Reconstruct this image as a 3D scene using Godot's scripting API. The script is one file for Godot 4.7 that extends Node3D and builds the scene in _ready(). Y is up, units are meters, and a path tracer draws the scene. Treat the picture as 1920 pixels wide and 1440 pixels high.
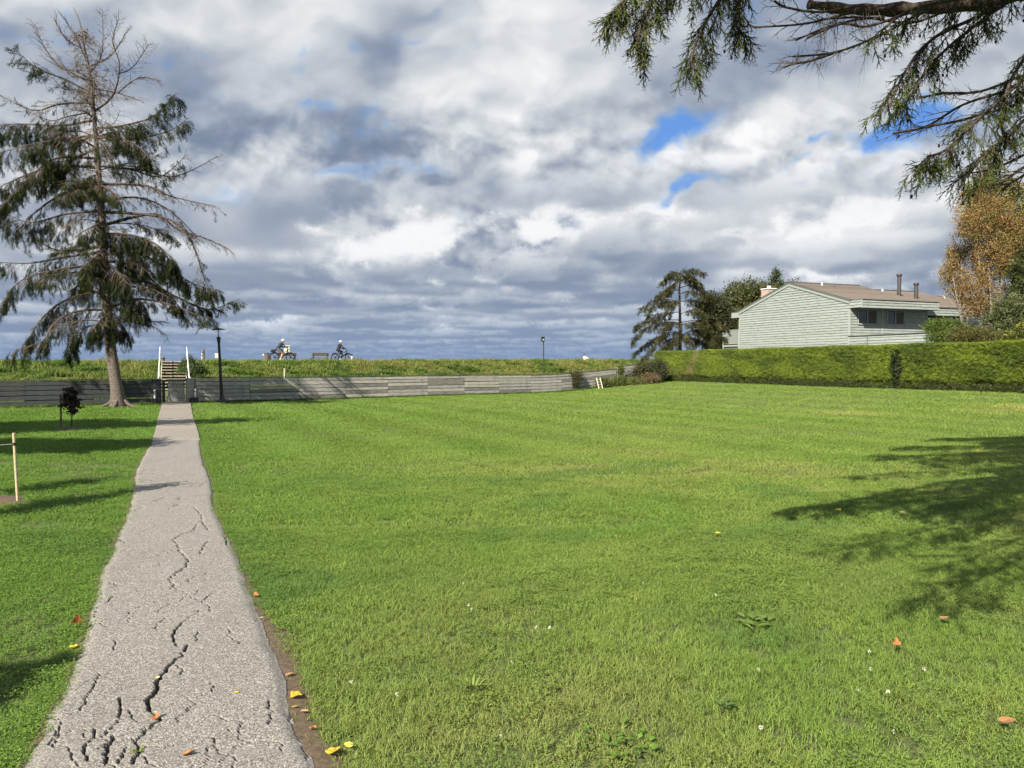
extends Node3D
# A lawn behind a sea dyke: asphalt path, board fence and gate, spruce, clipped hedge, sided house, cyclists on the dyke trail.
# Units are metres, y up. The camera stands at the origin, 1.6 m up, looking along -z; ground points are written as (x right, z away).

const EYE := 1.6
const SUN_AZIMUTH := 30.5      # degrees right of straight ahead, the way the light travels
const SUN_HEIGHT := 37.0
var M := {}
var rng := RandomNumberGenerator.new()
var taken := {}

func _ready() -> void:
	rng.seed = 20240917
	var cam := Camera3D.new()
	cam.name = "camera"
	add_child(cam)
	cam.position = Vector3(0, EYE, 0)
	cam.rotation_degrees.x = -1.39
	cam.fov = 53.13
	cam.near = 0.05
	cam.far = 6000.0
	cam.current = true
	var we := WorldEnvironment.new()
	we.name = "world_environment"
	var env := Environment.new()
	env.tonemap_mode = Environment.TONE_MAPPER_LINEAR
	env.tonemap_exposure = 2.2
	env.background_mode = Environment.BG_SKY
	env.background_energy_multiplier = 0.455
	env.sdfgi_enabled = true
	env.ssao_enabled = true
	env.ssil_enabled = true
	var sky := Sky.new()
	var pan := PanoramaSkyMaterial.new()
	pan.panorama = cloudy_sky()
	pan.filter = true
	sky.sky_material = pan
	env.sky = sky
	we.environment = env
	add_child(we)
	var sun := DirectionalLight3D.new()
	sun.name = "sun"
	sun.light_energy = 1.6
	sun.light_color = Color(1.0, 0.95, 0.87)
	sun.light_angular_distance = 0.5
	sun.shadow_enabled = true
	sun.sky_mode = DirectionalLight3D.SKY_MODE_LIGHT_ONLY
	add_child(sun)
	var a := deg_to_rad(SUN_AZIMUTH)
	var e := deg_to_rad(SUN_HEIGHT)
	var travel := Vector3(sin(a) * cos(e), -sin(e), -cos(a) * cos(e))
	sun.look_at_from_position(Vector3.ZERO, travel, Vector3.UP)
	build_all()

# ---------------------------------------------------------------- sky
var sky_warp: FastNoiseLite
var sky_puff: FastNoiseLite
var sky_fine: FastNoiseLite
var sky_edge: FastNoiseLite
# brighter and darker masses of cloud: centre x, y, half width, half height, turn in degrees, lift (in 1/1440 of the distance)
var CLOUDS := [
	[880, 130, 150, 110, -14, 0.26], [1020, 60, 200, 90, 0, 0.16], [700, 90, 50, 150, 12, -0.16], [960, 225, 200, 26, -4, -0.12], [560, 110, 90, 170, 15, 0.20], [450, 170, 80, 60, 0, 0.12],
	[250, 40, 260, 60, 0, 0.08], [330, 150, 120, 60, 10, -0.12], [600, 255, 210, 45, 6, -0.30], [450, 260, 120, 45, -10, -0.22], [1120, 235, 150, 55, 10, -0.22], [1150, 60, 120, 80, 0, -0.06],
	[1400, 150, 170, 60, -20, -0.20], [1500, 60, 280, 80, 0, -0.02], [1420, 235, 190, 42, -22, 0.14], [330, 260, 140, 60, 0, -0.08], [80, 200, 160, 120, 0, 0.0],
	[965, 300, 42, 62, 12, 0.42], [765, 350, 62, 24, -8, 0.34], [1120, 345, 190, 55, -18, 0.27], [1240, 360, 60, 40, -20, 0.15], [1390, 370, 130, 55, -12, 0.34],
	[1570, 330, 140, 62, -20, 0.42], [1690, 330, 90, 55, 15, 0.32], [1520, 455, 260, 34, -14, 0.30], [1720, 440, 130, 45, -12, 0.24], [1330, 465, 100, 14, 0, 0.24],
	[1480, 415, 150, 16, -16, -0.08], [1400, 446, 150, 12, -8, -0.14], [1700, 372, 120, 16, -24, -0.08], [430, 415, 60, 42, 0, 0.32], [520, 480, 140, 42, 0, 0.20], [720, 440, 160, 50, -6, 0.17],
	[640, 505, 170, 22, 2, -0.18], [830, 515, 200, 20, 2, -0.34], [1010, 470, 170, 34, -8, -0.38], [1230, 500, 110, 30, 0, -0.20], [1190, 490, 60, 26, -25, 0.30],
	[740, 540, 240, 12, 0, 0.12], [700, 563, 260, 12, 1, -0.20], [620, 585, 120, 10, 0, 0.26], [920, 582, 90, 16, -20, 0.16], [930, 577, 100, 14, 0, -0.12], [1170, 560, 180, 14, 0, -0.14],
	[960, 606, 60, 9, -12, 0.20], [1130, 590, 70, 12, 0, 0.14], [1180, 625, 60, 6, 0, 0.34], [1010, 650, 300, 14, 0, -0.06], [1640, 545, 190, 40, 0, -0.42], [1500, 505, 160, 22, 0, 0.16],
	[300, 420, 200, 70, 0, 0.06], [100, 470, 160, 60, 0, 0.18], [80, 580, 200, 40, 0, -0.06], [1850, 300, 90, 60, 0, 0.25]]
# gaps of clear blue: centre, half sizes, turn, depth
var GAPS := [
	[1235, 262, 72, 34, -14, 1.25], [1290, 354, 80, 17, -24, 1.0], [1715, 228, 62, 36, -14, 1.2], [1660, 262, 40, 26, -30, 0.8], [1530, 262, 40, 9, -10, 0.7], [1480, 305, 44, 10, -25, 0.6],
	[432, 375, 70, 22, 8, 0.95], [585, 208, 50, 15, 0, 0.55], [800, 318, 50, 16, 0, 0.42], [690, 215, 36, 18, 0, 0.40], [1300, 215, 70, 24, -10, 0.55], [640, 325, 60, 18, 0, 0.35], [230, 450, 60, 20, 0, 0.7], [60, 520, 90, 20, 0, 0.5], [1120, 130, 40, 36, 20, 0.30]]

func bump(list: Array, x: float, y: float) -> float:
	var s := 0.0
	for b in list:
		var dx: float = x - b[0]
		var dy: float = y - b[1]
		if absf(dx) > 2.6 * (b[2] + b[3]) or absf(dy) > 2.6 * (b[2] + b[3]):
			continue
		var c: float = b[6]
		var n: float = b[7]
		var u: float = (dx * c + dy * n) / b[2]
		var v: float = (dy * c - dx * n) / b[3]
		s += b[5] * exp(-u * u - v * v)
	return s

func cloud_mass(x: float, y: float, z: float, push: float) -> float:
	# how much cloud there is at a place in the layer (kilometres): wide cells, flat below, heaped and billowing above
	var t := (y - 0.9) / 0.8
	var d := sky_warp.get_noise_2d(x, z) * 1.15 + push - 0.62 * t * t - 0.30 * t
	if d < -0.55:
		return -1.0
	d += 0.85 * sky_puff.get_noise_3d(x, y * 1.35, z)
	return minf(d, t * 7.0)

func sky_tone(lum: float) -> Color:
	var c := Color8(100, 118, 146).lerp(Color8(146, 158, 178), clampf(lum / 0.28, 0, 1))
	c = c.lerp(Color8(189, 196, 205), clampf((lum - 0.28) / 0.26, 0, 1))
	c = c.lerp(Color8(222, 225, 229), clampf((lum - 0.54) / 0.24, 0, 1))
	return c.lerp(Color8(252, 252, 253), clampf((lum - 0.78) / 0.26, 0, 1))

func sky_color(az: float, el: float) -> Color:
	var q := clampf(az, -0.9, 0.9)
	var x := 960.0 + 1440.0 * (tan(q) + (az - q) * 1.4)
	var h := 1440.0 * tan(minf(el, 1.0)) / cos(q) + maxf(0.0, el - 1.0) * 1400.0
	var y := 685.0 - h
	var high := smoothstep(255.0, 410.0, h)          # the soft ragged deck overhead
	var ws := 40.0
	var wx := sky_edge.get_noise_2d(x, y * 1.4) * ws
	var wy := sky_edge.get_noise_2d(x + 5000.0, y * 1.4) * ws * 0.8
	var ax := x + wx
	var ay := y + wy
	var gap := bump(GAPS, ax, ay)
	if h > 780.0 or absf(az) > 0.8:
		gap += 0.2
	var lift := bump(CLOUDS, ax, ay)
	# behind everything: clear blue, mostly veiled by a thin grey sheet
	var blue := Color8(138, 180, 240).lerp(Color8(92, 148, 230), clampf(h / 520.0, 0, 1))
	var wisp := sky_fine.get_noise_2d(x * 0.7 + wx, y * 1.1 + wy)
	var s := sky_edge.get_noise_2d(x * 0.42 + wx * 0.4, y * 0.62 + wy * 0.4 + 900.0)
	var s2 := sky_edge.get_noise_2d(x * 0.42 + wx * 0.4 + 14.0, y * 0.62 + wy * 0.4 + 924.0)
	var hx := (x + wx * 0.5) / 150.0
	var hy := (y + wy * 0.5) / 115.0
	var puffs := (sky_puff.get_noise_3d(hx, hy, 3.0) - sky_puff.get_noise_3d(hx + 0.07, hy + 0.16, 3.0)) * 2.2 + 0.5 * sky_puff.get_noise_3d(hx, hy, 3.0)
	var sheet := 0.54 + s * 0.34 + (s - s2) * 0.36 + lift + 0.05 * wisp + 0.22 * puffs * (1.0 - smoothstep(380.0, 560.0, h))
	if sheet < 0.34:
		sheet = 0.34 - 0.26 * (1.0 - exp(-(0.34 - sheet) / 0.26))
	var open := smoothstep(0.10, 1.05, gap - 0.40 * s + 0.32 * wisp + 0.16 * puffs)
	var c := sky_tone(sheet).lerp(blue, clampf(open * (0.70 + 0.22 * open), 0.0, 0.90))
	# the broken cumulus layer, walked through from near to far
	if high < 1.0:
		var e := maxf(el, 0.0) + 0.012
		var dx := sin(az) * cos(e)
		var dy := sin(e)
		var dz := cos(az) * cos(e)
		var t := 0.9 / dy
		var t1 := minf(1.75 / dy, t + 9.0)
		t += 0.1 * absf(fmod(sin(x * 12.9898 + y * 78.233) * 43758.5453, 1.0))
		var push := 0.17 + 1.05 * clampf(lift, -0.22, 0.5) - 0.85 * gap
		var through := 1.0
		var sum := 0.0
		while t < t1 and through > 0.04:
			var px := dx * t
			var py := dy * t
			var pz := dz * t
			var d := cloud_mass(px, py, pz, push)
			var step := 0.075 + 0.013 * t
			if d > 0.0:
				var dl := cloud_mass(px - 0.085, py + 0.12, pz - 0.15, push)
				var up := clampf((py - 0.9) / 0.55, 0.0, 1.0)
				var lit := 0.22 + 0.30 * up + 0.95 * exp(-5.0 * maxf(dl, 0.0)) * (0.30 + 0.70 * up)
				var a := 1.0 - exp(-minf(d, 0.5) * step * 34.0)
				sum += through * a * lit
				through *= 1.0 - a
			elif d < -0.9:
				step *= 1.6
			t += step
		if through < 0.999:
			var lum := sum / (1.0 - through) + 0.70 * lift
			if lum < 0.30:
				lum = 0.30 - 0.22 * (1.0 - exp(-(0.30 - lum) / 0.22))
			c = c.lerp(sky_tone(lum), (1.0 - through) * (1.0 - high))
	return c.lerp(Color8(124, 152, 194), clampf(0.80 * exp(-h / 70.0), 0, 1))

func cloudy_sky() -> ImageTexture:
	sky_edge = fnoise(71, 1.0 / 210.0, 4)
	sky_warp = fnoise(52, 0.34, 2)
	sky_puff = fnoise(12, 1.25, 5)
	sky_puff.fractal_gain = 0.55
	sky_fine = fnoise(5, 1.0 / 34.0, 4)
	for list in [CLOUDS, GAPS]:
		for b in list:
			b.append(cos(deg_to_rad(b[4])))
			b.append(sin(deg_to_rad(b[4])))
	var w := 4096
	var hgt := 2048
	# the sky away from the view is smooth and computed coarsely, the part in view at full size
	var im := Image.create(w / 8, hgt / 8, false, Image.FORMAT_RGB8)
	im.fill(Color8(120, 135, 140))
	for j in hgt / 16 + 1:
		for i in w / 8:
			im.set_pixel(i, j, sky_color(wrapf((i + 0.5) / (w / 8.0) * TAU, -PI, PI), maxf(0.0, (0.5 - (j + 0.5) / (hgt / 8.0)) * PI)))
	im.resize(w, hgt, Image.INTERPOLATE_BILINEAR)
	for j in range(630, 1030):
		for i in range(-480, 480):
			im.set_pixel(posmod(i, w), j, sky_color((i + 0.5) / w * TAU, maxf(0.0, (0.5 - (j + 0.5) / hgt) * PI)))
	return ImageTexture.create_from_image(im)

func fnoise(s: int, freq: float, oct: int, type := FastNoiseLite.TYPE_SIMPLEX_SMOOTH) -> FastNoiseLite:
	var n := FastNoiseLite.new()
	n.seed = s
	n.frequency = freq
	n.noise_type = type
	n.fractal_type = FastNoiseLite.FRACTAL_FBM
	n.fractal_octaves = oct
	return n

# ---------------------------------------------------------------- helpers
class Shape:
	# collects triangles and commits them as one named mesh
	var v := PackedVector3Array()
	var n := PackedVector3Array()
	var t := PackedVector2Array()
	var c := PackedColorArray()
	var i := PackedInt32Array()
	var tint := Color.WHITE
	func put(p: Vector3, nn: Vector3, uv := Vector2.ZERO) -> int:
		v.append(p)
		n.append(nn)
		t.append(uv)
		c.append(tint)
		return v.size() - 1
	func quad(a: Vector3, b: Vector3, d: Vector3, e: Vector3) -> void:   # anticlockwise seen from its front
		var nn := (b - a).cross(e - a)
		if nn.length_squared() < 1e-14:
			nn = (d - b).cross(e - b)
		nn = nn.normalized()
		var k := put(a, nn, Vector2(0, 0))
		put(b, nn, Vector2(1, 0))
		put(d, nn, Vector2(1, 1))
		put(e, nn, Vector2(0, 1))
		i.append_array(PackedInt32Array([k, k + 2, k + 1, k, k + 3, k + 2]))
	func tri(a: Vector3, b: Vector3, d: Vector3) -> void:
		var nn := (b - a).cross(d - a).normalized()
		var k := put(a, nn, Vector2(0, 0))
		put(b, nn, Vector2(1, 0))
		put(d, nn, Vector2(0.5, 1))
		i.append_array(PackedInt32Array([k, k + 2, k + 1]))
	func box(at: Vector3, size: Vector3, turn := Basis.IDENTITY, bevel := 0.0) -> void:
		var h := size / 2
		if bevel <= 0.0:
			for ax in 3:
				for s in [-1.0, 1.0]:
					var nn := Vector3.ZERO
					nn[ax] = s
					var u := Vector3.ZERO
					u[(ax + 1) % 3] = h[(ax + 1) % 3]
					var w := Vector3.ZERO
					w[(ax + 2) % 3] = h[(ax + 2) % 3] * s
					var o := nn * h[ax]
					quad(at + turn * (o - u - w), at + turn * (o + u - w), at + turn * (o + u + w), at + turn * (o - u + w))
			return
		# a box with its twelve edges cut: faces, edge strips and corner triangles
		var q := func(ax: int, sx: float, sy: float, sz: float) -> Vector3:
			var p := Vector3(sx * h.x, sy * h.y, sz * h.z)
			var sg := Vector3(sx, sy, sz)
			for k in 3:
				if k != ax:
					p[k] -= sg[k] * bevel
			return at + turn * p
		for ax in 3:
			for s in [-1.0, 1.0]:
				var pts := []
				for m in [[-1.0, -1.0], [1.0, -1.0], [1.0, 1.0], [-1.0, 1.0]]:
					var sg := Vector3.ZERO
					sg[ax] = s
					sg[(ax + 1) % 3] = m[0]
					sg[(ax + 2) % 3] = m[1] * s
					pts.append(q.call(ax, sg.x, sg.y, sg.z))
				quad(pts[0], pts[1], pts[2], pts[3])
		for ax in 3:
			var a1 := (ax + 1) % 3
			var a2 := (ax + 2) % 3
			for s1 in [-1.0, 1.0]:
				for s2 in [-1.0, 1.0]:
					var lo := Vector3.ZERO
					lo[ax] = -1.0
					lo[a1] = s1
					lo[a2] = s2
					var hi := lo
					hi[ax] = 1.0
					var p1: Vector3 = q.call(a1, lo.x, lo.y, lo.z)
					var p2: Vector3 = q.call(a1, hi.x, hi.y, hi.z)
					var p3: Vector3 = q.call(a2, hi.x, hi.y, hi.z)
					var p4: Vector3 = q.call(a2, lo.x, lo.y, lo.z)
					if s1 * s2 > 0:
						quad(p1, p4, p3, p2)
					else:
						quad(p1, p2, p3, p4)
		for sx in [-1.0, 1.0]:
			for sy in [-1.0, 1.0]:
				for sz in [-1.0, 1.0]:
					var p1: Vector3 = q.call(0, sx, sy, sz)
					var p2: Vector3 = q.call(1, sx, sy, sz)
					var p3: Vector3 = q.call(2, sx, sy, sz)
					if sx * sy * sz > 0:
						tri(p1, p2, p3)
					else:
						tri(p1, p3, p2)
	func tube(p: PackedVector3Array, r: PackedFloat32Array, sides := 8, cap := true, wob := 0.0, rg: RandomNumberGenerator = null) -> void:
		var first := v.size()
		var side := Vector3.RIGHT
		var far := 0.0
		for k in p.size():
			var d := (p[mini(k + 1, p.size() - 1)] - p[maxi(k - 1, 0)]).normalized()
			if k > 0:
				far += p[k].distance_to(p[k - 1])
			if absf(side.dot(d)) > 0.95:
				side = Vector3.FORWARD if absf(d.z) < 0.8 else Vector3.UP
			side = (side - d * side.dot(d)).normalized()
			var up := d.cross(side)
			for s in sides + 1:
				var a := TAU * (s % sides) / sides
				var o := side * cos(a) + up * sin(a)
				var rr := r[k]
				if wob > 0.0 and s < sides:
					rr *= 1.0 + rg.randf_range(-wob, wob)
				if s == sides:
					put(v[v.size() - sides], o, Vector2(float(s) / sides, far))
				else:
					put(p[k] + o * rr, o, Vector2(float(s) / sides, far))
		for k in p.size() - 1:
			for s in sides:
				var a := first + k * (sides + 1) + s
				var b := a + sides + 1
				i.append_array(PackedInt32Array([a, b + 1, a + 1, a, b, b + 1]))
		if cap:
			for e in [0, p.size() - 1]:
				var d := (p[0] - p[1]) if e == 0 else (p[e] - p[e - 1])
				d = d.normalized()
				var k := put(p[e], d, Vector2.ZERO)
				for s in sides:
					put(v[first + e * (sides + 1) + s], d, Vector2.ZERO)
				for s in sides:
					var b := k + 1 + s
					var b2 := k + 1 + (s + 1) % sides
					if e == 0:
						i.append_array(PackedInt32Array([k, b, b2]))
					else:
						i.append_array(PackedInt32Array([k, b2, b]))
	func rod(a: Vector3, b: Vector3, r: float, sides := 8, r2 := -1.0) -> void:
		tube(PackedVector3Array([a, b]), PackedFloat32Array([r, r if r2 < 0.0 else r2]), sides)
	func lathe(profile: Array, at: Vector3, sides := 16, turn := Basis.IDENTITY) -> void:   # profile: [radius, height] from the bottom up
		var first := v.size()
		for k in profile.size():
			var d := Vector2(profile[mini(k + 1, profile.size() - 1)][0] - profile[maxi(k - 1, 0)][0], profile[mini(k + 1, profile.size() - 1)][1] - profile[maxi(k - 1, 0)][1]).normalized()
			for s in sides + 1:
				var a := TAU * (s % sides) / sides
				var o := Vector3(cos(a), 0, -sin(a))
				put(at + turn * (o * profile[k][0] + Vector3.UP * profile[k][1]), turn * (o * d.y - Vector3.UP * d.x).normalized(), Vector2(float(s) / sides, profile[k][1]))
		for k in profile.size() - 1:
			for s in sides:
				var a := first + k * (sides + 1) + s
				var b := a + sides + 1
				i.append_array(PackedInt32Array([a, b, a + 1, a + 1, b, b + 1]))
	func ball(at: Vector3, r: Vector3, seg := 10, turn := Basis.IDENTITY) -> void:
		var first := v.size()
		for k in seg / 2 + 1:
			var e := -PI / 2 + PI * k / (seg / 2)
			for s in seg + 1:
				var a := TAU * (s % seg) / seg
				var o := Vector3(cos(a) * cos(e), sin(e), -sin(a) * cos(e))
				put(at + turn * (o * r), turn * (o / r).normalized(), Vector2(float(s) / seg, float(k) / seg))
		for k in seg / 2:
			for s in seg:
				var a := first + k * (seg + 1) + s
				var b := a + seg + 1
				i.append_array(PackedInt32Array([a, b, a + 1, a + 1, b, b + 1]))
	func blade(at: Vector3, tip: Vector3, bend: Vector3, w: Vector3) -> void:   # a tapered strip bent over at its middle
		var m := (at + tip) / 2 + bend
		var nn := w.cross(tip - at).normalized()
		var k := put(at - w, nn)
		put(at + w, nn)
		put(m - w * 0.8, nn)
		put(m + w * 0.8, nn)
		put(tip, nn)
		i.append_array(PackedInt32Array([k, k + 3, k + 1, k, k + 2, k + 3, k + 2, k + 4, k + 3]))
	func leaf(at: Vector3, along: Vector3, across: Vector3, fold := 0.2) -> void:   # a folded rhomb of six corners
		var nn := across.cross(along).normalized()
		var up := nn * across.length() * fold
		var k := put(at, nn)
		put(at + along * 0.4 + across + up, (nn - across.normalized() * fold).normalized())
		put(at + along, nn)
		put(at + along * 0.4 - across + up, (nn + across.normalized() * fold).normalized())
		i.append_array(PackedInt32Array([k, k + 2, k + 1, k, k + 3, k + 2]))
	func mesh() -> ArrayMesh:
		var a := []
		a.resize(Mesh.ARRAY_MAX)
		a[Mesh.ARRAY_VERTEX] = v
		a[Mesh.ARRAY_NORMAL] = n
		a[Mesh.ARRAY_TEX_UV] = t
		a[Mesh.ARRAY_COLOR] = c
		a[Mesh.ARRAY_INDEX] = i
		var m := ArrayMesh.new()
		m.add_surface_from_arrays(Mesh.PRIMITIVE_TRIANGLES, a)
		return m

func numbered(called: String) -> String:
	var k: int = taken.get(called, 0)
	taken[called] = k + 1
	return called if k == 0 else "%s_%03d" % [called, k]

func build(called: String, s, m: Material, parent: Node = self, at := Transform3D.IDENTITY) -> MeshInstance3D:
	var o := MeshInstance3D.new()
	o.name = numbered(called) if parent == self else called
	o.mesh = s.mesh() if s is Shape else s
	o.material_override = m
	o.transform = at
	parent.add_child(o, true)
	return o

func tag(o: Node, label: String, category: String, group := "", kind := "") -> Node:
	if label: o.set_meta("label", label)
	if category: o.set_meta("category", category)
	if group: o.set_meta("group", group)
	if kind: o.set_meta("kind", kind)
	return o

func thing(called: String, label: String, category: String, at := Vector3.ZERO, turn := 0.0, group := "") -> Node3D:
	var o := Node3D.new()
	o.name = numbered(called)
	o.position = at
	o.rotation.y = turn
	add_child(o, true)
	tag(o, label, category, group)
	return o

func scatter(called: String, m: Mesh, mat: Material, where: Array, tints: Array, parent: Node = self) -> MultiMeshInstance3D:
	var mm := MultiMesh.new()
	mm.transform_format = MultiMesh.TRANSFORM_3D
	mm.use_colors = tints.size() > 0
	mm.mesh = m
	mm.instance_count = where.size()
	for k in where.size():
		mm.set_instance_transform(k, where[k])
		if tints:
			mm.set_instance_color(k, tints[k])
	var o := MultiMeshInstance3D.new()
	o.name = numbered(called) if parent == self else called
	o.multimesh = mm
	o.material_override = mat
	parent.add_child(o, true)
	o.set_meta("kind", "stuff")
	return o

func rand_basis(size: float, tilt := PI) -> Basis:
	return Basis(Vector3.UP, rng.randf() * TAU) * Basis(Vector3.RIGHT, rng.randf_range(-tilt, tilt)) * Basis(Vector3.UP, rng.randf() * TAU) * Basis.from_scale(Vector3.ONE * size)

func shade(c: Color, spread: float) -> Color:
	var k := 1.0 + rng.randf_range(-spread, spread)
	return Color(c.r * k * (1.0 + rng.randf_range(-spread, spread) * 0.35), c.g * k, c.b * k * (1.0 + rng.randf_range(-spread, spread) * 0.35))

func curve_points(pts: Array, per: int) -> PackedVector3Array:   # a smooth line through the given points
	var out := PackedVector3Array()
	for k in pts.size() - 1:
		var a: Vector3 = pts[maxi(k - 1, 0)]
		var b: Vector3 = pts[k]
		var c: Vector3 = pts[k + 1]
		var d: Vector3 = pts[mini(k + 2, pts.size() - 1)]
		for j in per:
			out.append(b.cubic_interpolate(c, a, d, float(j) / per))
	out.append(pts[-1])
	return out

# the land: the lawn is level and swells by half a metre towards the hedge on the right
func ground(x: float, z: float) -> float:
	var d := 0.92 * x + 0.39 * z
	return 0.53 * smoothstep(18.0, 31.0, d) + 0.03 * sin(x * 0.31 + 1.0) * sin(z * 0.23)

func on(x: float, z: float, up := 0.0) -> Vector3:
	return Vector3(x, ground(x, z) + up, -z)

# where the sight line through a spot of the 1920 x 1440 photograph meets the height or the distance given; used once, to survey the place
func sight(px: float, py: float, z: float) -> Vector3:
	return Vector3((px - 960.0) / 1440.0 * z, EYE + (685.0 - py) / 1440.0 * z, -z)

func foot(px: float, py: float) -> Vector3:
	var z := 1440.0 * EYE / (py - 685.0)
	for k in 8:
		var x := (px - 960.0) / 1440.0 * z
		z = lerpf(z, 1440.0 * (EYE - ground(x, z)) / (py - 685.0), 0.7)
	var xx := (px - 960.0) / 1440.0 * z
	return on(xx, z)

# ---------------------------------------------------------------- materials
func lin(r: float, g: float, b: float) -> Color:
	return Color(r, g, b).linear_to_srgb()

func noise_tex(s: int, freq: float, oct: int, ramp: Array, size := 512, type := FastNoiseLite.TYPE_SIMPLEX_SMOOTH) -> NoiseTexture2D:
	var t := NoiseTexture2D.new()
	t.width = size
	t.height = size
	t.seamless = true
	t.noise = fnoise(s, freq, oct, type)
	if ramp:
		var g := Gradient.new()
		g.offsets = PackedFloat32Array(range(ramp.size()).map(func(k): return float(k) / (ramp.size() - 1)))
		g.colors = PackedColorArray(ramp)
		t.color_ramp = g
	return t

func plain(called: String, c: Color, rough := 0.8, spec := 0.5) -> StandardMaterial3D:
	var m := StandardMaterial3D.new()
	m.resource_name = called
	m.albedo_color = c
	m.roughness = rough
	m.metallic_specular = spec
	M[called] = m
	return m

func grained(called: String, tex: Texture2D, scale: Vector3, rough := 0.85, relief := 0.0, height: Texture2D = null, world := false) -> StandardMaterial3D:
	var m := plain(called, Color.WHITE, rough)
	m.albedo_texture = tex
	m.uv1_triplanar = true
	m.uv1_world_triplanar = world
	m.uv1_scale = scale
	if relief > 0.0:
		m.heightmap_enabled = true
		m.heightmap_scale = relief
		m.heightmap_texture = height if height else tex
	return m

func leafy(called: String, rough := 0.55, through := 0.35) -> StandardMaterial3D:   # leaves and blades: colour from the vertices, light passes through
	var m := plain(called, Color.WHITE, rough, 0.35)
	m.vertex_color_use_as_albedo = true
	m.cull_mode = BaseMaterial3D.CULL_DISABLED
	if through > 0.0:
		m.backlight_enabled = true
		m.backlight = Color(through, through, through).linear_to_srgb()
	return m

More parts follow.
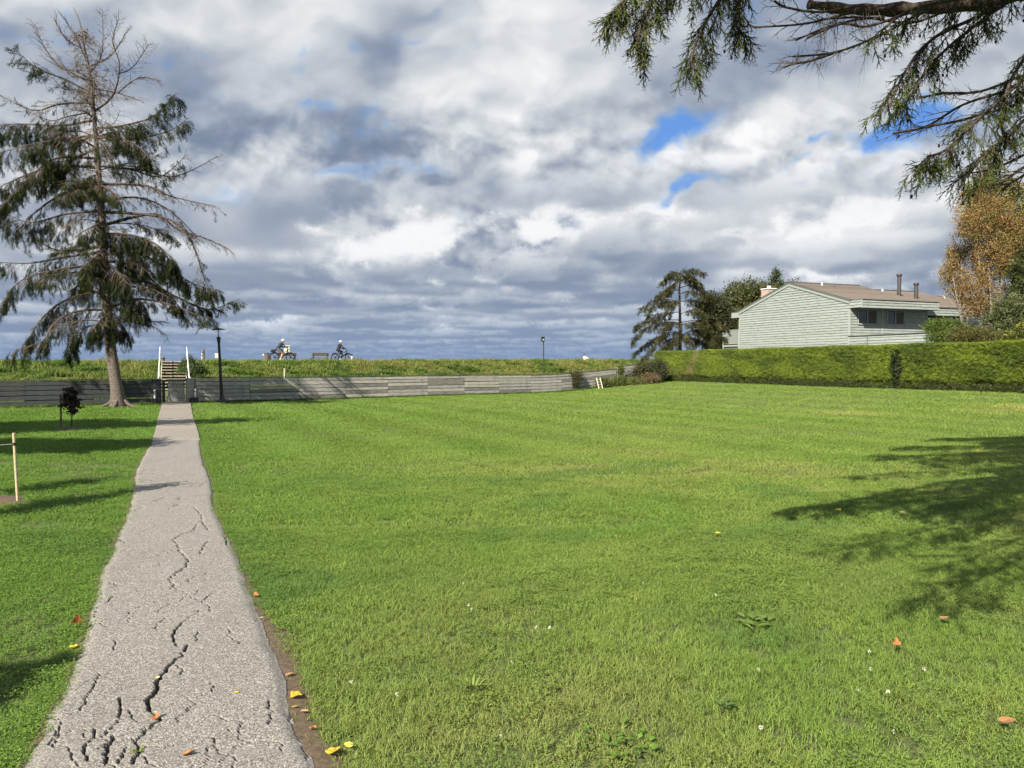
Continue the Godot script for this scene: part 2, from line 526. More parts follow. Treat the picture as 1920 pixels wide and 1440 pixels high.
func make_materials() -> void:
	leafy("grass", 0.6, 0.5)
	leafy("leaf", 0.5, 0.35)
	leafy("needle", 0.6, 0.3)
	leafy("bark_tint", 0.95, 0.0)
	leafy("paint_tint", 0.75, 0.0)
	var soil := noise_tex(3, 0.012, 5, [lin(0.05, 0.06, 0.02), lin(0.075, 0.095, 0.03), lin(0.06, 0.085, 0.02), lin(0.095, 0.09, 0.04)])
	grained("thatch", soil, Vector3(0.9, 0.9, 0.9), 0.95, 1.0, null, true)
	grained("earth", noise_tex(9, 0.03, 5, [lin(0.05, 0.035, 0.022), lin(0.095, 0.065, 0.045), lin(0.14, 0.10, 0.072)]), Vector3(1.3, 1.3, 1.3), 0.95, 1.2, null, true)
	grained("gravel", noise_tex(4, 0.09, 3, [lin(0.16, 0.145, 0.12), lin(0.33, 0.30, 0.25), lin(0.44, 0.41, 0.35)]), Vector3(0.8, 0.8, 0.8), 0.95, 1.0, null, true)
	grained("water", noise_tex(6, 0.03, 3, [lin(0.05, 0.08, 0.11), lin(0.07, 0.10, 0.14)]), Vector3(0.05, 0.05, 0.05), 0.15, 4.0, null, true)
	grained("concrete", noise_tex(14, 0.02, 6, [lin(0.13, 0.12, 0.105), lin(0.205, 0.19, 0.17), lin(0.26, 0.243, 0.22)]), Vector3(0.7, 0.7, 0.7), 0.9, 0.25, null, true)
	var grain := noise_tex(21, 0.02, 5, [lin(0.12, 0.12, 0.115), lin(0.26, 0.26, 0.25), lin(0.33, 0.33, 0.315), lin(0.40, 0.395, 0.37)])
	grained("grey_board", grain, Vector3(0.22, 2.2, 2.2), 0.9, 0.4)
	grained("grey_board_dark", noise_tex(22, 0.02, 5, [lin(0.08, 0.08, 0.08), lin(0.17, 0.17, 0.165), lin(0.27, 0.265, 0.25)]), Vector3(0.2, 2.4, 2.4), 0.9, 0.4)
	grained("grey_board_pale", noise_tex(23, 0.02, 5, [lin(0.20, 0.19, 0.17), lin(0.36, 0.35, 0.32), lin(0.47, 0.455, 0.41)]), Vector3(0.25, 2.0, 2.0), 0.9, 0.4)
	grained("slate_board", noise_tex(24, 0.02, 5, [lin(0.028, 0.033, 0.037), lin(0.05, 0.058, 0.063), lin(0.075, 0.084, 0.089)]), Vector3(0.22, 2.2, 2.2), 0.85, 0.3)
	grained("slate_board_worn", noise_tex(25, 0.025, 5, [lin(0.022, 0.026, 0.03), lin(0.045, 0.052, 0.056), lin(0.11, 0.117, 0.115)]), Vector3(0.25, 2.4, 2.4), 0.85, 0.3)
	grained("gate_wood", noise_tex(26, 0.02, 5, [lin(0.14, 0.14, 0.135), lin(0.27, 0.27, 0.255), lin(0.36, 0.355, 0.33)]), Vector3(2.2, 0.3, 2.2), 0.9, 0.4)
	grained("tread_wood", noise_tex(27, 0.02, 4, [lin(0.16, 0.13, 0.10), lin(0.32, 0.28, 0.22), lin(0.42, 0.37, 0.30)]), Vector3(0.3, 2.0, 2.0), 0.9, 0.3)
	grained("brown_wood", noise_tex(28, 0.02, 4, [lin(0.06, 0.045, 0.03), lin(0.13, 0.10, 0.075), lin(0.20, 0.16, 0.12)]), Vector3(2.0, 0.4, 2.0), 0.9, 0.3)
	grained("bench_wood", noise_tex(29, 0.02, 4, [lin(0.10, 0.085, 0.07), lin(0.16, 0.14, 0.12)]), Vector3(0.4, 2.0, 2.0), 0.85, 0.2)
	for k in 4:   # the house's boards: four mixes of the same sage paint
		var b: float = [0.93, 1.0, 1.06, 1.0][k]
		grained("siding_%d" % k, noise_tex(31 + k, 0.013, 5, [lin(0.11 * b, 0.135 * b, 0.132 * b), lin(0.225 * b, 0.262 * b, 0.256 * b), lin(0.252 * b, 0.290 * b, 0.284 * b), lin(0.275 * b, 0.314 * b, 0.306 * b)]), Vector3(0.25, 1.7, 1.7), 0.75, 0.25)
	plain("trim", lin(0.255, 0.29, 0.282), 0.7)
	plain("trim_dark", lin(0.10, 0.115, 0.11), 0.7)
	grained("shingle", noise_tex(41, 0.05, 4, [lin(0.10, 0.084, 0.074), lin(0.175, 0.148, 0.130), lin(0.25, 0.213, 0.188)]), Vector3(1.4, 1.4, 1.4), 0.95, 0.8)
	grained("shingle_light", noise_tex(42, 0.05, 4, [lin(0.12, 0.10, 0.088), lin(0.20, 0.172, 0.150), lin(0.28, 0.24, 0.212)]), Vector3(1.4, 1.4, 1.4), 0.95, 0.8)
	grained("shingle_dark", noise_tex(43, 0.05, 4, [lin(0.08, 0.068, 0.06), lin(0.150, 0.127, 0.113), lin(0.215, 0.183, 0.163)]), Vector3(1.4, 1.4, 1.4), 0.95, 0.8)
	var pane := plain("pane", Color(0.12, 0.14, 0.14, 0.08), 0.05, 0.5)
	pane.transparency = BaseMaterial3D.TRANSPARENCY_ALPHA
	plain("frame_dark", lin(0.03, 0.035, 0.035), 0.5)
	plain("screen_mesh", lin(0.055, 0.058, 0.058), 0.8)
	plain("room_dimmed", lin(0.15, 0.105, 0.075), 0.9)  # wall colour darkened to stand in for the dimness inside the rooms
	plain("bin_liner", lin(0.05, 0.05, 0.05), 0.8)
	plain("flue", lin(0.05, 0.043, 0.046), 0.55)
	plain("white_paint", lin(0.60, 0.61, 0.61), 0.6)
	plain("pink_brick", lin(0.42, 0.33, 0.295), 0.9)
	plain("black_metal", lin(0.012, 0.013, 0.016), 0.45)
	plain("dark_metal", lin(0.03, 0.035, 0.04), 0.5)
	plain("grey_metal", lin(0.35, 0.36, 0.37), 0.4)
	plain("rubber", lin(0.012, 0.012, 0.013), 0.7)
	plain("navy_cloth", lin(0.018, 0.022, 0.038), 0.9)
	plain("black_cloth", lin(0.014, 0.015, 0.018), 0.9)
	plain("grey_cloth", lin(0.16, 0.155, 0.16), 0.9)
	plain("white_cloth", lin(0.72, 0.69, 0.70), 0.85)
	plain("pink_cloth", lin(0.62, 0.34, 0.36), 0.85)
	plain("skin", lin(0.48, 0.27, 0.19), 0.6)
	plain("hair", lin(0.02, 0.014, 0.01), 0.7)
	plain("white_shell", lin(0.78, 0.79, 0.80), 0.35)
	plain("cream_paint", lin(0.60, 0.58, 0.48), 0.6)
	var bark := noise_tex(51, 0.02, 6, [lin(0.04, 0.033, 0.028), lin(0.085, 0.07, 0.06), lin(0.14, 0.12, 0.105), lin(0.22, 0.196, 0.176)])
	grained("spruce_bark", bark, Vector3(1.6, 0.9, 1.6), 0.95, 2.5)
	grained("limb_bark", noise_tex(52, 0.03, 5, [lin(0.024, 0.018, 0.014), lin(0.055, 0.041, 0.033), lin(0.10, 0.077, 0.062)]), Vector3(5, 5, 5), 0.95, 1.5)
	grained("pale_bark", noise_tex(53, 0.02, 5, [lin(0.10, 0.09, 0.08), lin(0.22, 0.205, 0.185), lin(0.33, 0.31, 0.285)]), Vector3(1.5, 0.8, 1.5), 0.9, 1.0)
	plain("hedge_wood", lin(0.085, 0.075, 0.045), 1.0)
	grained("bamboo", noise_tex(54, 0.02, 4, [lin(0.30, 0.23, 0.13), lin(0.46, 0.38, 0.24), lin(0.52, 0.45, 0.31)]), Vector3(8, 1.2, 8), 0.7, 0.1)

# ---------------------------------------------------------------- land
const FENCE_DIR := Vector2(0.7885, 0.6151)

func across(x: float, z: float) -> float:    # distance measured square to the fence and the dyke
	return -0.6151 * x + 0.7885 * z

func along(x: float, z: float) -> float:
	return 0.7885 * x + 0.6151 * z

func from_dyke(s: float, q: float) -> Vector2:   # (x, z) of a place s along the dyke and q across to it
	return Vector2(0.7885 * s - 0.6151 * q, 0.6151 * s + 0.7885 * q)

func dyke(x: float, z: float) -> float:
	var q := across(x, z)
	var top := 1.67 + 0.006 * along(x, z)
	var h := 0.14 * smoothstep(35.5, 40.0, q) + (top - 0.14) * smoothstep(46.8, 54.6, q)
	h += (bumps.get_noise_2d(x, z) * 0.13) * smoothstep(44.0, 48.0, q) * (1.0 - smoothstep(52.5, 55.5, q))
	h -= (top + 0.9) * smoothstep(70.0, 79.0, q)
	return h

var bumps: FastNoiseLite

func land(x: float, z: float) -> float:
	return maxf(ground(x, z), dyke(x, z)) if across(x, z) > 36.0 else ground(x, z)

func on_land(x: float, z: float, up := 0.0) -> Vector3:
	return Vector3(x, land(x, z) + up, -z)

func sheet(xs: Array, zs: Array, height: Callable) -> Shape:
	var s := Shape.new()
	for z in zs:
		for x in xs:
			var p := Vector3(x, height.call(x, z), -z)
			var dx: float = height.call(x + 0.2, z) - height.call(x - 0.2, z)
			var dz: float = height.call(x, z + 0.2) - height.call(x, z - 0.2)
			s.put(p, Vector3(-dx / 0.4, 1, dz / 0.4).normalized(), Vector2(x, z))
	var w := xs.size()
	for j in zs.size() - 1:
		for k in w - 1:
			var a := j * w + k
			s.i.append_array(PackedInt32Array([a, a + w, a + 1, a + 1, a + w, a + w + 1]))
	return s

func steps(a: float, b: float, d: float) -> Array:
	var o := []
	var k := a
	while k <= b:
		o.append(k)
		k += d
	return o

func build_land() -> void:
	bumps = fnoise(91, 0.35, 3)
	var xs := [-2500.0, -900.0, -300.0, -120.0] + steps(-70, 90, 2.0) + [130.0, 300.0, 900.0, 2500.0]
	var zs := [-2500.0, -900.0, -300.0, -100.0, -40.0] + steps(-20, 110, 2.0) + [160.0, 400.0, 1000.0, 2500.0]
	var base := func(x: float, z: float) -> float:
		return ground(x, z) - 0.03 - 3.0 * smoothstep(66.0, 80.0, across(x, z))
	tag(build("ground", sheet(xs, zs, base), M.thatch), "", "", "", "structure")
	# the dyke is its own sheet, laid into the ground at its foot
	var s := Shape.new()
	var ss := steps(-90, 190, 0.8)
	var qs := [35.4, 37.0, 39.0, 42.0, 44.0] + steps(45.0, 56.0, 0.4) + [57.0, 60.0, 63.0, 66.0, 69.0] + steps(70.0, 81.0, 1.0)
	for q in qs:
		for a in ss:
			var p := from_dyke(a, q)
			s.put(Vector3(p.x, maxf(ground(p.x, p.y) - 0.06, dyke(p.x, p.y)) if q < 66.5 else dyke(p.x, p.y), -p.y), Vector3.UP, p)
	var w := ss.size()
	for j in qs.size() - 1:
		for k in w - 1:
			var a := j * w + k
			s.i.append_array(PackedInt32Array([a, a + w, a + 1, a + 1, a + w, a + w + 1]))
	smooth(s)
	tag(build("embankment", s, M.thatch), "", "", "", "structure")
	var tr := Shape.new()
	for a in ss:
		for q in [58.6, 60.5, 65.0, 68.4]:
			var p := from_dyke(a, q + 0.18 * sin(a * 0.9 + q))
			tr.put(Vector3(p.x, dyke(p.x, p.y) + (0.012 if q < 59.0 or q > 67.5 else 0.045), -p.y), Vector3.UP, p)
	for k in w - 1:
		for j in 3:
			var a := k * 4 + j
			tr.i.append_array(PackedInt32Array([a, a + 1, a + 4, a + 1, a + 5, a + 4]))
	tag(build("trail", tr, M.gravel), "", "", "", "structure")
	var sea := Shape.new()
	for c in [[-90.0, 76.0], [190.0, 76.0], [2600.0, 2300.0], [-2600.0, 2300.0]]:
		var p := from_dyke(c[0], c[1])
		sea.put(Vector3(p.x, -0.45, -p.y), Vector3.UP, p)
	sea.i.append_array(PackedInt32Array([0, 2, 1, 0, 3, 2]))
	tag(build("water", sea, M.water), "", "", "", "structure")

func smooth(s: Shape) -> void:   # normals from the faces round each corner
	for k in s.n.size():
		s.n[k] = Vector3.ZERO
	for k in range(0, s.i.size(), 3):
		var a := s.i[k]
		var b := s.i[k + 1]
		var c := s.i[k + 2]
		var nn := (s.v[c] - s.v[a]).cross(s.v[b] - s.v[a])
		s.n[a] += nn
		s.n[b] += nn
		s.n[c] += nn
	for k in s.n.size():
		s.n[k] = s.n[k].normalized()

# ---------------------------------------------------------------- path
var left_edge := PackedVector2Array()    # (z, x) from near to far
var right_edge := PackedVector2Array()

func edge_at(e: PackedVector2Array, z: float) -> float:
	if z <= e[0].x:
		return e[0].y + (z - e[0].x) * -0.41
	for k in e.size() - 1:
		if z <= e[k + 1].x:
			return lerpf(e[k].y, e[k + 1].y, (z - e[k].x) / (e[k + 1].x - e[k].x))
	return e[-1].y + (z - e[-1].x) * -0.44

func path_left(z: float) -> float:
	return edge_at(left_edge, z) + 0.026 * crumble.get_noise_2d(z * 1.0, 3.0) + 0.012 * crumble.get_noise_2d(z * 6.0, 9.0)

func path_right(z: float) -> float:
	return edge_at(right_edge, z) + 0.022 * crumble.get_noise_2d(z * 1.0, 33.0) + 0.012 * crumble.get_noise_2d(z * 6.0, 39.0)

var crumble: FastNoiseLite
const JOINT := 16.1     # where the asphalt gives way to concrete

func survey_path() -> void:
	crumble = fnoise(19, 1.0, 3)
	for p in [[30, 1450], [39, 1436], [72, 1395], [80, 1350], [103, 1320], [124, 1267], [144, 1226], [161, 1155], [182, 1085], [207, 1035], [230, 980], [246, 920], [250, 890], [265, 857], [281, 832], [289, 812], [297, 777], [303, 757]]:
		var f := foot(p[0], p[1])
		left_edge.append(Vector2(-f.z, f.x))
	for p in [[592, 1450], [585, 1436], [562, 1391], [544, 1342], [536, 1290], [521, 1241], [491, 1177], [469, 1121], [456, 1080], [447, 1052], [425, 1010], [410, 977], [400, 945], [395, 900], [381, 865], [375, 832], [371, 812], [362, 785], [357, 757]]:
		var f := foot(p[0], p[1])
		right_edge.append(Vector2(-f.z, f.x))

func build_path() -> void:
	# cracks of the asphalt: width in millimetres, then the line of the crack (surveyed, then turned into places on the ground)
	var cracks := [
		[11, 320, 1018, 331, 1027, 333, 1038, 341, 1046, 348, 1056, 344, 1070, 331, 1079, 315, 1093, 322, 1105, 329, 1116], [9, 352, 1127, 372, 1136, 386, 1142, 392, 1157],
		[6, 372, 1153, 352, 1166, 338, 1177], [15, 338, 1177, 321, 1195, 320, 1211, 328, 1224], [17, 346, 1220, 341, 1232, 331, 1244, 318, 1255, 308, 1266, 297, 1278], [24, 297, 1278, 288, 1293, 290, 1305, 277, 1318, 270, 1331, 273, 1347],
		[14, 273, 1347, 285, 1354, 291, 1367, 279, 1377], [13, 279, 1377, 260, 1391, 251, 1406, 250, 1418, 254, 1426, 242, 1440, 238, 1452], [14, 218, 1322, 221, 1339, 216, 1348, 217, 1363], [9, 217, 1363, 202, 1379, 187, 1394, 186, 1400],
		[20, 202, 1397, 196, 1415, 192, 1430, 190, 1450], [7, 178, 1275, 170, 1296, 158, 1315], [7, 158, 1315, 147, 1339, 140, 1348], [10, 170, 1383, 166, 1400, 149, 1418, 154, 1433, 158, 1445], [8, 212, 1211, 207, 1231],
		[6, 306, 1168, 291, 1180, 288, 1192], [7, 368, 1195, 361, 1214], [7, 388, 1020, 378, 1032, 371, 1045], [5, 372, 1136, 396, 1120, 408, 1117], [5, 320, 1018, 338, 1008, 360, 1000, 368, 988], [5, 360, 953, 375, 970, 378, 986, 388, 1000],
		[6, 205, 1127, 197, 1138, 170, 1150], [6, 420, 1010, 424, 1028], [6, 425, 1190, 428, 1205, 447, 1218], [8, 108, 1370, 103, 1390, 80, 1415], [5, 331, 1079, 350, 1073, 365, 1072], [6, 326, 1260, 336, 1268, 330, 1280], [5, 254, 1370, 240, 1360, 234, 1345],
		[6, 226, 1420, 218, 1438], [12, 222, 1432, 214, 1450], [5, 498, 1330, 505, 1352, 500, 1375], [5, 545, 1340, 540, 1360, 552, 1385, 566, 1410, 572, 1438]]
	var lines := []
	for c in cracks:
		var pts := PackedVector2Array()
		for k in range(1, c.size() - 1, 2):
			var f := foot(c[k], c[k + 1])
			pts.append(Vector2(f.x, -f.z))
		lines.append([maxf(c[0] * 0.00068, 0.0055), pts])
	# hairline cracks that wander over the old surface, mostly along the crumbling left side
	for k in 70:
		var z := 2.7 + 9.0 * pow(rng.randf(), 1.5)
		var u := pow(rng.randf(), 1.9) if k % 3 else rng.randf()
		var p := Vector2(lerpf(path_left(z), path_right(z), u * 0.94 + 0.03), z)
		var turn := rng.randf() * TAU
		var pts := PackedVector2Array([p])
		for j in rng.randi_range(6, 18):
			turn += rng.randf_range(-0.9, 0.9)
			p += Vector2(cos(turn) * 0.8, sin(turn)) * rng.randf_range(0.02, 0.055)
			pts.append(p)
		lines.append([0.0025, pts])
	var path := Node3D.new()
	path.name = "path"
	add_child(path)
	path.set_meta("kind", "structure")
	build("asphalt", asphalt(2.7, 5.4, 0.006, 190, lines), M.asphalt, path)
	build("asphalt", asphalt(5.4, 8.6, 0.011, 110, lines), M.asphalt, path)
	build("asphalt", asphalt(8.6, JOINT - 0.012, 0.03, 44, lines), M.asphalt, path)
	build("asphalt", asphalt(-6.0, 2.7, 0.1, 20, []), M.asphalt, path)
	# concrete slabs up to the gate
	var ends := [JOINT, 19.0, 22.1, 25.4, 28.8, 32.6]
	for k in 5:
		var s := Shape.new()
		var z0: float = ends[k] + 0.012
		var z1: float = ends[k + 1]
		var y := rng.randf_range(-0.004, 0.004) + 0.028
		var rows := 7
		for j in rows:
			var z := lerpf(z0, z1, float(j) / (rows - 1))
			var l := edge_at(left_edge, z)
			var r := edge_at(right_edge, z)
			var t := 0.012 if j == 0 or j == rows - 1 else 0.0
			for q in [[l, -0.06], [l, y - 0.014], [l + 0.014, y - t], [r - 0.014, y - t], [r, y - 0.014], [r, -0.06]]:
				s.put(on(q[0], z, q[1]), Vector3.UP)
		for j in rows - 1:
			for q in 5:
				var a := j * 6 + q
				s.i.append_array(PackedInt32Array([a, a + 6, a + 1, a + 1, a + 6, a + 7]))
		for e in [0, rows - 1]:
			for q in 4:
				var a: int = e * 6
				s.i.append_array(PackedInt32Array([a, a + q + 1, a + q + 2]))
		smooth(s)
		build("slab", s, M.concrete, path)
	# bare earth along both edges
	var es := Shape.new()
	for side in 2:
		var first := es.v.size()
		var zs := steps(-4.0, 16.0, 0.1)
		for z in zs:
			var e := path_left(z) if side == 0 else path_right(z)
			var worn_width := 1.0 if side == 0 else 0.8 + 1.3 * smoothstep(5.6, 4.2, z)
			for d in [-0.06, 0.02, 0.06, 0.10]:
				es.put(on(e + (d if side == 1 else -d) * (worn_width if d > 0.0 else 1.0), z, 0.002 - maxf(0.0, d - 0.02) * 0.42 + 0.006 * crumble.get_noise_2d(z * 8.0, d * 40.0)), Vector3.UP)
		for j in zs.size() - 1:
			for q in 3:
				var a := first + j * 4 + q
				if side == 1:
					es.i.append_array(PackedInt32Array([a, a + 4, a + 1, a + 1, a + 4, a + 5]))
				else:
					es.i.append_array(PackedInt32Array([a, a + 1, a + 4, a + 1, a + 5, a + 4]))
	smooth(es)
	tag(build("bare_earth", es, M.earth), "", "", "", "structure")

func asphalt(z0: float, z1: float, dz: float, cols: int, lines: Array) -> Shape:
	var rows := int((z1 - z0) / dz) + 1
	dz = (z1 - z0) / (rows - 1)
	var down := PackedFloat32Array()
	down.resize(rows * (cols + 1))
	var lefts := PackedFloat32Array()
	var rights := PackedFloat32Array()
	for j in rows:
		lefts.append(path_left(z0 + j * dz))
		rights.append(path_right(z0 + j * dz))
	for l in lines:
		var w: float = l[0]
		var pts: PackedVector2Array = l[1]
		for k in pts.size() - 1:
			var n := int(pts[k].distance_to(pts[k + 1]) / 0.004) + 1
			var side := (pts[k + 1] - pts[k]).orthogonal().normalized()
			for m in n:
				var t := float(m) / n
				var p := pts[k].lerp(pts[k + 1], t)
				p += side * 0.016 * crumble.get_noise_2d(p.x * 14.0, p.y * 14.0)
				var ww := w * (0.65 + 0.7 * absf(crumble.get_noise_2d(p.x * 30.0, p.y * 30.0)) + rng.randf() * 0.25)
				var j0 := int(floor((p.y - ww - z0) / dz))
				var j1 := int(ceil((p.y + ww - z0) / dz))
				for j in range(maxi(j0, 0), mini(j1 + 1, rows)):
					var wid := rights[j] - lefts[j]
					var cx := wid / cols
					var i0 := int(floor((p.x - ww - lefts[j]) / cx))
					var i1 := int(ceil((p.x + ww - lefts[j]) / cx))
					for i in range(maxi(i0, 1), mini(i1 + 1, cols)):
						var d := Vector2(lefts[j] + i * cx, z0 + j * dz).distance_to(p)
						if d < maxf(ww * 0.62, cx * (0.60 if w > 0.004 else 0.50)):
							var deep := minf(0.031, 0.010 + ww * 1.4)
							down[j * (cols + 1) + i] = maxf(down[j * (cols + 1) + i], deep)
	var s := Shape.new()
	for j in rows:
		var z := z0 + j * dz
		var wid := rights[j] - lefts[j]
		for i in cols + 1:
			var u := float(i) / cols
			var x := lefts[j] + wid * u
			var edge := minf(u, 1.0 - u) * wid
			var worn := smoothstep(0.10, 0.0, edge)
			var y := 0.022 - 0.02 * worn * worn + 0.004 * crumble.get_noise_2d(x * 2.0, z * 2.0) + 0.0012 * crumble.get_noise_2d(x * 40.0, z * 40.0)
			if i == 0 or i == cols:
				y = -0.05
			var d := down[j * (cols + 1) + i]
			# earth and old tar in the cracks, dust trodden in along the sides, paler stone where the tar is worn off
			var tone := 1.0 + 0.12 * crumble.get_noise_2d(x * 0.9, z * 0.5) + 0.07 * crumble.get_noise_2d(x * 5.0, z * 5.0)
			s.tint = Color(tone, tone, tone * 0.99)
			if d > 0.004:
				s.tint = Color(0.32, 0.28, 0.25)
			s.put(on(x, z, y - d), Vector3.UP, Vector2(x, z))
	var w2 := cols + 1
	for j in rows - 1:
		for i in cols:
			var a := j * w2 + i
			s.i.append_array(PackedInt32Array([a, a + w2, a + 1, a + 1, a + w2, a + w2 + 1]))
	smooth(s)
	return s

func asphalt_material() -> void:
	var n := FastNoiseLite.new()
	n.seed = 77
	n.noise_type = FastNoiseLite.TYPE_CELLULAR
	n.frequency = 0.27
	n.cellular_return_type = FastNoiseLite.RETURN_CELL_VALUE
	n.fractal_type = FastNoiseLite.FRACTAL_NONE
	n.cellular_jitter = 1.0
	var t := NoiseTexture2D.new()
	t.width = 1024
	t.height = 1024
	t.seamless = true
	t.noise = n
	var g := Gradient.new()
	g.offsets = PackedFloat32Array([0.0, 0.3, 0.55, 0.8, 1.0])
	g.colors = PackedColorArray([lin(0.05, 0.048, 0.0455), lin(0.125, 0.120, 0.113), lin(0.195, 0.188, 0.177), lin(0.255, 0.246, 0.232), lin(0.48, 0.467, 0.445)])
	t.color_ramp = g
	var hn := n.duplicate()
	hn.cellular_return_type = FastNoiseLite.RETURN_DISTANCE
	var h := NoiseTexture2D.new()
	h.width = 1024
	h.height = 1024
	h.seamless = true
	h.noise = hn
	var m := grained("asphalt", t, Vector3(0.8, 0.8, 0.8), 0.92, 0.12, h, true)
	m.heightmap_flip_texture = true
	m.vertex_color_use_as_albedo = true

# ---------------------------------------------------------------- grass
func tuft(blades: int, spread: float, low: float, high: float, half: float, lean: float, straw: float) -> ArrayMesh:
	var s := Shape.new()
	for k in blades:
		var a := rng.randf() * TAU
		var r := spread * sqrt(rng.randf())
		var at := Vector3(cos(a) * r, -0.004, sin(a) * r)
		at.y = -0.02
		var h := rng.randf_range(low, high)
		var b := rng.randf() * TAU
		var l := lean * rng.randf_range(0.3, 1.0) * h
		var tip := at + Vector3(cos(b) * l, h, sin(b) * l)
		var w := Vector3(-sin(b), 0, cos(b)).rotated(Vector3.UP, rng.randf_range(-0.8, 0.8)) * half * rng.randf_range(0.7, 1.3)
		var q := rng.randf()
		if q < straw:
			s.tint = shade(Color(1.75, 1.25, 1.7), 0.2)
		elif q < straw + 0.25:
			s.tint = shade(Color(1.25, 1.12, 0.9), 0.15)
		else:
			s.tint = shade(Color(0.95, 0.97, 1.0), 0.25)
		s.blade(at, tip, Vector3(-cos(b) * l * 0.22, h * 0.14, -sin(b) * l * 0.22), w)
	return s.mesh()

func clover(leaves: int, spread: float, high: float, size: float) -> ArrayMesh:
	var s := Shape.new()
	for k in leaves:
		var a := rng.randf() * TAU
		var r := spread * sqrt(rng.randf())
		var at := Vector3(cos(a) * r, rng.randf_range(0.3, 1.0) * high, sin(a) * r)
		s.tint = shade(Color(1.0, 1.0, 1.0), 0.22)
		var t := Basis(Vector3.UP, rng.randf() * TAU) * Basis(Vector3.RIGHT, rng.randf_range(-0.5, 0.5))
		for j in 3:
			var d := t * Vector3(cos(j * TAU / 3), 0.15, sin(j * TAU / 3)) * size * rng.randf_range(0.8, 1.2)
			s.leaf(at, d, t * Vector3(-sin(j * TAU / 3), 0, cos(j * TAU / 3)) * size * 0.5)
	return s.mesh()

var patches: FastNoiseLite
var lush: FastNoiseLite

func bare(x: float, z: float) -> bool:      # where no grass grows: on the path, in the trodden strip beside it, round the saplings
	if z > 33.2 and across(x, z) > 33.9 and x < path_right(z) + 0.2 and x > path_left(z) - 0.2:
		return true
	if z < 33.2:
		var l := path_left(z)
		var r := path_right(z)
		var strip := (0.10 * smoothstep(5.4, 4.2, z) - 0.035) * (0.75 + 0.7 * crumble.get_noise_2d(z * 1.3, 71.0)) + 0.03 * crumble.get_noise_2d(z * 12.0 + x * 9.0, 5.0)
		if z > 8.5:
			strip += 0.10 * smoothstep(0.3, 0.5, crumble.get_noise_2d(z * 0.45, 171.0))
		var lstrip := -0.055 + 0.10 * smoothstep(0.15, 0.45, crumble.get_noise_2d(z * 1.1, 271.0)) + 0.02 * crumble.get_noise_2d(z * 12.0 + x * 9.0, 55.0)
		if x > l - lstrip and x < r + strip:
			return true
	for c in [[-6.25, 9.1, 0.55], [-11.15, 19.3, 0.42]]:
		if Vector2(x - c[0], (z - c[1]) * 1.0).length() < c[2] * (0.85 + 0.4 * crumble.get_noise_2d(x * 4.0, z * 4.0)):
			return true
	return false

func lawn_color(x: float, z: float) -> Color:
	# mown turf: rich green on the left and near the fence, paler and drier towards the hedge and in the near middle
	var c := Color(0.093, 0.168, 0.027)
	var dry := 0.42 + 0.9 * patches.get_noise_2d(x, z) + 0.5 * patches.get_noise_2d(x * 4.0, z * 4.0)
	var right := smoothstep(-0.6, 0.45, (x + 0.12 * z) / (4.0 + z * 0.5))
	dry = dry * (0.35 + 0.75 * right) + 0.34 * right - 0.05
	dry = lerpf(dry, 0.30 * right + 0.12, 0.62 * smoothstep(9.0, 18.0, z))
	if x < path_left(z):
		dry = dry * 0.35 - 0.05
	dry += 0.9 * exp(-pow((z - 24.5 + 0.18 * (x - 12.0)) / 1.6, 2.0)) * smoothstep(7.0, 11.0, x) * (0.5 + 0.8 * patches.get_noise_2d(x * 2.0, z * 2.0 + 50.0))
	c = c.lerp(Color(0.150, 0.200, 0.045), clampf(dry, 0.0, 1.0))
	c = c.lerp(Color(0.270, 0.235, 0.095), clampf((dry - 0.85) * 0.9, 0.0, 0.75))
	c = c.lerp(Color(0.112, 0.142, 0.040), clampf(0.35 + 0.8 * patches.get_noise_2d(x * 2.5 + 70.0, z * 2.5), 0, 0.75) * smoothstep(9.0, 4.0, z) * right)
	var cool := smoothstep(0.15, 0.5, lush.get_noise_2d(x, z))
	c = c.lerp(Color(0.060, 0.125, 0.028), 0.55 * cool * (1.0 - 0.7 * smoothstep(8.0, 16.0, z)))
	return c

func stripe(x: float, z: float) -> float:       # the mower went up and down along the hedge's line
	var w := 0.89 * x + 0.45 * z + 0.25 * lush.get_noise_2d(x * 0.5, z * 0.5)
	return sin(w * TAU / 2.3) * smoothstep(10.0, 17.0, z)

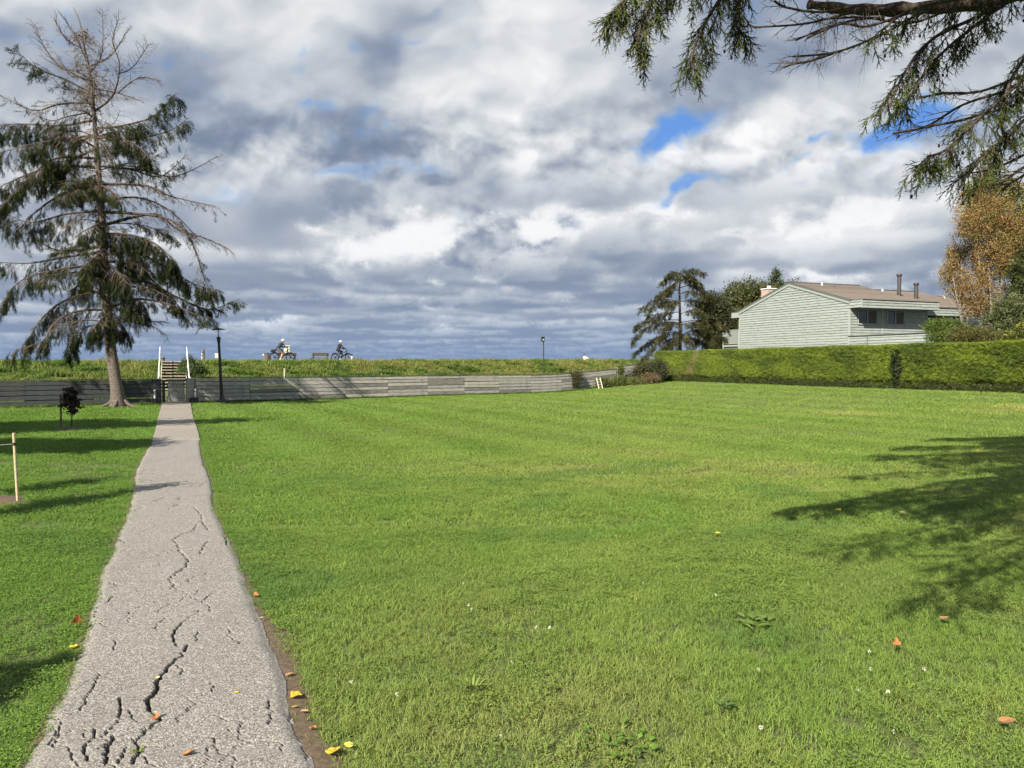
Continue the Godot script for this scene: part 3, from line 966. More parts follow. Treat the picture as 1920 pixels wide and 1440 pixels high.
func build_grass() -> void:
	patches = fnoise(301, 0.13, 4)
	lush = fnoise(302, 0.33, 3)
	var kinds := [tuft(34, 0.055, 0.018, 0.034, 0.0013, 1.7, 0.20), tuft(34, 0.06, 0.016, 0.031, 0.0015, 2.5, 0.30), clover(16, 0.065, 0.021, 0.0062),
		tuft(42, 0.11, 0.019, 0.034, 0.0023, 1.5, 0.13), tuft(42, 0.12, 0.018, 0.032, 0.0026, 2.0, 0.15), tuft(56, 0.24, 0.022, 0.040, 0.0044, 1.4, 0.10)]
	var where := [[], [], [], [], [], []]
	var tints := [[], [], [], [], [], []]
	var clovers := fnoise(303, 0.55, 3)
	var sow := func(n: int, z0: float, z1: float, side: float, pick: Array, size: float) -> void:
		for k in n:
			var z := sqrt(lerpf(z0 * z0, z1 * z1, rng.randf()))
			var x := rng.randf_range(-side, side) * (z + 1.0)
			if z > 33.0 + 0.78 * (x + 13.8) - 0.25 or bare(x, z) or 0.92 * x + 0.39 * z > 30.4:
				continue
			var c := lawn_color(x, z)
			var kind: int = pick[rng.randi() % pick.size()]
			var cl := clovers.get_noise_2d(x, z)
			if z < 13.0 and (cl > 0.05 and rng.randf() < 0.34 or x < path_left(z) and rng.randf() < 0.45):
				kind = 2
				c = c.lerp(Color(0.085, 0.155, 0.026), 0.6)
			var lean := Vector3(-0.45, 0, -0.89).cross(Vector3.UP).normalized()
			var st := stripe(x, z)
			c = c * (1.0 + 0.035 * st)  # stripe tone put into the colour, for the light on leaning blades
			var b := Basis(lean, 0.07 * st + rng.randfn(0, 0.10)) * Basis(Vector3.UP, rng.randf() * TAU)
			var g := size * rng.randf_range(0.75, 1.25) * (1.0 + 0.25 * lush.get_noise_2d(x * 3.0, z * 3.0))
			where[kind].append(Transform3D(b.scaled(Vector3(g, g, g)), on(x, z)))
			tints[kind].append(shade(c * 1.48, 0.13))
	sow.call(34000, 1.8, 7.5, 0.95, [0, 0, 1], 1.0)
	sow.call(30000, 5.0, 11.0, 0.85, [0, 1, 1, 3], 1.05)
	sow.call(30000, 8.0, 17.0, 0.80, [1, 3, 4], 1.1)
	sow.call(34000, 13.0, 27.0, 0.76, [3, 4, 4], 1.15)
	sow.call(54000, 22.0, 58.0, 0.74, [4, 5, 5], 1.15)
	# the fringe that creeps over both edges of the path
	for k in 5200:
		var z := 2.2 + 22.0 * pow(rng.randf(), 1.6)
		var side := rng.randi() % 2
		var off := rng.randf_range(-0.02, 0.12)
		var x := path_left(z) - off if side == 0 else path_right(z) + off
		if side == 1 and z < 5.4 and off < 0.13 * smoothstep(5.4, 4.2, z) or crumble.get_noise_2d(z * 1.4, side * 50.0) > 0.28:
			continue
		var kind := 0 if rng.randf() < 0.6 else (2 if rng.randf() < 0.5 else 1)
		where[kind].append(Transform3D(Basis(Vector3.UP, rng.randf() * TAU).scaled(Vector3.ONE * rng.randf_range(0.7, 1.2)), on(x, z, 0.004)))
		tints[kind].append(shade(lawn_color(x, z) * 1.45, 0.15))
	# the lawn beside and behind the camera, seen by nothing but the light
	sow.call(4000, 0.6, 1.8, 2.5, [0, 1], 1.2)
	var lawn := Node3D.new()
	lawn.name = "lawn_grass"
	add_child(lawn)
	tag(lawn, "", "", "", "stuff")
	for k in kinds.size():
		scatter(["short_grass", "short_grass", "clover", "mown_grass", "mown_grass", "mown_grass"][k], kinds[k], M.grass, where[k], tints[k], lawn)
	# coarse grass and weeds on the dyke
	var rank := [tuft(46, 0.22, 0.10, 0.34, 0.010, 0.9, 0.14), tuft(40, 0.26, 0.06, 0.24, 0.013, 1.3, 0.10), clover(40, 0.26, 0.20, 0.045)]
	var w2 := [[], [], []]
	var t2 := [[], [], []]
	var mixn := fnoise(304, 0.22, 4)
	for k in 46000:
		var s := rng.randf_range(-30.0, 85.0)
		var q := rng.randf_range(36.0, 57.8)
		if q < 46.0 and rng.randf() < 0.45:
			continue
		var p := from_dyke(s, q)
		if p.x / p.y > 0.25 or p.x / p.y < -0.85 or Vector2(p.x - stair_foot.x, p.y - stair_foot.y).dot(Vector2(0.915, 0.404)) < 0.85 and Vector2(p.x - stair_foot.x, p.y - stair_foot.y).dot(Vector2(0.915, 0.404)) > -0.85:
			continue
		var m := mixn.get_noise_2d(p.x, p.y)
		var warm := smoothstep(-10.0, 45.0, s)
		var c := Color(0.075, 0.14, 0.020).lerp(Color(0.16, 0.165, 0.05), clampf(0.15 + 0.5 * warm + 1.1 * m, 0, 1))
		if rng.randf() < 0.10:
			c = Color(0.06, 0.10, 0.024)
		if q > 57.2:
			c = c.lerp(Color(0.33, 0.30, 0.15), 0.75)
		var kind := 2 if m < -0.12 and rng.randf() < 0.6 else (0 if rng.randf() < 0.5 else 1)
		var g := rng.randf_range(0.6, 1.25) * (0.30 if q > 55.6 else 1.0) * (1.0 + 0.7 * mixn.get_noise_2d(p.x * 3.0, p.y * 3.0))
		w2[kind].append(Transform3D(Basis(Vector3.UP, rng.randf() * TAU).scaled(Vector3(g, g, g)), on_land(p.x, p.y)))
		t2[kind].append(shade(c * 1.5, 0.2))
	var dg := Node3D.new()
	dg.name = "embankment_grass"
	add_child(dg)
	tag(dg, "", "", "", "stuff")
	for k in 3:
		scatter(["rank_grass", "rank_grass", "broad_weeds"][k], rank[k], M.grass, w2[k], t2[k], dg)
	# grass left standing along the foot of the fence
	var w3 := []
	var t3 := []
	for k in 2600:
		var s := rng.randf_range(-24.0, 46.0)
		var p := from_dyke(s, 34.55 + rng.randf_range(-0.45, 0.12))
		if absf(p.x - path_left(p.y) - 0.6) < 0.9:
			continue
		var g := rng.randf_range(0.12, 0.45) * (1.0 + 1.2 * smoothstep(28.0, 40.0, s))
		w3.append(Transform3D(Basis(Vector3.UP, rng.randf() * TAU).scaled(Vector3(g, g, g)), on(p.x, p.y)))
		t3.append(shade(Color(0.075, 0.13, 0.025), 0.2))
	scatter("fence_foot_grass", rank[0], M.grass, w3, t3)

var stair_foot := Vector2(-19.5, 44.3)

# ---------------------------------------------------------------- fence, gate, steps and what stands along the dyke
func fence_at(s: float) -> Vector2:         # place along the fence line
	return from_dyke(s, 34.53)

func fence_s(px: float) -> float:           # where the sight line at that column meets the fence line
	var k := (px - 960.0) / 1440.0
	var z := 43.76 / (1.0 - 0.78 * k)
	return along(k * z, z)

func fence_run(label: String, s0: float, s1: float, boards: int, mats: Array, top: float, posts_in_front: bool, gaps: float) -> Node3D:
	var a := fence_at(s0)
	var b := fence_at(s1)
	var y0 := ground(a.x, a.y)
	var root := thing("board_fence", label, "fence", Vector3(a.x, y0, -a.y), 0.0, "grey board fences along the foot of the dyke")
	var out := Vector3(0.6151, 0, 0.7885)      # towards the lawn
	var dir := Vector3(0.7885, 0, -0.6151)
	var turn := Basis(dir, Vector3.UP, -dir.cross(Vector3.UP) * -1.0)
	turn = Basis(dir, Vector3.UP, dir.cross(Vector3.UP))
	var n := maxi(1, roundi((s1 - s0) / 2.44))
	var bay := (s1 - s0) / n
	var pitch := (top - 0.03) / boards
	for k in n + 1:
		var p := fence_at(s0 + bay * k)
		var sh := Shape.new()
		sh.box(Vector3(0, (top - 0.03) / 2 - 0.12, 0), Vector3(0.09, top + 0.19, 0.09), Basis.IDENTITY, 0.008)
		build("post", sh, M.grey_board_dark, root, Transform3D(turn, Vector3(p.x - a.x, ground(p.x, p.y) - y0, -(p.y - a.y)) - out * 0.075))
	for k in n:
		var p := fence_at(s0 + bay * (k + 0.5))
		var base := Vector3(p.x - a.x, ground(p.x, p.y) - y0, -(p.y - a.y))
		var pa := fence_at(s0 + bay * k)
		var pb := fence_at(s0 + bay * (k + 1))
		var slope := atan2(ground(pb.x, pb.y) - ground(pa.x, pa.y), bay)
		for j in boards:
			var sh := Shape.new()
			var h := pitch - gaps * rng.randf_range(0.7, 1.5)
			sh.box(Vector3.ZERO, Vector3(bay - rng.randf_range(0.004, 0.018), h, 0.026), Basis.IDENTITY, 0.004)
			var t := turn * Basis(Vector3.BACK, slope + rng.randfn(0, 0.0032)) * Basis(Vector3.RIGHT, rng.randfn(0, 0.012))
			build("board", sh, mats[rng.randi() % mats.size()], root, Transform3D(t, base + Vector3.UP * (0.045 + pitch * (j + 0.5) + rng.randfn(0, 0.004)) + out * (0.016 + rng.randf_range(-0.003, 0.003))))
		for j in boards - 1:      # boards nailed behind the gaps
			if rng.randf() < gaps * 7.0:
				continue
			var bk := Shape.new()
			bk.box(Vector3.ZERO, Vector3(bay - 0.02, 0.085, 0.02))
			build("backing_board", bk, mats[rng.randi() % mats.size()], root, Transform3D(turn * Basis(Vector3.BACK, slope), base + Vector3.UP * (0.045 + pitch * (j + 1)) - out * 0.017))
		var cap := Shape.new()
		cap.box(Vector3.ZERO, Vector3(bay - 0.006, 0.035, 0.14), Basis.IDENTITY, 0.006)
		build("cap_board", cap, M.slate_board, root, Transform3D(turn * Basis(Vector3.BACK, slope), base + Vector3.UP * (top + 0.038) - out * 0.02))
		if posts_in_front:
			var st := Shape.new()
			st.box(Vector3.ZERO, Vector3(0.07, top - 0.06, 0.022), Basis.IDENTITY, 0.004)
			build("batten", st, M.slate_board, root, Transform3D(turn, Vector3(pa.x - a.x, ground(pa.x, pa.y) - y0 + top / 2 + 0.02, -(pa.y - a.y)) + out * 0.043))
	return root

func build_fences() -> void:
	var dark := [M.slate_board, M.slate_board, M.slate_board_worn]
	fence_run("slate grey board fence left of the gate, behind the spruce", fence_s(-420), fence_s(290), 5, dark, 0.97, false, 0.022)
	fence_run("long weathered board fence from the gate to the hedge, streaked by tree shadow", fence_s(366), fence_s(1156), 6, [M.grey_board, M.grey_board, M.grey_board_dark, M.grey_board_pale], 1.04, false, 0.028)
	fence_run("short raised bay of pale board fence beside the dark bush", fence_s(1156) + 0.06, fence_s(1156) + 4.9, 6, [M.grey_board_pale, M.grey_board], 1.2, false, 0.028)
	build_gate()

func build_gate() -> void:
	var dir := Vector3(0.7885, 0, -0.6151)
	var turn := Basis(dir, Vector3.UP, dir.cross(Vector3.UP))
	var a := fence_at(fence_s(303))
	var b := fence_at(fence_s(349))
	var w := a.distance_to(b)
	var g := thing("garden_gate", "low grey gate of upright boards at the end of the path", "gate", Vector3(a.x, ground(a.x, a.y), -a.y), 0.0)
	var local := func(x: float, y: float, z := 0.0) -> Transform3D: return Transform3D(turn, turn * Vector3(x, y, z))
	var n := 6
	for k in n:
		var s := Shape.new()
		s.box(Vector3.ZERO, Vector3((w - 0.3) / n - 0.014, 0.86 + rng.randf_range(-0.006, 0.006), 0.024), Basis.IDENTITY, 0.004)
		build("board", s, M.gate_wood, g, local.call(0.24 + (w - 0.3) / n * (k + 0.5), 0.49, 0.02))
	for y in [0.2, 0.75]:
		var s := Shape.new()
		s.box(Vector3.ZERO, Vector3(w - 0.26, 0.09, 0.04), Basis.IDENTITY, 0.005)
		build("rail", s, M.slate_board, g, local.call(0.24 + (w - 0.3) / 2, y, -0.02))
	var cap := Shape.new()
	cap.box(Vector3.ZERO, Vector3(w - 0.2, 0.05, 0.09), Basis.IDENTITY, 0.006)
	build("cap_rail", cap, M.grey_board_pale, g, local.call(0.24 + (w - 0.3) / 2, 0.985, 0.0))
	var br := Shape.new()
	br.box(Vector3.ZERO, Vector3(0.85, 0.06, 0.02), Basis(Vector3.BACK, -0.5), 0.003)
	build("brace", br, M.slate_board, g, local.call(0.24 + (w - 0.3) / 2, 0.5, -0.045))
	var hp := Shape.new()
	hp.box(Vector3.ZERO, Vector3(0.1, 0.94, 0.1), Basis.IDENTITY, 0.008)
	build("hinge_post", hp, M.black_metal, g, local.call(0.09, 0.45, -0.05))
	var la := Shape.new()
	la.box(Vector3.ZERO, Vector3(0.12, 0.03, 0.03), Basis.IDENTITY, 0.004)
	build("latch", la, M.dark_metal, g, local.call(w - 0.1, 0.78, 0.05))
	# boarded pillars either side
	for side in 2:
		var x0: float = -0.34 if side == 0 else w + 0.0
		var pl := thing("gate_pillar", ["narrow boarded pillar on the left of the gate", "pale plain pillar on the right of the gate"][side], "gate pillar", Vector3(a.x, ground(a.x, a.y), -a.y), 0.0)
		var s := Shape.new()
		s.box(Vector3.ZERO, Vector3(0.32, 1.0, 0.16), Basis.IDENTITY, 0.01)
		build("panel", s, M.slate_board if side == 0 else M.grey_board, pl, local.call(x0 + 0.16, 0.5, 0.0))
		var c := Shape.new()
		c.box(Vector3.ZERO, Vector3(0.36, 0.04, 0.2), Basis.IDENTITY, 0.008)
		build("cap", c, M.grey_board_pale, pl, local.call(x0 + 0.16, 1.022, 0.0))
		var bs := Shape.new()
		bs.box(Vector3.ZERO, Vector3(0.34, 0.22, 0.2), Basis.IDENTITY, 0.012)
		build("foot_block", bs, M.black_metal, pl, local.call(x0 + (0.06 if side == 0 else 0.28), 0.1, 0.11))
		var wp := thing("white_post", ["stubby white post at the left gate pillar", "stubby white post at the right gate pillar"][side], "post", Vector3(a.x, ground(a.x, a.y), -a.y), 0.0, "stubby white posts beside the gate")
		var ws := Shape.new()
		ws.lathe([[0.0, 0.2], [0.042, 0.2], [0.042, 0.32], [0.032, 0.34], [0.032, 0.50], [0.045, 0.52], [0.045, 0.57], [0.0, 0.58]], Vector3.ZERO, 12)
		build("tube", ws, M.white_paint, wp, local.call(x0 + (0.03 if side == 0 else 0.33), 0.0, 0.16))
		var wk := Shape.new()
		wk.box(Vector3.ZERO, Vector3(0.07, 0.21, 0.07), Basis.IDENTITY, 0.01)
		build("base", wk, M.black_metal, wp, local.call(x0 + (0.03 if side == 0 else 0.33), 0.1, 0.25))

func build_steps() -> void:
	# timber steps up the dyke with white pipe rails
	var d2 := Vector2(-0.404, 0.915)
	var turn := Basis(Vector3(0.915, 0, -0.404), Vector3.UP, Vector3(0.404, 0, 0.915))
	var foot := Vector3(stair_foot.x, 0, -stair_foot.y)
	var st := thing("timber_steps", "weathered open timber steps climbing the dyke beyond the gate", "steps", foot, 0.0)
	var run := 6.6
	var rise := func(k: float) -> float: return 0.22 + 1.62 * k
	for k in 10:
		var s := Shape.new()
		s.box(Vector3.ZERO, Vector3(1.36, 0.07, 0.34), Basis.IDENTITY, 0.008)
		build("tread", s, M.tread_wood, st, Transform3D(turn, turn * Vector3(0, rise.call(k / 9.0), -run * k / 9.0)))
		var r := Shape.new()
		r.box(Vector3.ZERO, Vector3(1.34, 0.09, 0.04), Basis.IDENTITY, 0.004)
		build("riser", r, M.brown_wood, st, Transform3D(turn, turn * Vector3(0, rise.call(k / 9.0) - 0.085, -run * k / 9.0 - 0.17)))
	for x in [-0.7, 0.7]:
		var s := Shape.new()
		var len := Vector2(run, 1.66).length() + 0.5
		s.box(Vector3.ZERO, Vector3(0.05, 0.24, len), Basis.IDENTITY, 0.006)
		build("stringer", s, M.grey_board_pale, st, Transform3D(turn * Basis(Vector3.RIGHT, atan2(1.66, run)), turn * Vector3(x, rise.call(0.5) - 0.08, -run / 2)))
	for side in 2:
		var x: float = [-0.80, 0.80][side]
		var hr := thing("pipe_handrail", ["white pipe handrail on the left of the dyke steps", "white pipe handrail with a flared foot right of the dyke steps"][side], "handrail", foot, 0.0, "white pipe handrails of the dyke steps")
		var p := Shape.new()
		var pts := [Vector3(x * (1.0 if side == 0 else 1.22), 0.1, 1.7), Vector3(x * (1.0 if side == 0 else 1.16), 0.62, 1.5), Vector3(x, 0.98, 0.6), Vector3(x * 1.0, 1.12, 0.0), Vector3(x * 1.0, 1.9, -run * 0.5), Vector3(x * 1.0, 2.72, -run), Vector3(x * 1.0, 2.78, -run - 0.3)]
		var cp := curve_points(pts.map(func(v): return turn * v), 5)
		var rr := PackedFloat32Array()
		for k in cp.size():
			rr.append(0.036)
		p.tube(cp, rr, 8)
		build("pipe", p, M.white_paint, hr)
		for k in [0.0, 0.5, 1.0]:
			var q := Shape.new()
			q.rod(turn * Vector3(x, rise.call(k) - 0.3, -run * k), turn * Vector3(x, 1.1 + 1.62 * k, -run * k), 0.03)
			build("upright", q, M.white_paint, hr)
		if side == 1:
			var fl := Shape.new()
			fl.box(Vector3.ZERO, Vector3(0.26, 0.24, 0.02), Basis.IDENTITY, 0.004)
			build("foot_plate", fl, M.white_paint, hr, Transform3D(turn * Basis(Vector3.BACK, -0.7), turn * Vector3(x * 1.16, 0.72, 1.5)))

func build_lamp() -> void:
	var at := Vector3(-12.62, 0, -33.4)
	var l := thing("garden_lamp", "black garden lamp post with a flat disc hood beside the gate", "lamp post", at, 0.0)
	var lean := Basis(Vector3.BACK, 0.045)
	var base := Shape.new()
	base.lathe([[0.0, -0.05], [0.22, -0.05], [0.22, 0.05], [0.17, 0.09], [0.10, 0.16], [0.082, 0.28], [0.0, 0.29]], Vector3.ZERO, 20)
	build("base", base, M.black_metal, l)
	var pole := Shape.new()
	pole.lathe([[0.0, 0.25], [0.075, 0.25], [0.062, 1.2], [0.052, 2.55], [0.058, 2.58], [0.088, 2.80], [0.088, 2.83], [0.0, 2.84]], Vector3.ZERO, 18, lean)
	build("pole", pole, M.black_metal, l)
	var stem := Shape.new()
	stem.lathe([[0.018, 2.82], [0.016, 3.2]], Vector3.ZERO, 10, lean)
	build("stem", stem, M.black_metal, l)
	var glass := Shape.new()
	glass.lathe([[0.0, 2.845], [0.04, 2.845], [0.04, 2.9], [0.0, 2.9]], Vector3.ZERO, 14, lean)
	build("lens", glass, M.grey_metal, l)
	var hood := Shape.new()
	hood.lathe([[0.0, 3.175], [0.16, 3.17], [0.29, 3.15], [0.30, 3.165], [0.16, 3.20], [0.04, 3.235], [0.0, 3.24]], Vector3.ZERO, 24, lean)
	build("hood", hood, M.black_metal, l)

func crest(px: float, q: float) -> Vector3:      # a spot on the dyke in that column of the view, q across
	var k := (px - 960.0) / 1440.0
	var z := q / (0.7885 - 0.6151 * k)
	return on_land(k * z, z)

func build_trail_things() -> void:
	var turn_y := atan2(0.6151, 0.7885)
	# nest box on a pole
	var p := crest(1019, 49.0)
	var b := thing("box_pole", "tall thin pole topped by a small dark box behind the fence", "pole", p, 0.25)
	var s := Shape.new()
	var h := 1.6 + (685.0 - 640.0) / 1440.0 * -p.z - p.y
	s.rod(Vector3(0, -0.3, 0), Vector3(0, h, 0), 0.055, 10, 0.05)
	build("pole", s, M.dark_metal, b)
	s = Shape.new()
	s.box(Vector3(-0.06, h + 0.16, 0), Vector3(0.26, 0.38, 0.26), Basis.IDENTITY, 0.01)
	build("box", s, M.frame_dark, b)
	s = Shape.new()
	s.box(Vector3(-0.06, h + 0.37, 0.02), Vector3(0.32, 0.03, 0.34), Basis.IDENTITY, 0.005)
	build("lid", s, M.slate_board, b)
	s = Shape.new()
	s.box(Vector3(-0.05, h + 0.13, 0.135), Vector3(0.12, 0.12, 0.01), Basis.IDENTITY, 0.002)
	build("opening", s, M.grey_metal, b)
	# litter bin
	p = crest(500, 66.3)
	var bin := thing("litter_bin", "slatted wooden litter bin with a dark flat lid behind the first bicycle", "litter bin", p, turn_y)
	for k in 14:
		var a := TAU * k / 14
		var sl := Shape.new()
		sl.box(Vector3.ZERO, Vector3(0.10, 0.68, 0.02), Basis.IDENTITY, 0.003)
		build("slat", sl, M.bench_wood, bin, Transform3D(Basis(Vector3.UP, a), Vector3(sin(a) * 0.27, 0.38, cos(a) * 0.27)))
	s = Shape.new()
	s.lathe([[0.0, 0.06], [0.24, 0.06], [0.25, 0.70], [0.0, 0.70]], Vector3.ZERO, 16)
	build("liner", s, M.bin_liner, bin)
	s = Shape.new()
	s.lathe([[0.0, 0.78], [0.33, 0.78], [0.34, 0.83], [0.30, 0.86], [0.0, 0.87]], Vector3.ZERO, 18)
	build("lid", s, M.dark_metal, bin)
	for a in [0.4, 2.5, 4.6]:
		s = Shape.new()
		s.rod(Vector3(sin(a) * 0.26, 0.68, cos(a) * 0.26), Vector3(sin(a) * 0.28, 0.8, cos(a) * 0.28), 0.02, 6)
		build("bracket", s, M.dark_metal, bin)
	s = Shape.new()
	s.box(Vector3(-0.3, 0.72, 0.05), Vector3(0.05, 0.15, 0.2), Basis.IDENTITY, 0.005)
	build("plate", s, M.white_paint, bin)
	bench(crest(538, 66.6), "timber park bench half hidden behind the first bicycle", turn_y)
	bench(crest(599, 66.2), "timber park bench standing free between the two cyclists", turn_y)
	# notice case on a post
	p = crest(538, 67.6)
	var n := thing("notice_case", "cream notice case with dark openings on a post behind the first cyclist", "notice case", p, turn_y - 0.3)
	s = Shape.new()
	s.box(Vector3(0, 1.2, 0), Vector3(0.48, 0.62, 0.26), Basis.IDENTITY, 0.012)
	build("case", s, M.cream_paint, n)
	s = Shape.new()
	s.box(Vector3(0, 1.54, 0.0), Vector3(0.62, 0.06, 0.40), Basis.IDENTITY, 0.01)
	build("roof", s, M.cream_paint, n)
	for y in [1.12, 1.38]:
		s = Shape.new()
		s.box(Vector3(0.06, y, 0.132), Vector3(0.13, 0.2, 0.012), Basis.IDENTITY, 0.002)
		build("opening", s, M.frame_dark, n)
	s = Shape.new()
	s.box(Vector3(0, 0.42, 0), Vector3(0.07, 0.96, 0.07), Basis.IDENTITY, 0.006)
	build("post", s, M.grey_metal, n)
	# bollard
	p = crest(660, 63.2)
	var bo := thing("bollard", "white bollard with a dark cap ahead of the second cyclist", "bollard", p, 0.0)
	s = Shape.new()
	s.lathe([[0.0, -0.1], [0.085, -0.1], [0.085, 0.5], [0.08, 0.56], [0.0, 0.56]], Vector3.ZERO, 14)
	build("post", s, M.white_paint, bo)
	s = Shape.new()
	s.lathe([[0.06, 0.55], [0.065, 0.76], [0.04, 0.8], [0.0, 0.81]], Vector3.ZERO, 14)
	build("cap", s, M.dark_metal, bo)
	# marker stake on the slope
	p = crest(533, 48.0)
	var mk := thing("marker_stake", "thin white marker stake on the grass slope below the first cyclist", "stake", p, 0.1)
	s = Shape.new()
	s.box(Vector3(0, 0.5, 0), Vector3(0.045, 1.3, 0.03), Basis.IDENTITY, 0.004)
	build("stake", s, M.white_paint, mk)
	s = Shape.new()
	s.box(Vector3(0, 1.17, 0.003), Vector3(0.05, 0.1, 0.036), Basis.IDENTITY, 0.004)
	build("tip", s, M.cream_paint, mk)
	# old posts and boards at the head of the steps
	var post := func(px: float, q: float, top: float, r: float, label: String, mat: Material) -> void:
		var at := crest(px, q)
		var o := thing("timber_post", label, "post", at, px)
		var sh := Shape.new()
		sh.lathe([[0.0, -0.2], [r, -0.2], [r * 0.97, top - 0.04], [r * 0.7, top], [0.0, top + 0.01]], Vector3.ZERO, 10)
		build("shaft", sh, mat, o)
		var c := Shape.new()
		c.lathe([[r * 1.06, top * 0.72], [r * 1.08, top * 0.72 + 0.01], [r * 1.08, top * 0.72 + 0.07], [r * 1.04, top * 0.72 + 0.08]], Vector3.ZERO, 10)
		build("band", c, M.dark_metal, o)
	post.call(382, 57.0, 1.0, 0.085, "brown timber post on the dyke right of the steps", M.brown_wood)
	post.call(379.0, 58.5, 0.72, 0.035, "pale slim post just behind the brown timber post", M.white_paint)
	post.call(306, 58.0, 0.42, 0.13, "low round timber pile at the head of the steps", M.brown_wood)
	var sg := thing("sign_board", "small white board on two legs behind the lamp post", "sign", crest(408, 56.2), turn_y - 0.2)
	s = Shape.new()
	s.box(Vector3(0, 0.52, 0), Vector3(0.34, 0.34, 0.03), Basis.IDENTITY, 0.006)
	build("board", s, M.white_paint, sg)
	for x in [-0.2, 0.2]:
		s = Shape.new()
		s.box(Vector3(x, 0.18, -0.04), Vector3(0.05, 0.7, 0.05), Basis.IDENTITY, 0.005)
		build("leg", s, M.brown_wood, sg)
	# white rack leaning on the pale end of the fence
	p = Vector3(0, 0, 0)
	var fs := fence_at(fence_s(1109))
	var rk := thing("white_rack", "small white ladder-like rack leaning on the pale fence", "rack", on(fs.x + 0.45, fs.y - 0.5), turn_y)
	for x in [-0.16, 0.16]:
		s = Shape.new()
		s.rod(Vector3(x, -0.02, 0.14), Vector3(x, 0.66, -0.10), 0.026, 8)
		build("rail", s, M.cream_paint, rk)
	for k in 4:
		s = Shape.new()
		s.rod(Vector3(-0.16, 0.1 + k * 0.15, 0.10 - k * 0.053), Vector3(0.16, 0.1 + k * 0.15, 0.10 - k * 0.053), 0.02, 6)
		build("rung", s, M.cream_paint, rk)

func bench(at: Vector3, label: String, turn: float) -> void:
	var b := thing("park_bench", label, "bench", at, turn, "timber benches on the dyke trail")
	for k in 3:
		var s := Shape.new()
		s.box(Vector3(0, 0.45, -0.14 + k * 0.14), Vector3(1.62, 0.045, 0.125), Basis.IDENTITY, 0.006)
		build("seat_plank", s, M.bench_wood, b)
	for k in 2:
		var s := Shape.new()
		s.box(Vector3(0, 0.68 + k * 0.15, 0.24 + k * 0.035), Vector3(1.62, 0.135, 0.04), Basis(Vector3.RIGHT, 0.2), 0.006)
		build("back_plank", s, M.bench_wood, b)
	for x in [-0.68, 0.68]:
		var s := Shape.new()
		s.box(Vector3(x, 0.2, -0.14), Vector3(0.09, 0.46, 0.1), Basis.IDENTITY, 0.008)
		s.box(Vector3(x, 0.43, 0.2), Vector3(0.09, 0.94, 0.09), Basis(Vector3.RIGHT, 0.12), 0.008)
		s.box(Vector3(x, 0.40, 0.02), Vector3(0.085, 0.06, 0.42), Basis.IDENTITY, 0.006)
		s.box(Vector3(x * 1.08, 0.38, -0.34), Vector3(0.085, 0.06, 0.42), Basis.IDENTITY, 0.006)
		build("leg", s, M.dark_metal, b)

# ---------------------------------------------------------------- house
func lap_board(len: float, h: float, cut_a := 0.0, cut_b := 0.0) -> Shape:
	# a lapped siding board lying along x: its foot stands proud of the board below; the ends may be cut to a roof slope
	var s := Shape.new()
	var l0 := Vector2(-len / 2, -len / 2 + cut_a)      # bottom and top of the left end
	var r0 := Vector2(len / 2, len / 2 - cut_b)
	var bot := -h / 2 + 0.010
	var top := h / 2
	var f := [Vector3(l0.x, bot, 0.052), Vector3(r0.x, bot, 0.052), Vector3(r0.y, top, 0.012), Vector3(l0.y, top, 0.012)]
	var k := [Vector3(l0.x, bot, 0.0), Vector3(r0.x, bot, 0.0), Vector3(r0.y, top, 0.0), Vector3(l0.y, top, 0.0)]
	s.quad(f[0], f[1], f[2], f[3])
	s.quad(k[1], k[0], k[3], k[2])
	s.quad(k[0], k[1], f[1], f[0])
	s.quad(f[3], f[2], k[2], k[3])
	s.quad(k[0], f[0], f[3], k[3])
	s.quad(f[1], k[1], k[2], f[2])
	return s

func side_up(root: Node, wall: Transform3D, x0: float, x1: float, y0: float, y1: float, pitch: float, span := 4.2) -> void:
	# rows of boards on a wall whose own axes are x along, y up, z out
	var y := y0
	while y < y1 - 0.02:
		var h := minf(pitch, y1 - y)
		var x := x0
		var first := true
		while x < x1 - 0.01:
			var l := minf(span * (rng.randf_range(0.25, 0.9) if first else rng.randf_range(0.8, 1.1)), x1 - x)
			if x1 - x - l < 0.5:
				l = x1 - x
			first = false
			build("siding_board", lap_board(l - 0.004, h), M["siding_%d" % (rng.randi() % 4)], root, wall * Transform3D(Basis(Vector3.BACK, rng.randfn(0, 0.0006)), Vector3(x + l / 2, y + h / 2 + rng.randfn(0, 0.002), 0)))
			x += l
		y += pitch

func part_box(called: String, m: Material, root: Node, at: Vector3, size: Vector3, turn := Basis.IDENTITY, bevel := 0.01) -> MeshInstance3D:
	var s := Shape.new()
	s.box(Vector3.ZERO, size, Basis.IDENTITY, bevel)
	return build(called, s, m, root, Transform3D(turn, at))

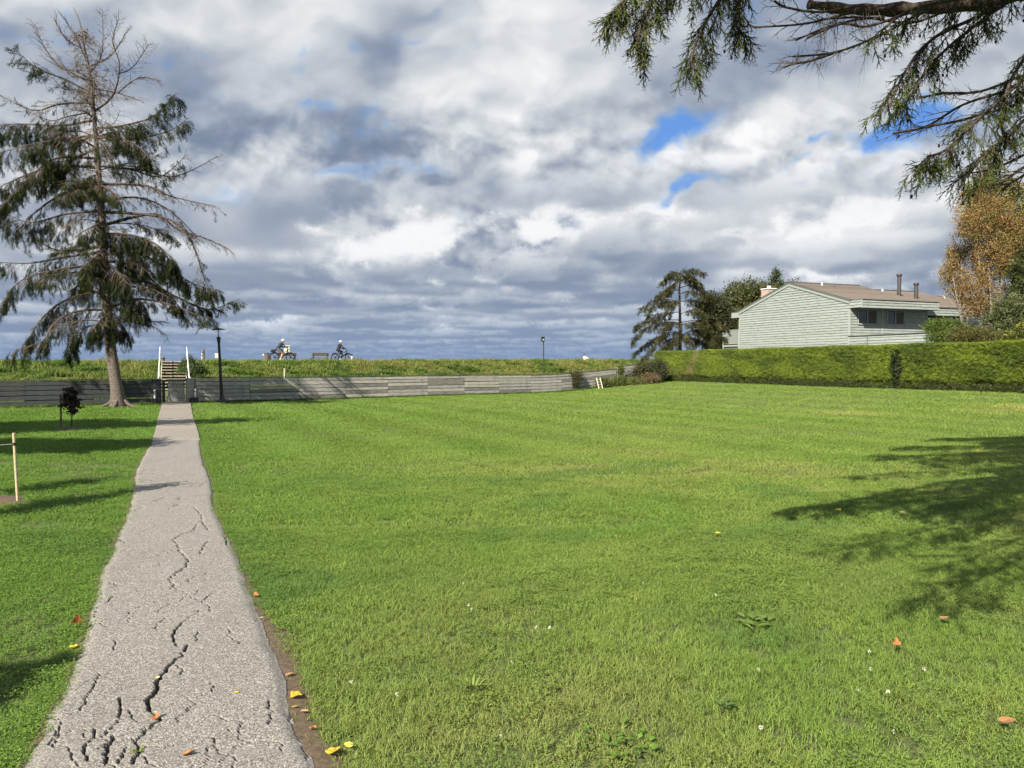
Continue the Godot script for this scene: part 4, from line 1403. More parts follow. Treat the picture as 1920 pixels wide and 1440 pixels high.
func window_in(root: Node, wall: Transform3D, x: float, y: float, w: float, h: float) -> void:
	var win := Node3D.new()
	win.name = "window"
	win.transform = wall * Transform3D(Basis.IDENTITY, Vector3(x + w / 2, y + h / 2, 0))
	root.add_child(win, true)
	var f := Shape.new()
	for sx in [-1.0, 1.0]:
		f.box(Vector3(sx * (w / 2 - 0.03), 0, 0.02), Vector3(0.06, h, 0.09), Basis.IDENTITY, 0.006)
	for sy in [-1.0, 1.0]:
		f.box(Vector3(0, sy * (h / 2 - 0.03), 0.02), Vector3(w - 0.12, 0.06, 0.088), Basis.IDENTITY, 0.006)
	f.box(Vector3(0, 0, 0.012), Vector3(0.06, h - 0.12, 0.07), Basis.IDENTITY, 0.006)
	build("frame", f, M.trim, win)
	for s in [-1.0, 1.0]:
		part_box("pane", M.pane, win, Vector3(s * (w / 4 - 0.015), 0, -0.02), Vector3(w / 2 - 0.09, h - 0.12, 0.012), Basis.IDENTITY, 0.0)
	part_box("insect_screen", M.screen_mesh, win, Vector3(w / 4 - 0.015, -0.04, 0.008), Vector3(w / 2 - 0.12, h - 0.28, 0.006), Basis.IDENTITY, 0.0)
	part_box("sill", M.trim, win, Vector3(0, -h / 2 - 0.03, 0.05), Vector3(w + 0.14, 0.05, 0.13), Basis.IDENTITY, 0.008)

func room(root: Node, x0: float, x1: float, y0: float, y1: float, z0: float, z1: float) -> void:
	# a closed room behind the windows: floor, ceiling and three walls
	var c := Vector3((x0 + x1) / 2, (y0 + y1) / 2, (z0 + z1) / 2)
	var d := Vector3(x1 - x0, y1 - y0, z1 - z0)
	part_box("room_floor", M.bench_wood, root, Vector3(c.x, y0 - 0.06, c.z), Vector3(d.x + 0.2, 0.12, d.z), Basis.IDENTITY, 0.0)
	part_box("room_ceiling", M.room_dimmed, root, Vector3(c.x, y1 + 0.06, c.z), Vector3(d.x + 0.2, 0.12, d.z), Basis.IDENTITY, 0.0)
	part_box("room_wall", M.room_dimmed, root, Vector3(c.x, c.y, z0 - 0.06), Vector3(d.x + 0.2, d.y + 0.24, 0.12), Basis.IDENTITY, 0.0)
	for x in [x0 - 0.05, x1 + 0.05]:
		part_box("room_wall", M.room_dimmed, root, Vector3(x, c.y, c.z), Vector3(0.1, d.y, d.z), Basis.IDENTITY, 0.0)

func roof_slope(root: Node, x0: float, x1: float, z_ridge: float, y_ridge: float, z_eave: float, y_eave: float) -> void:
	var dz := z_eave - z_ridge
	var len := Vector2(dz, y_ridge - y_eave).length()
	var pitch := atan2(y_ridge - y_eave, absf(dz))
	var slab := Shape.new()
	slab.box(Vector3.ZERO, Vector3(x1 - x0, 0.12, len))
	var turn := Basis(Vector3.RIGHT, pitch if dz > 0 else -pitch)
	build("roof_deck", slab, M.trim_dark, root, Transform3D(turn, Vector3((x0 + x1) / 2, (y_ridge + y_eave) / 2 - 0.075, (z_ridge + z_eave) / 2)))
	var n := int(len / 0.24)
	for k in n:
		var t := (k + 0.5) / n
		# each course is a row of tabs with uneven butts, lying on the course below
		var s := Shape.new()
		var x := x0
		while x < x1 - 0.01:
			var w := minf(rng.randf_range(0.22, 0.42), x1 - x)
			var up := rng.randf_range(0.0, 0.006)
			var reach := len / n * 0.5 + rng.randf_range(0.02, 0.045)
			var c := Vector3(x + w / 2 - (x0 + x1) / 2, 0, 0)
			s.quad(c + Vector3(-w / 2 + 0.003, 0.018 + up, reach), c + Vector3(w / 2 - 0.003, 0.018 + up, reach), c + Vector3(w / 2 - 0.003, 0.002, -len / n * 0.5), c + Vector3(-w / 2 + 0.003, 0.002, -len / n * 0.5))
			s.quad(c + Vector3(-w / 2 + 0.003, 0, reach), c + Vector3(w / 2 - 0.003, 0, reach), c + Vector3(w / 2 - 0.003, 0.018 + up, reach), c + Vector3(-w / 2 + 0.003, 0.018 + up, reach))
			x += w
		var tt := turn if dz > 0 else Basis(Vector3.UP, PI) * Basis(Vector3.RIGHT, pitch)
		build("shingle_course", s, [M.shingle, M.shingle_light, M.shingle, M.shingle_dark][rng.randi() % 4], root, Transform3D(tt, Vector3((x0 + x1) / 2, lerpf(y_ridge, y_eave, t) + 0.006, lerpf(z_ridge, z_eave, t))))
	part_box("ridge_cap", M.shingle_dark, root, Vector3((x0 + x1) / 2, y_ridge + 0.02, z_ridge), Vector3(x1 - x0, 0.05, 0.26), Basis.IDENTITY, 0.015)

func build_house() -> void:
	var g := 0.53
	var h := thing("sage_house", "two storey house with sage green lap siding and brown shingle roof behind the hedge", "house", Vector3(25, g, -57), 0.366)
	var L := 12.85
	var eave := 5.87
	var apex := 7.77
	var mid := -L / 2
	var rise := (apex - eave) / (L / 2)
	# gable wall: a solid five-sided wall, then its boards
	var gw := Shape.new()
	var prof := [Vector2(0, 0), Vector2(-L, 0), Vector2(-L, eave), Vector2(mid, apex), Vector2(0, eave)]
	for x in [0.0, 0.2]:
		for k in range(1, 4):
			var a := Vector3(x, prof[0].y, prof[0].x)
			var b := Vector3(x, prof[k].y, prof[k].x)
			var c := Vector3(x, prof[k + 1].y, prof[k + 1].x)
			if x == 0.0:
				gw.tri(a, c, b)
			else:
				gw.tri(a, b, c)
	for k in 5:
		var a: Vector2 = prof[k]
		var b: Vector2 = prof[(k + 1) % 5]
		gw.quad(Vector3(0, a.y, a.x), Vector3(0, b.y, b.x), Vector3(0.2, b.y, b.x), Vector3(0.2, a.y, a.x))
	build("wall", gw, M.trim_dark, h)
	var face := Basis(Vector3(0, 0, 1), Vector3.UP, Vector3(-1, 0, 0))       # x runs towards the near corner, z out of the wall
	var pitch := 0.20
	var y := 0.3
	while y < apex - 0.05:
		var ht := minf(pitch, apex - y)
		var z0 := -L
		var z1 := 0.0
		var cut := 0.0
		if y + ht / 2 > eave:
			var half := (apex - y) / rise
			z0 = mid - half
			z1 = mid + half
			cut = minf(ht / rise, half * 2 * 0.49)
		elif y > 5.2 :
			z1 = 1.2 if y + ht < eave + 0.05 else 0.0
		var x := z0
		var first := true
		while x < z1 - 0.01:
			var l := minf(4.4 * (rng.randf_range(0.25, 0.9) if first else rng.randf_range(0.8, 1.1)), z1 - x)
			if z1 - x - l < 0.7:
				l = z1 - x
			var ca := cut if first else 0.0
			var cb := cut if x + l > z1 - 0.01 else 0.0
			if l > ca + cb + 0.02:
				build("siding_board", lap_board(l - 0.004, ht, ca, cb), M["siding_%d" % (rng.randi() % 4)], h, Transform3D(face * Basis(Vector3.BACK, rng.randfn(0, 0.0006)), Vector3(-0.002, y + ht / 2 + rng.randfn(0, 0.002), x + l / 2)))
			first = false
			x += l
		y += pitch
	for z in [-L + 0.02, -0.03]:
		part_box("corner_board", M.trim, h, Vector3(-0.03, 2.6 + 0.02, z), Vector3(0.06, 5.1, 0.11))
	# rake boards with a dark drip edge
	for s in [-1.0, 1.0]:
		var len := Vector2(L / 2 + 0.12, (L / 2 + 0.12) * rise).length()
		var turn := Basis(Vector3.RIGHT, s * atan(rise))
		var c := Vector3(-0.075, apex - rise * (L / 4) - 0.11, mid + s * L / 4)
		part_box("rake_board", M.trim, h, c, Vector3(0.05, 0.24, len), turn)
		part_box("drip_edge", M.trim_dark, h, c + Vector3(-0.01, 0.15, 0), Vector3(0.09, 0.04, len + 0.02), turn)
	# window wall under the deep front eave
	var front := Transform3D(Basis.IDENTITY, Vector3(0, 0, 0))
	var W := 7.6
	for b in [[0.2, 0.79, 3.2, 5.3], [2.67, 3.62, 3.2, 5.3], [5.39, W, 3.2, 5.3], [0.79, 2.67, 3.2, 4.15], [3.62, 5.39, 3.2, 4.15], [0.2, W, 0.0, 3.2]]:
		part_box("wall", M.trim_dark, h, Vector3((b[0] + b[1]) / 2, (b[2] + b[3]) / 2, -0.11), Vector3(b[1] - b[0], b[3] - b[2], 0.2), Basis.IDENTITY, 0.0)
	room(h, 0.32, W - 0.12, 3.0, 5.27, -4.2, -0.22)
	for b in [[0.06, 0.72, 3.3, 5.28], [2.74, 3.12, 3.3, 5.28], [3.26, 3.55, 3.3, 5.28], [5.46, W, 3.3, 5.28]]:
		side_up(h, front, b[0], b[1], b[2], b[3], 0.20)
	side_up(h, front, 0.72, 2.74, 3.3, 4.08, 0.20)
	side_up(h, front, 3.55, 5.46, 3.3, 4.08, 0.20)
	part_box("batten", M.trim, h, Vector3(3.19, 4.28, 0.03), Vector3(0.12, 2.0, 0.05))
	part_box("corner_board", M.trim, h, Vector3(0.03, 4.28, 0.03), Vector3(0.10, 2.0, 0.06))
	window_in(h, front, 0.79, 4.15, 1.88, 1.13)
	window_in(h, front, 3.62, 4.15, 1.77, 1.13)
	# boxed eave, sided like the walls
	part_box("soffit_box", M.trim_dark, h, Vector3(W / 2, 5.56, 0.585), Vector3(W - 0.03, 0.56, 1.17), Basis.IDENTITY, 0.0)
	side_up(h, Transform3D(Basis.IDENTITY, Vector3(0, 0, 1.172)), 0.02, W, 5.27, 5.84, 0.20)
	part_box("corner_board", M.trim, h, Vector3(-0.02, 5.56, 1.19), Vector3(0.08, 0.6, 0.08))
	part_box("eave_flashing", M.trim_dark, h, Vector3(W / 2, 5.88, 0.64), Vector3(W + 0.12, 0.035, 1.24))
	part_box("soffit_box", M.trim, h, Vector3(3.0, 5.6, -L - 0.55), Vector3(6.1, 0.5, 1.1))
	part_box("eave_flashing", M.trim_dark, h, Vector3(3.0, 5.88, -L - 0.55), Vector3(6.2, 0.035, 1.2))
	roof_slope(h, -0.12, 7.35, mid, apex + 0.1, 0.12, eave + 0.07)
	roof_slope(h, -0.12, 7.35, mid, apex + 0.1, -L - 0.12, eave + 0.07)
	# flat-roofed wing that runs forward in the plane of the gable
	part_box("wing_wall", M.trim_dark, h, Vector3(3.7, 1.6, 3.62), Vector3(7.38, 3.2, 7.16), Basis.IDENTITY, 0.0)
	side_up(h, Transform3D(face, Vector3(-0.002, 0, 0)), 0.02, 7.2, 1.05, 3.2, 0.20)
	side_up(h, Transform3D(Basis.IDENTITY, Vector3(0, 0, 7.202)), 0.0, 7.4, 1.05, 3.2, 0.20)
	part_box("wing_cap", M.trim_dark, h, Vector3(3.68, 3.24, 3.62), Vector3(7.56, 0.07, 7.4))
	part_box("corner_board", M.trim, h, Vector3(-0.03, 1.6, 7.2), Vector3(0.08, 3.2, 0.09))
	part_box("downpipe", M.trim_dark, h, Vector3(-0.06, 2.3, 1.75), Vector3(0.06, 1.7, 0.06))
	# second and third dwellings of the row, each stepped back and down
	for b in [[7.6, 8.45, 0.0, 5.4], [11.2, 11.9, 0.0, 5.4], [8.45, 11.2, 0.0, 2.85], [8.45, 11.2, 5.05, 5.4]]:
		part_box("wall", M.trim_dark, h, Vector3((b[0] + b[1]) / 2, (b[2] + b[3]) / 2, -1.3), Vector3(b[1] - b[0], b[3] - b[2], 0.2), Basis.IDENTITY, 0.0)
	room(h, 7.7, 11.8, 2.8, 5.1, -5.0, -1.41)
	side_up(h, Transform3D(Basis.IDENTITY, Vector3(0, 0, -1.198)), 7.6, 8.35, 3.0, 5.0, 0.20)
	part_box("door_glass", M.pane, h, Vector3(9.2, 3.95, -1.18), Vector3(1.5, 2.2, 0.02), Basis.IDENTITY, 0.0)
	part_box("door_frame", M.trim_dark, h, Vector3(9.98, 3.95, -1.16), Vector3(0.1, 2.3, 0.07))
	part_box("door_glass", M.pane, h, Vector3(10.62, 3.95, -1.18), Vector3(1.14, 2.2, 0.02), Basis.IDENTITY, 0.0)
	part_box("curtain", M.grey_cloth, h, Vector3(10.7, 3.95, -1.32), Vector3(0.9, 2.15, 0.04), Basis.IDENTITY, 0.0)
	part_box("door_frame", M.trim, h, Vector3(8.42, 3.95, -1.16), Vector3(0.1, 2.3, 0.07))
	part_box("soffit_box", M.trim_dark, h, Vector3(9.75, 5.24, -0.55), Vector3(4.2, 0.56, 1.3), Basis.IDENTITY, 0.0)
	side_up(h, Transform3D(Basis.IDENTITY, Vector3(0, 0, 0.102)), 7.62, 11.85, 4.95, 5.52, 0.20)
	part_box("eave_flashing", M.trim_dark, h, Vector3(9.75, 5.56, -0.5), Vector3(4.4, 0.035, 1.4))
	part_box("wall", M.trim_dark, h, Vector3(13.6, 2.7, -0.72), Vector3(3.4, 5.3, 0.9), Basis.IDENTITY, 0.0)
	side_up(h, Transform3D(Basis.IDENTITY, Vector3(0, 0, -0.268)), 11.9, 15.3, 1.6, 5.3, 0.20)
	part_box("wall", M.siding_1, h, Vector3(7.65, 5.1, -3.4), Vector3(0.1, 1.5, 7.0), Basis.IDENTITY, 0.0)
	roof_slope(h, 7.35, 14.1, mid, apex - 0.2, 0.15, 5.6)
	roof_slope(h, 7.35, 14.1, mid, apex - 0.2, -L, 5.6)
	part_box("roof_step", M.trim_dark, h, Vector3(7.36, 7.68, mid + 0.1), Vector3(0.06, 0.35, 1.6), Basis(Vector3.RIGHT, 0.2))
	roof_slope(h, 14.1, 22.0, mid, apex - 0.55, 0.0, 5.35)
	var rl := Vector2(6.4, 1.87).length()
	part_box("rake_board", M.white_paint, h, Vector3(14.08, 6.33, -3.2), Vector3(0.07, 0.2, rl), Basis(Vector3.RIGHT, atan2(1.87, 6.4)))
	part_box("wall", M.trim_dark, h, Vector3(18.5, 2.6, -1.4), Vector3(6.6, 5.2, 0.2), Basis.IDENTITY, 0.0)
	side_up(h, Transform3D(Basis.IDENTITY, Vector3(0, 0, -1.29)), 15.3, 21.8, 2.6, 5.2, 0.20)
	# flues, vents and chimney
	for f in [[8.14, -3.0, 6.1, 8.5], [10.0, -3.0, 6.1, 7.85]]:
		var fl := Node3D.new()
		fl.name = "flue"
		fl.position = Vector3(f[0], 0, f[1])
		h.add_child(fl, true)
		var s := Shape.new()
		s.lathe([[0.15, f[2]], [0.15, f[3] - 0.15], [0.13, f[3] - 0.15]], Vector3.ZERO, 14)
		build("pipe", s, M.flue, fl)
		s = Shape.new()
		s.lathe([[0.13, f[3] - 0.2], [0.21, f[3] - 0.18], [0.22, f[3] - 0.02], [0.16, f[3] + 0.02], [0.0, f[3] + 0.03]], Vector3.ZERO, 14)
		build("cowl", s, M.flue, fl)
		s = Shape.new()
		s.lathe([[0.155, f[2] + 0.75], [0.165, f[2] + 0.76], [0.165, f[2] + 0.8], [0.155, f[2] + 0.81]], Vector3.ZERO, 14)
		build("band", s, M.dark_metal, fl)
	for v in [[2.5, -5.5, 7.5], [8.8, -5.3, 7.15], [16.2, -5.5, 6.85]]:
		var s := Shape.new()
		s.lathe([[0.075, v[2] - 0.2], [0.075, v[2] + 0.36], [0.06, v[2] + 0.37], [0.0, v[2] + 0.36]], Vector3(v[0], 0, v[1]), 10)
		build("vent_pipe", s, M.white_paint, h)
	for v in [[3.6, -5.4, 7.62], [17.3, -5.3, 7.0]]:
		part_box("roof_vent", M.trim_dark, h, Vector3(v[0], v[2], v[1]), Vector3(0.4, 0.1, 0.3), Basis(Vector3.RIGHT, 0.29), 0.03)
	var ch := Node3D.new()
	ch.name = "chimney"
	ch.position = Vector3(0.55, 0, -9.6)
	h.add_child(ch, true)
	for k in 11:
		var off := 0.0 if k % 2 == 0 else 0.11
		for side in 4:
			for j in 4:
				var a := side * PI / 2
				var at := Basis(Vector3.UP, a) * Vector3(-0.33 + j * 0.22 + off * 0.5, 6.75 + k * 0.075, 0.40)
				part_box("brick", M.pink_brick, ch, at, Vector3(0.205, 0.066, 0.1), Basis(Vector3.UP, a), 0.006)
	part_box("core", M.concrete, ch, Vector3(0, 7.1, 0), Vector3(0.72, 1.0, 0.72), Basis.IDENTITY, 0.0)
	part_box("crown", M.white_cloth, ch, Vector3(0, 7.62, 0), Vector3(1.02, 0.09, 1.02), Basis.IDENTITY, 0.02)
	part_box("pot", M.white_paint, ch, Vector3(0.0, 7.78, 0), Vector3(0.24, 0.24, 0.24), Basis.IDENTITY, 0.03)
	# deck with its rail at the back
	var dk := Node3D.new()
	dk.name = "deck"
	dk.position = Vector3(0, 0, -L)
	h.add_child(dk, true)
	part_box("floor", M.trim, dk, Vector3(2.4, 2.85, -1.2), Vector3(4.8, 0.16, 2.4))
	part_box("beam", M.trim_dark, dk, Vector3(2.4, 2.66, -1.2), Vector3(4.6, 0.2, 2.1))
	part_box("top_rail", M.trim, dk, Vector3(0.02, 4.26, -1.2), Vector3(0.1, 0.07, 2.5))
	part_box("bottom_rail", M.trim, dk, Vector3(0.02, 3.05, -1.2), Vector3(0.07, 0.07, 2.4))
	part_box("top_rail", M.trim, dk, Vector3(2.4, 4.26, -2.38), Vector3(4.8, 0.07, 0.1))
	for k in 17:
		part_box("baluster", M.trim, dk, Vector3(0.02, 3.65, -0.08 - k * 0.142), Vector3(0.055, 1.2, 0.055), Basis.IDENTITY, 0.006)
	for z in [-0.1, -2.35]:
		part_box("post", M.trim, dk, Vector3(0.02, 2.15, z), Vector3(0.11, 4.2, 0.11))

# ---------------------------------------------------------------- trees and shrubs
func needle_spray(len: float, shoots: int, needles: int, n_len: float, n_half: float, flat: float) -> ArrayMesh:
	# a shoot along -z with side shoots, all set with needles
	var s := Shape.new()
	var shoot := func(at: Vector3, dir: Vector3, l: float, n: int) -> void:
		var side := dir.cross(Vector3.UP).normalized()
		var up := side.cross(dir)
		s.tint = Color(0.9, 0.75, 0.6)
		s.blade(at, at + dir * l, Vector3.ZERO, side * 0.003)
		for k in n:
			var t := (k + rng.randf()) / n
			var a := rng.randf() * TAU
			var o := side * cos(a) + up * sin(a) * flat
			var d := (o + dir * rng.randf_range(0.5, 1.1)).normalized() * n_len * rng.randf_range(0.75, 1.2)
			var p: Vector3 = at + dir * l * t
			s.tint = shade(Color(1.0, 1.0, 1.0), 0.3)
			var w := d.cross(up if absf(cos(a)) > 0.5 else side).normalized() * n_half
			var nn := w.cross(d).normalized()
			var q := s.put(p - w * 0.6, nn)
			s.put(p + d * 0.5 + w, nn)
			s.put(p + d, nn)
			s.put(p + d * 0.5 - w, nn)
			s.i.append_array(PackedInt32Array([q, q + 1, q + 2, q, q + 2, q + 3]))
	shoot.call(Vector3.ZERO, Vector3.FORWARD, len, needles)
	for k in shoots:
		var t := 0.12 + 0.72 * k / maxf(shoots, 1)
		var sd := -1.0 if k % 2 == 0 else 1.0
		var d := Vector3(sd * rng.randf_range(0.55, 0.9), rng.randf_range(-0.3, 0.3), -1).normalized()
		shoot.call(Vector3(0, 0, -len * t), d, len * (0.62 - 0.35 * t) * rng.randf_range(0.8, 1.2), int(needles * 0.45))
	return s.mesh()

func leaf_clump(leaves: int, spread: float, size: float, flat := 1.0) -> ArrayMesh:
	var s := Shape.new()
	for k in leaves:
		var at := Vector3(rng.randfn(0, 0.45), rng.randfn(0, 0.45) * flat, rng.randfn(0, 0.45)) * spread
		var t := rand_basis(1.0)
		s.tint = shade(Color(1, 1, 1), 0.3)
		var l := size * rng.randf_range(0.7, 1.3)
		s.leaf(at, t * Vector3(0, 0, -l), t * Vector3(l * 0.36, 0, 0), 0.25)
	return s.mesh()

func aim(dir: Vector3, size: float) -> Basis:     # -z along dir, rolled at random
	var d := dir.normalized()
	var up := Vector3.UP if absf(d.y) < 0.97 else Vector3.RIGHT
	return Basis.looking_at(d, up) * Basis(Vector3.BACK, rng.randf() * TAU) * Basis.from_scale(Vector3.ONE * size)

class Crown:
	# what a tree's limbs carry: twig tubes, and the places and tints of its sprays
	var twigs := Shape.new()
	var places := []
	var tints := []

func limb_shape(pts: PackedVector3Array, r0: float, r1: float, sides := 6) -> Shape:
	var s := Shape.new()
	var r := PackedFloat32Array()
	for k in pts.size():
		r.append(lerpf(r0, r1, pow(float(k) / (pts.size() - 1), 0.8)))
	s.tube(pts, r, sides, true, 0.12, rng)
	return s

func add_twig(c: Crown, at: Vector3, dir: Vector3, len: float, droop: float, r: float, bark: Color, depth: int, leaf: float, spray: float, green: Color, step: float) -> void:
	var n := 4
	var pts := PackedVector3Array([at])
	var d := dir.normalized()
	for k in n:
		d = (d + Vector3(rng.randf_range(-0.22, 0.22), rng.randf_range(-0.14, 0.14) - droop * 0.33, rng.randf_range(-0.22, 0.22))).normalized()
		pts.append(pts[-1] + d * len / n)
	c.twigs.tint = shade(bark, 0.25)
	c.twigs.tube(pts, PackedFloat32Array([r, r * 0.8, r * 0.62, r * 0.45, r * 0.25]), 3, false)
	if leaf > 0.0:
		var m := int(len / step) + 1
		for k in m:
			if rng.randf() > leaf:
				continue
			var t := (k + rng.randf()) / m * n
			var j := mini(int(t), n - 1)
			var p := pts[j].lerp(pts[j + 1], t - j)
			var dd := (pts[j + 1] - pts[j]).normalized() + Vector3(rng.randf_range(-0.7, 0.7), rng.randf_range(-0.5, 0.25) - droop * 0.3, rng.randf_range(-0.7, 0.7)) * 0.8
			c.places.append(Transform3D(aim(dd, spray * rng.randf_range(0.7, 1.25)), p))
			c.tints.append(shade(green, 0.22))
	if depth > 0:
		for k in rng.randi_range(2, 4):
			var t := rng.randf_range(0.25, 0.95) * n
			var j := mini(int(t), n - 1)
			var p := pts[j].lerp(pts[j + 1], t - j)
			var side := (pts[j + 1] - pts[j]).normalized().cross(rand_basis(1.0).x).normalized()
			add_twig(c, p, (d + side * rng.randf_range(0.7, 1.3)).normalized(), len * rng.randf_range(0.3, 0.55), droop, r * 0.55, bark, depth - 1, leaf, spray, green, step)

func clothe(c: Crown, pts: PackedVector3Array, n: int, t0: float, len: float, droop: float, leaf: float, spray: float, green: Color, bark: Color, depth := 1, step := 0.13, r := 0.012, patchy := 0.0) -> void:
	# side twigs all along a limb
	for k in n:
		var t := lerpf(t0, 1.0, (k + rng.randf()) / n) * (pts.size() - 1)
		var j := mini(int(t), pts.size() - 2)
		var p := pts[j].lerp(pts[j + 1], t - j)
		var d := (pts[j + 1] - pts[j]).normalized()
		var side := d.cross(Vector3.UP).normalized() * (1.0 if k % 2 == 0 else -1.0)
		side = (side + Vector3.UP * rng.randf_range(-0.5, 0.5)).normalized()
		var l := len * rng.randf_range(0.5, 1.15) * (1.0 - 0.45 * t / pts.size())
		# leafy and bare stretches take turns along an old limb
		var full := leaf
		if patchy > 0.0 and sin(t * 0.75 + patchy) + 0.5 * sin(t * 2.1 + patchy * 3.0) < -0.6:
			full *= 0.12
		add_twig(c, p, (d * rng.randf_range(0.5, 1.0) + side * rng.randf_range(0.6, 1.0)), l, droop, r, bark, depth, full, spray, green, step)

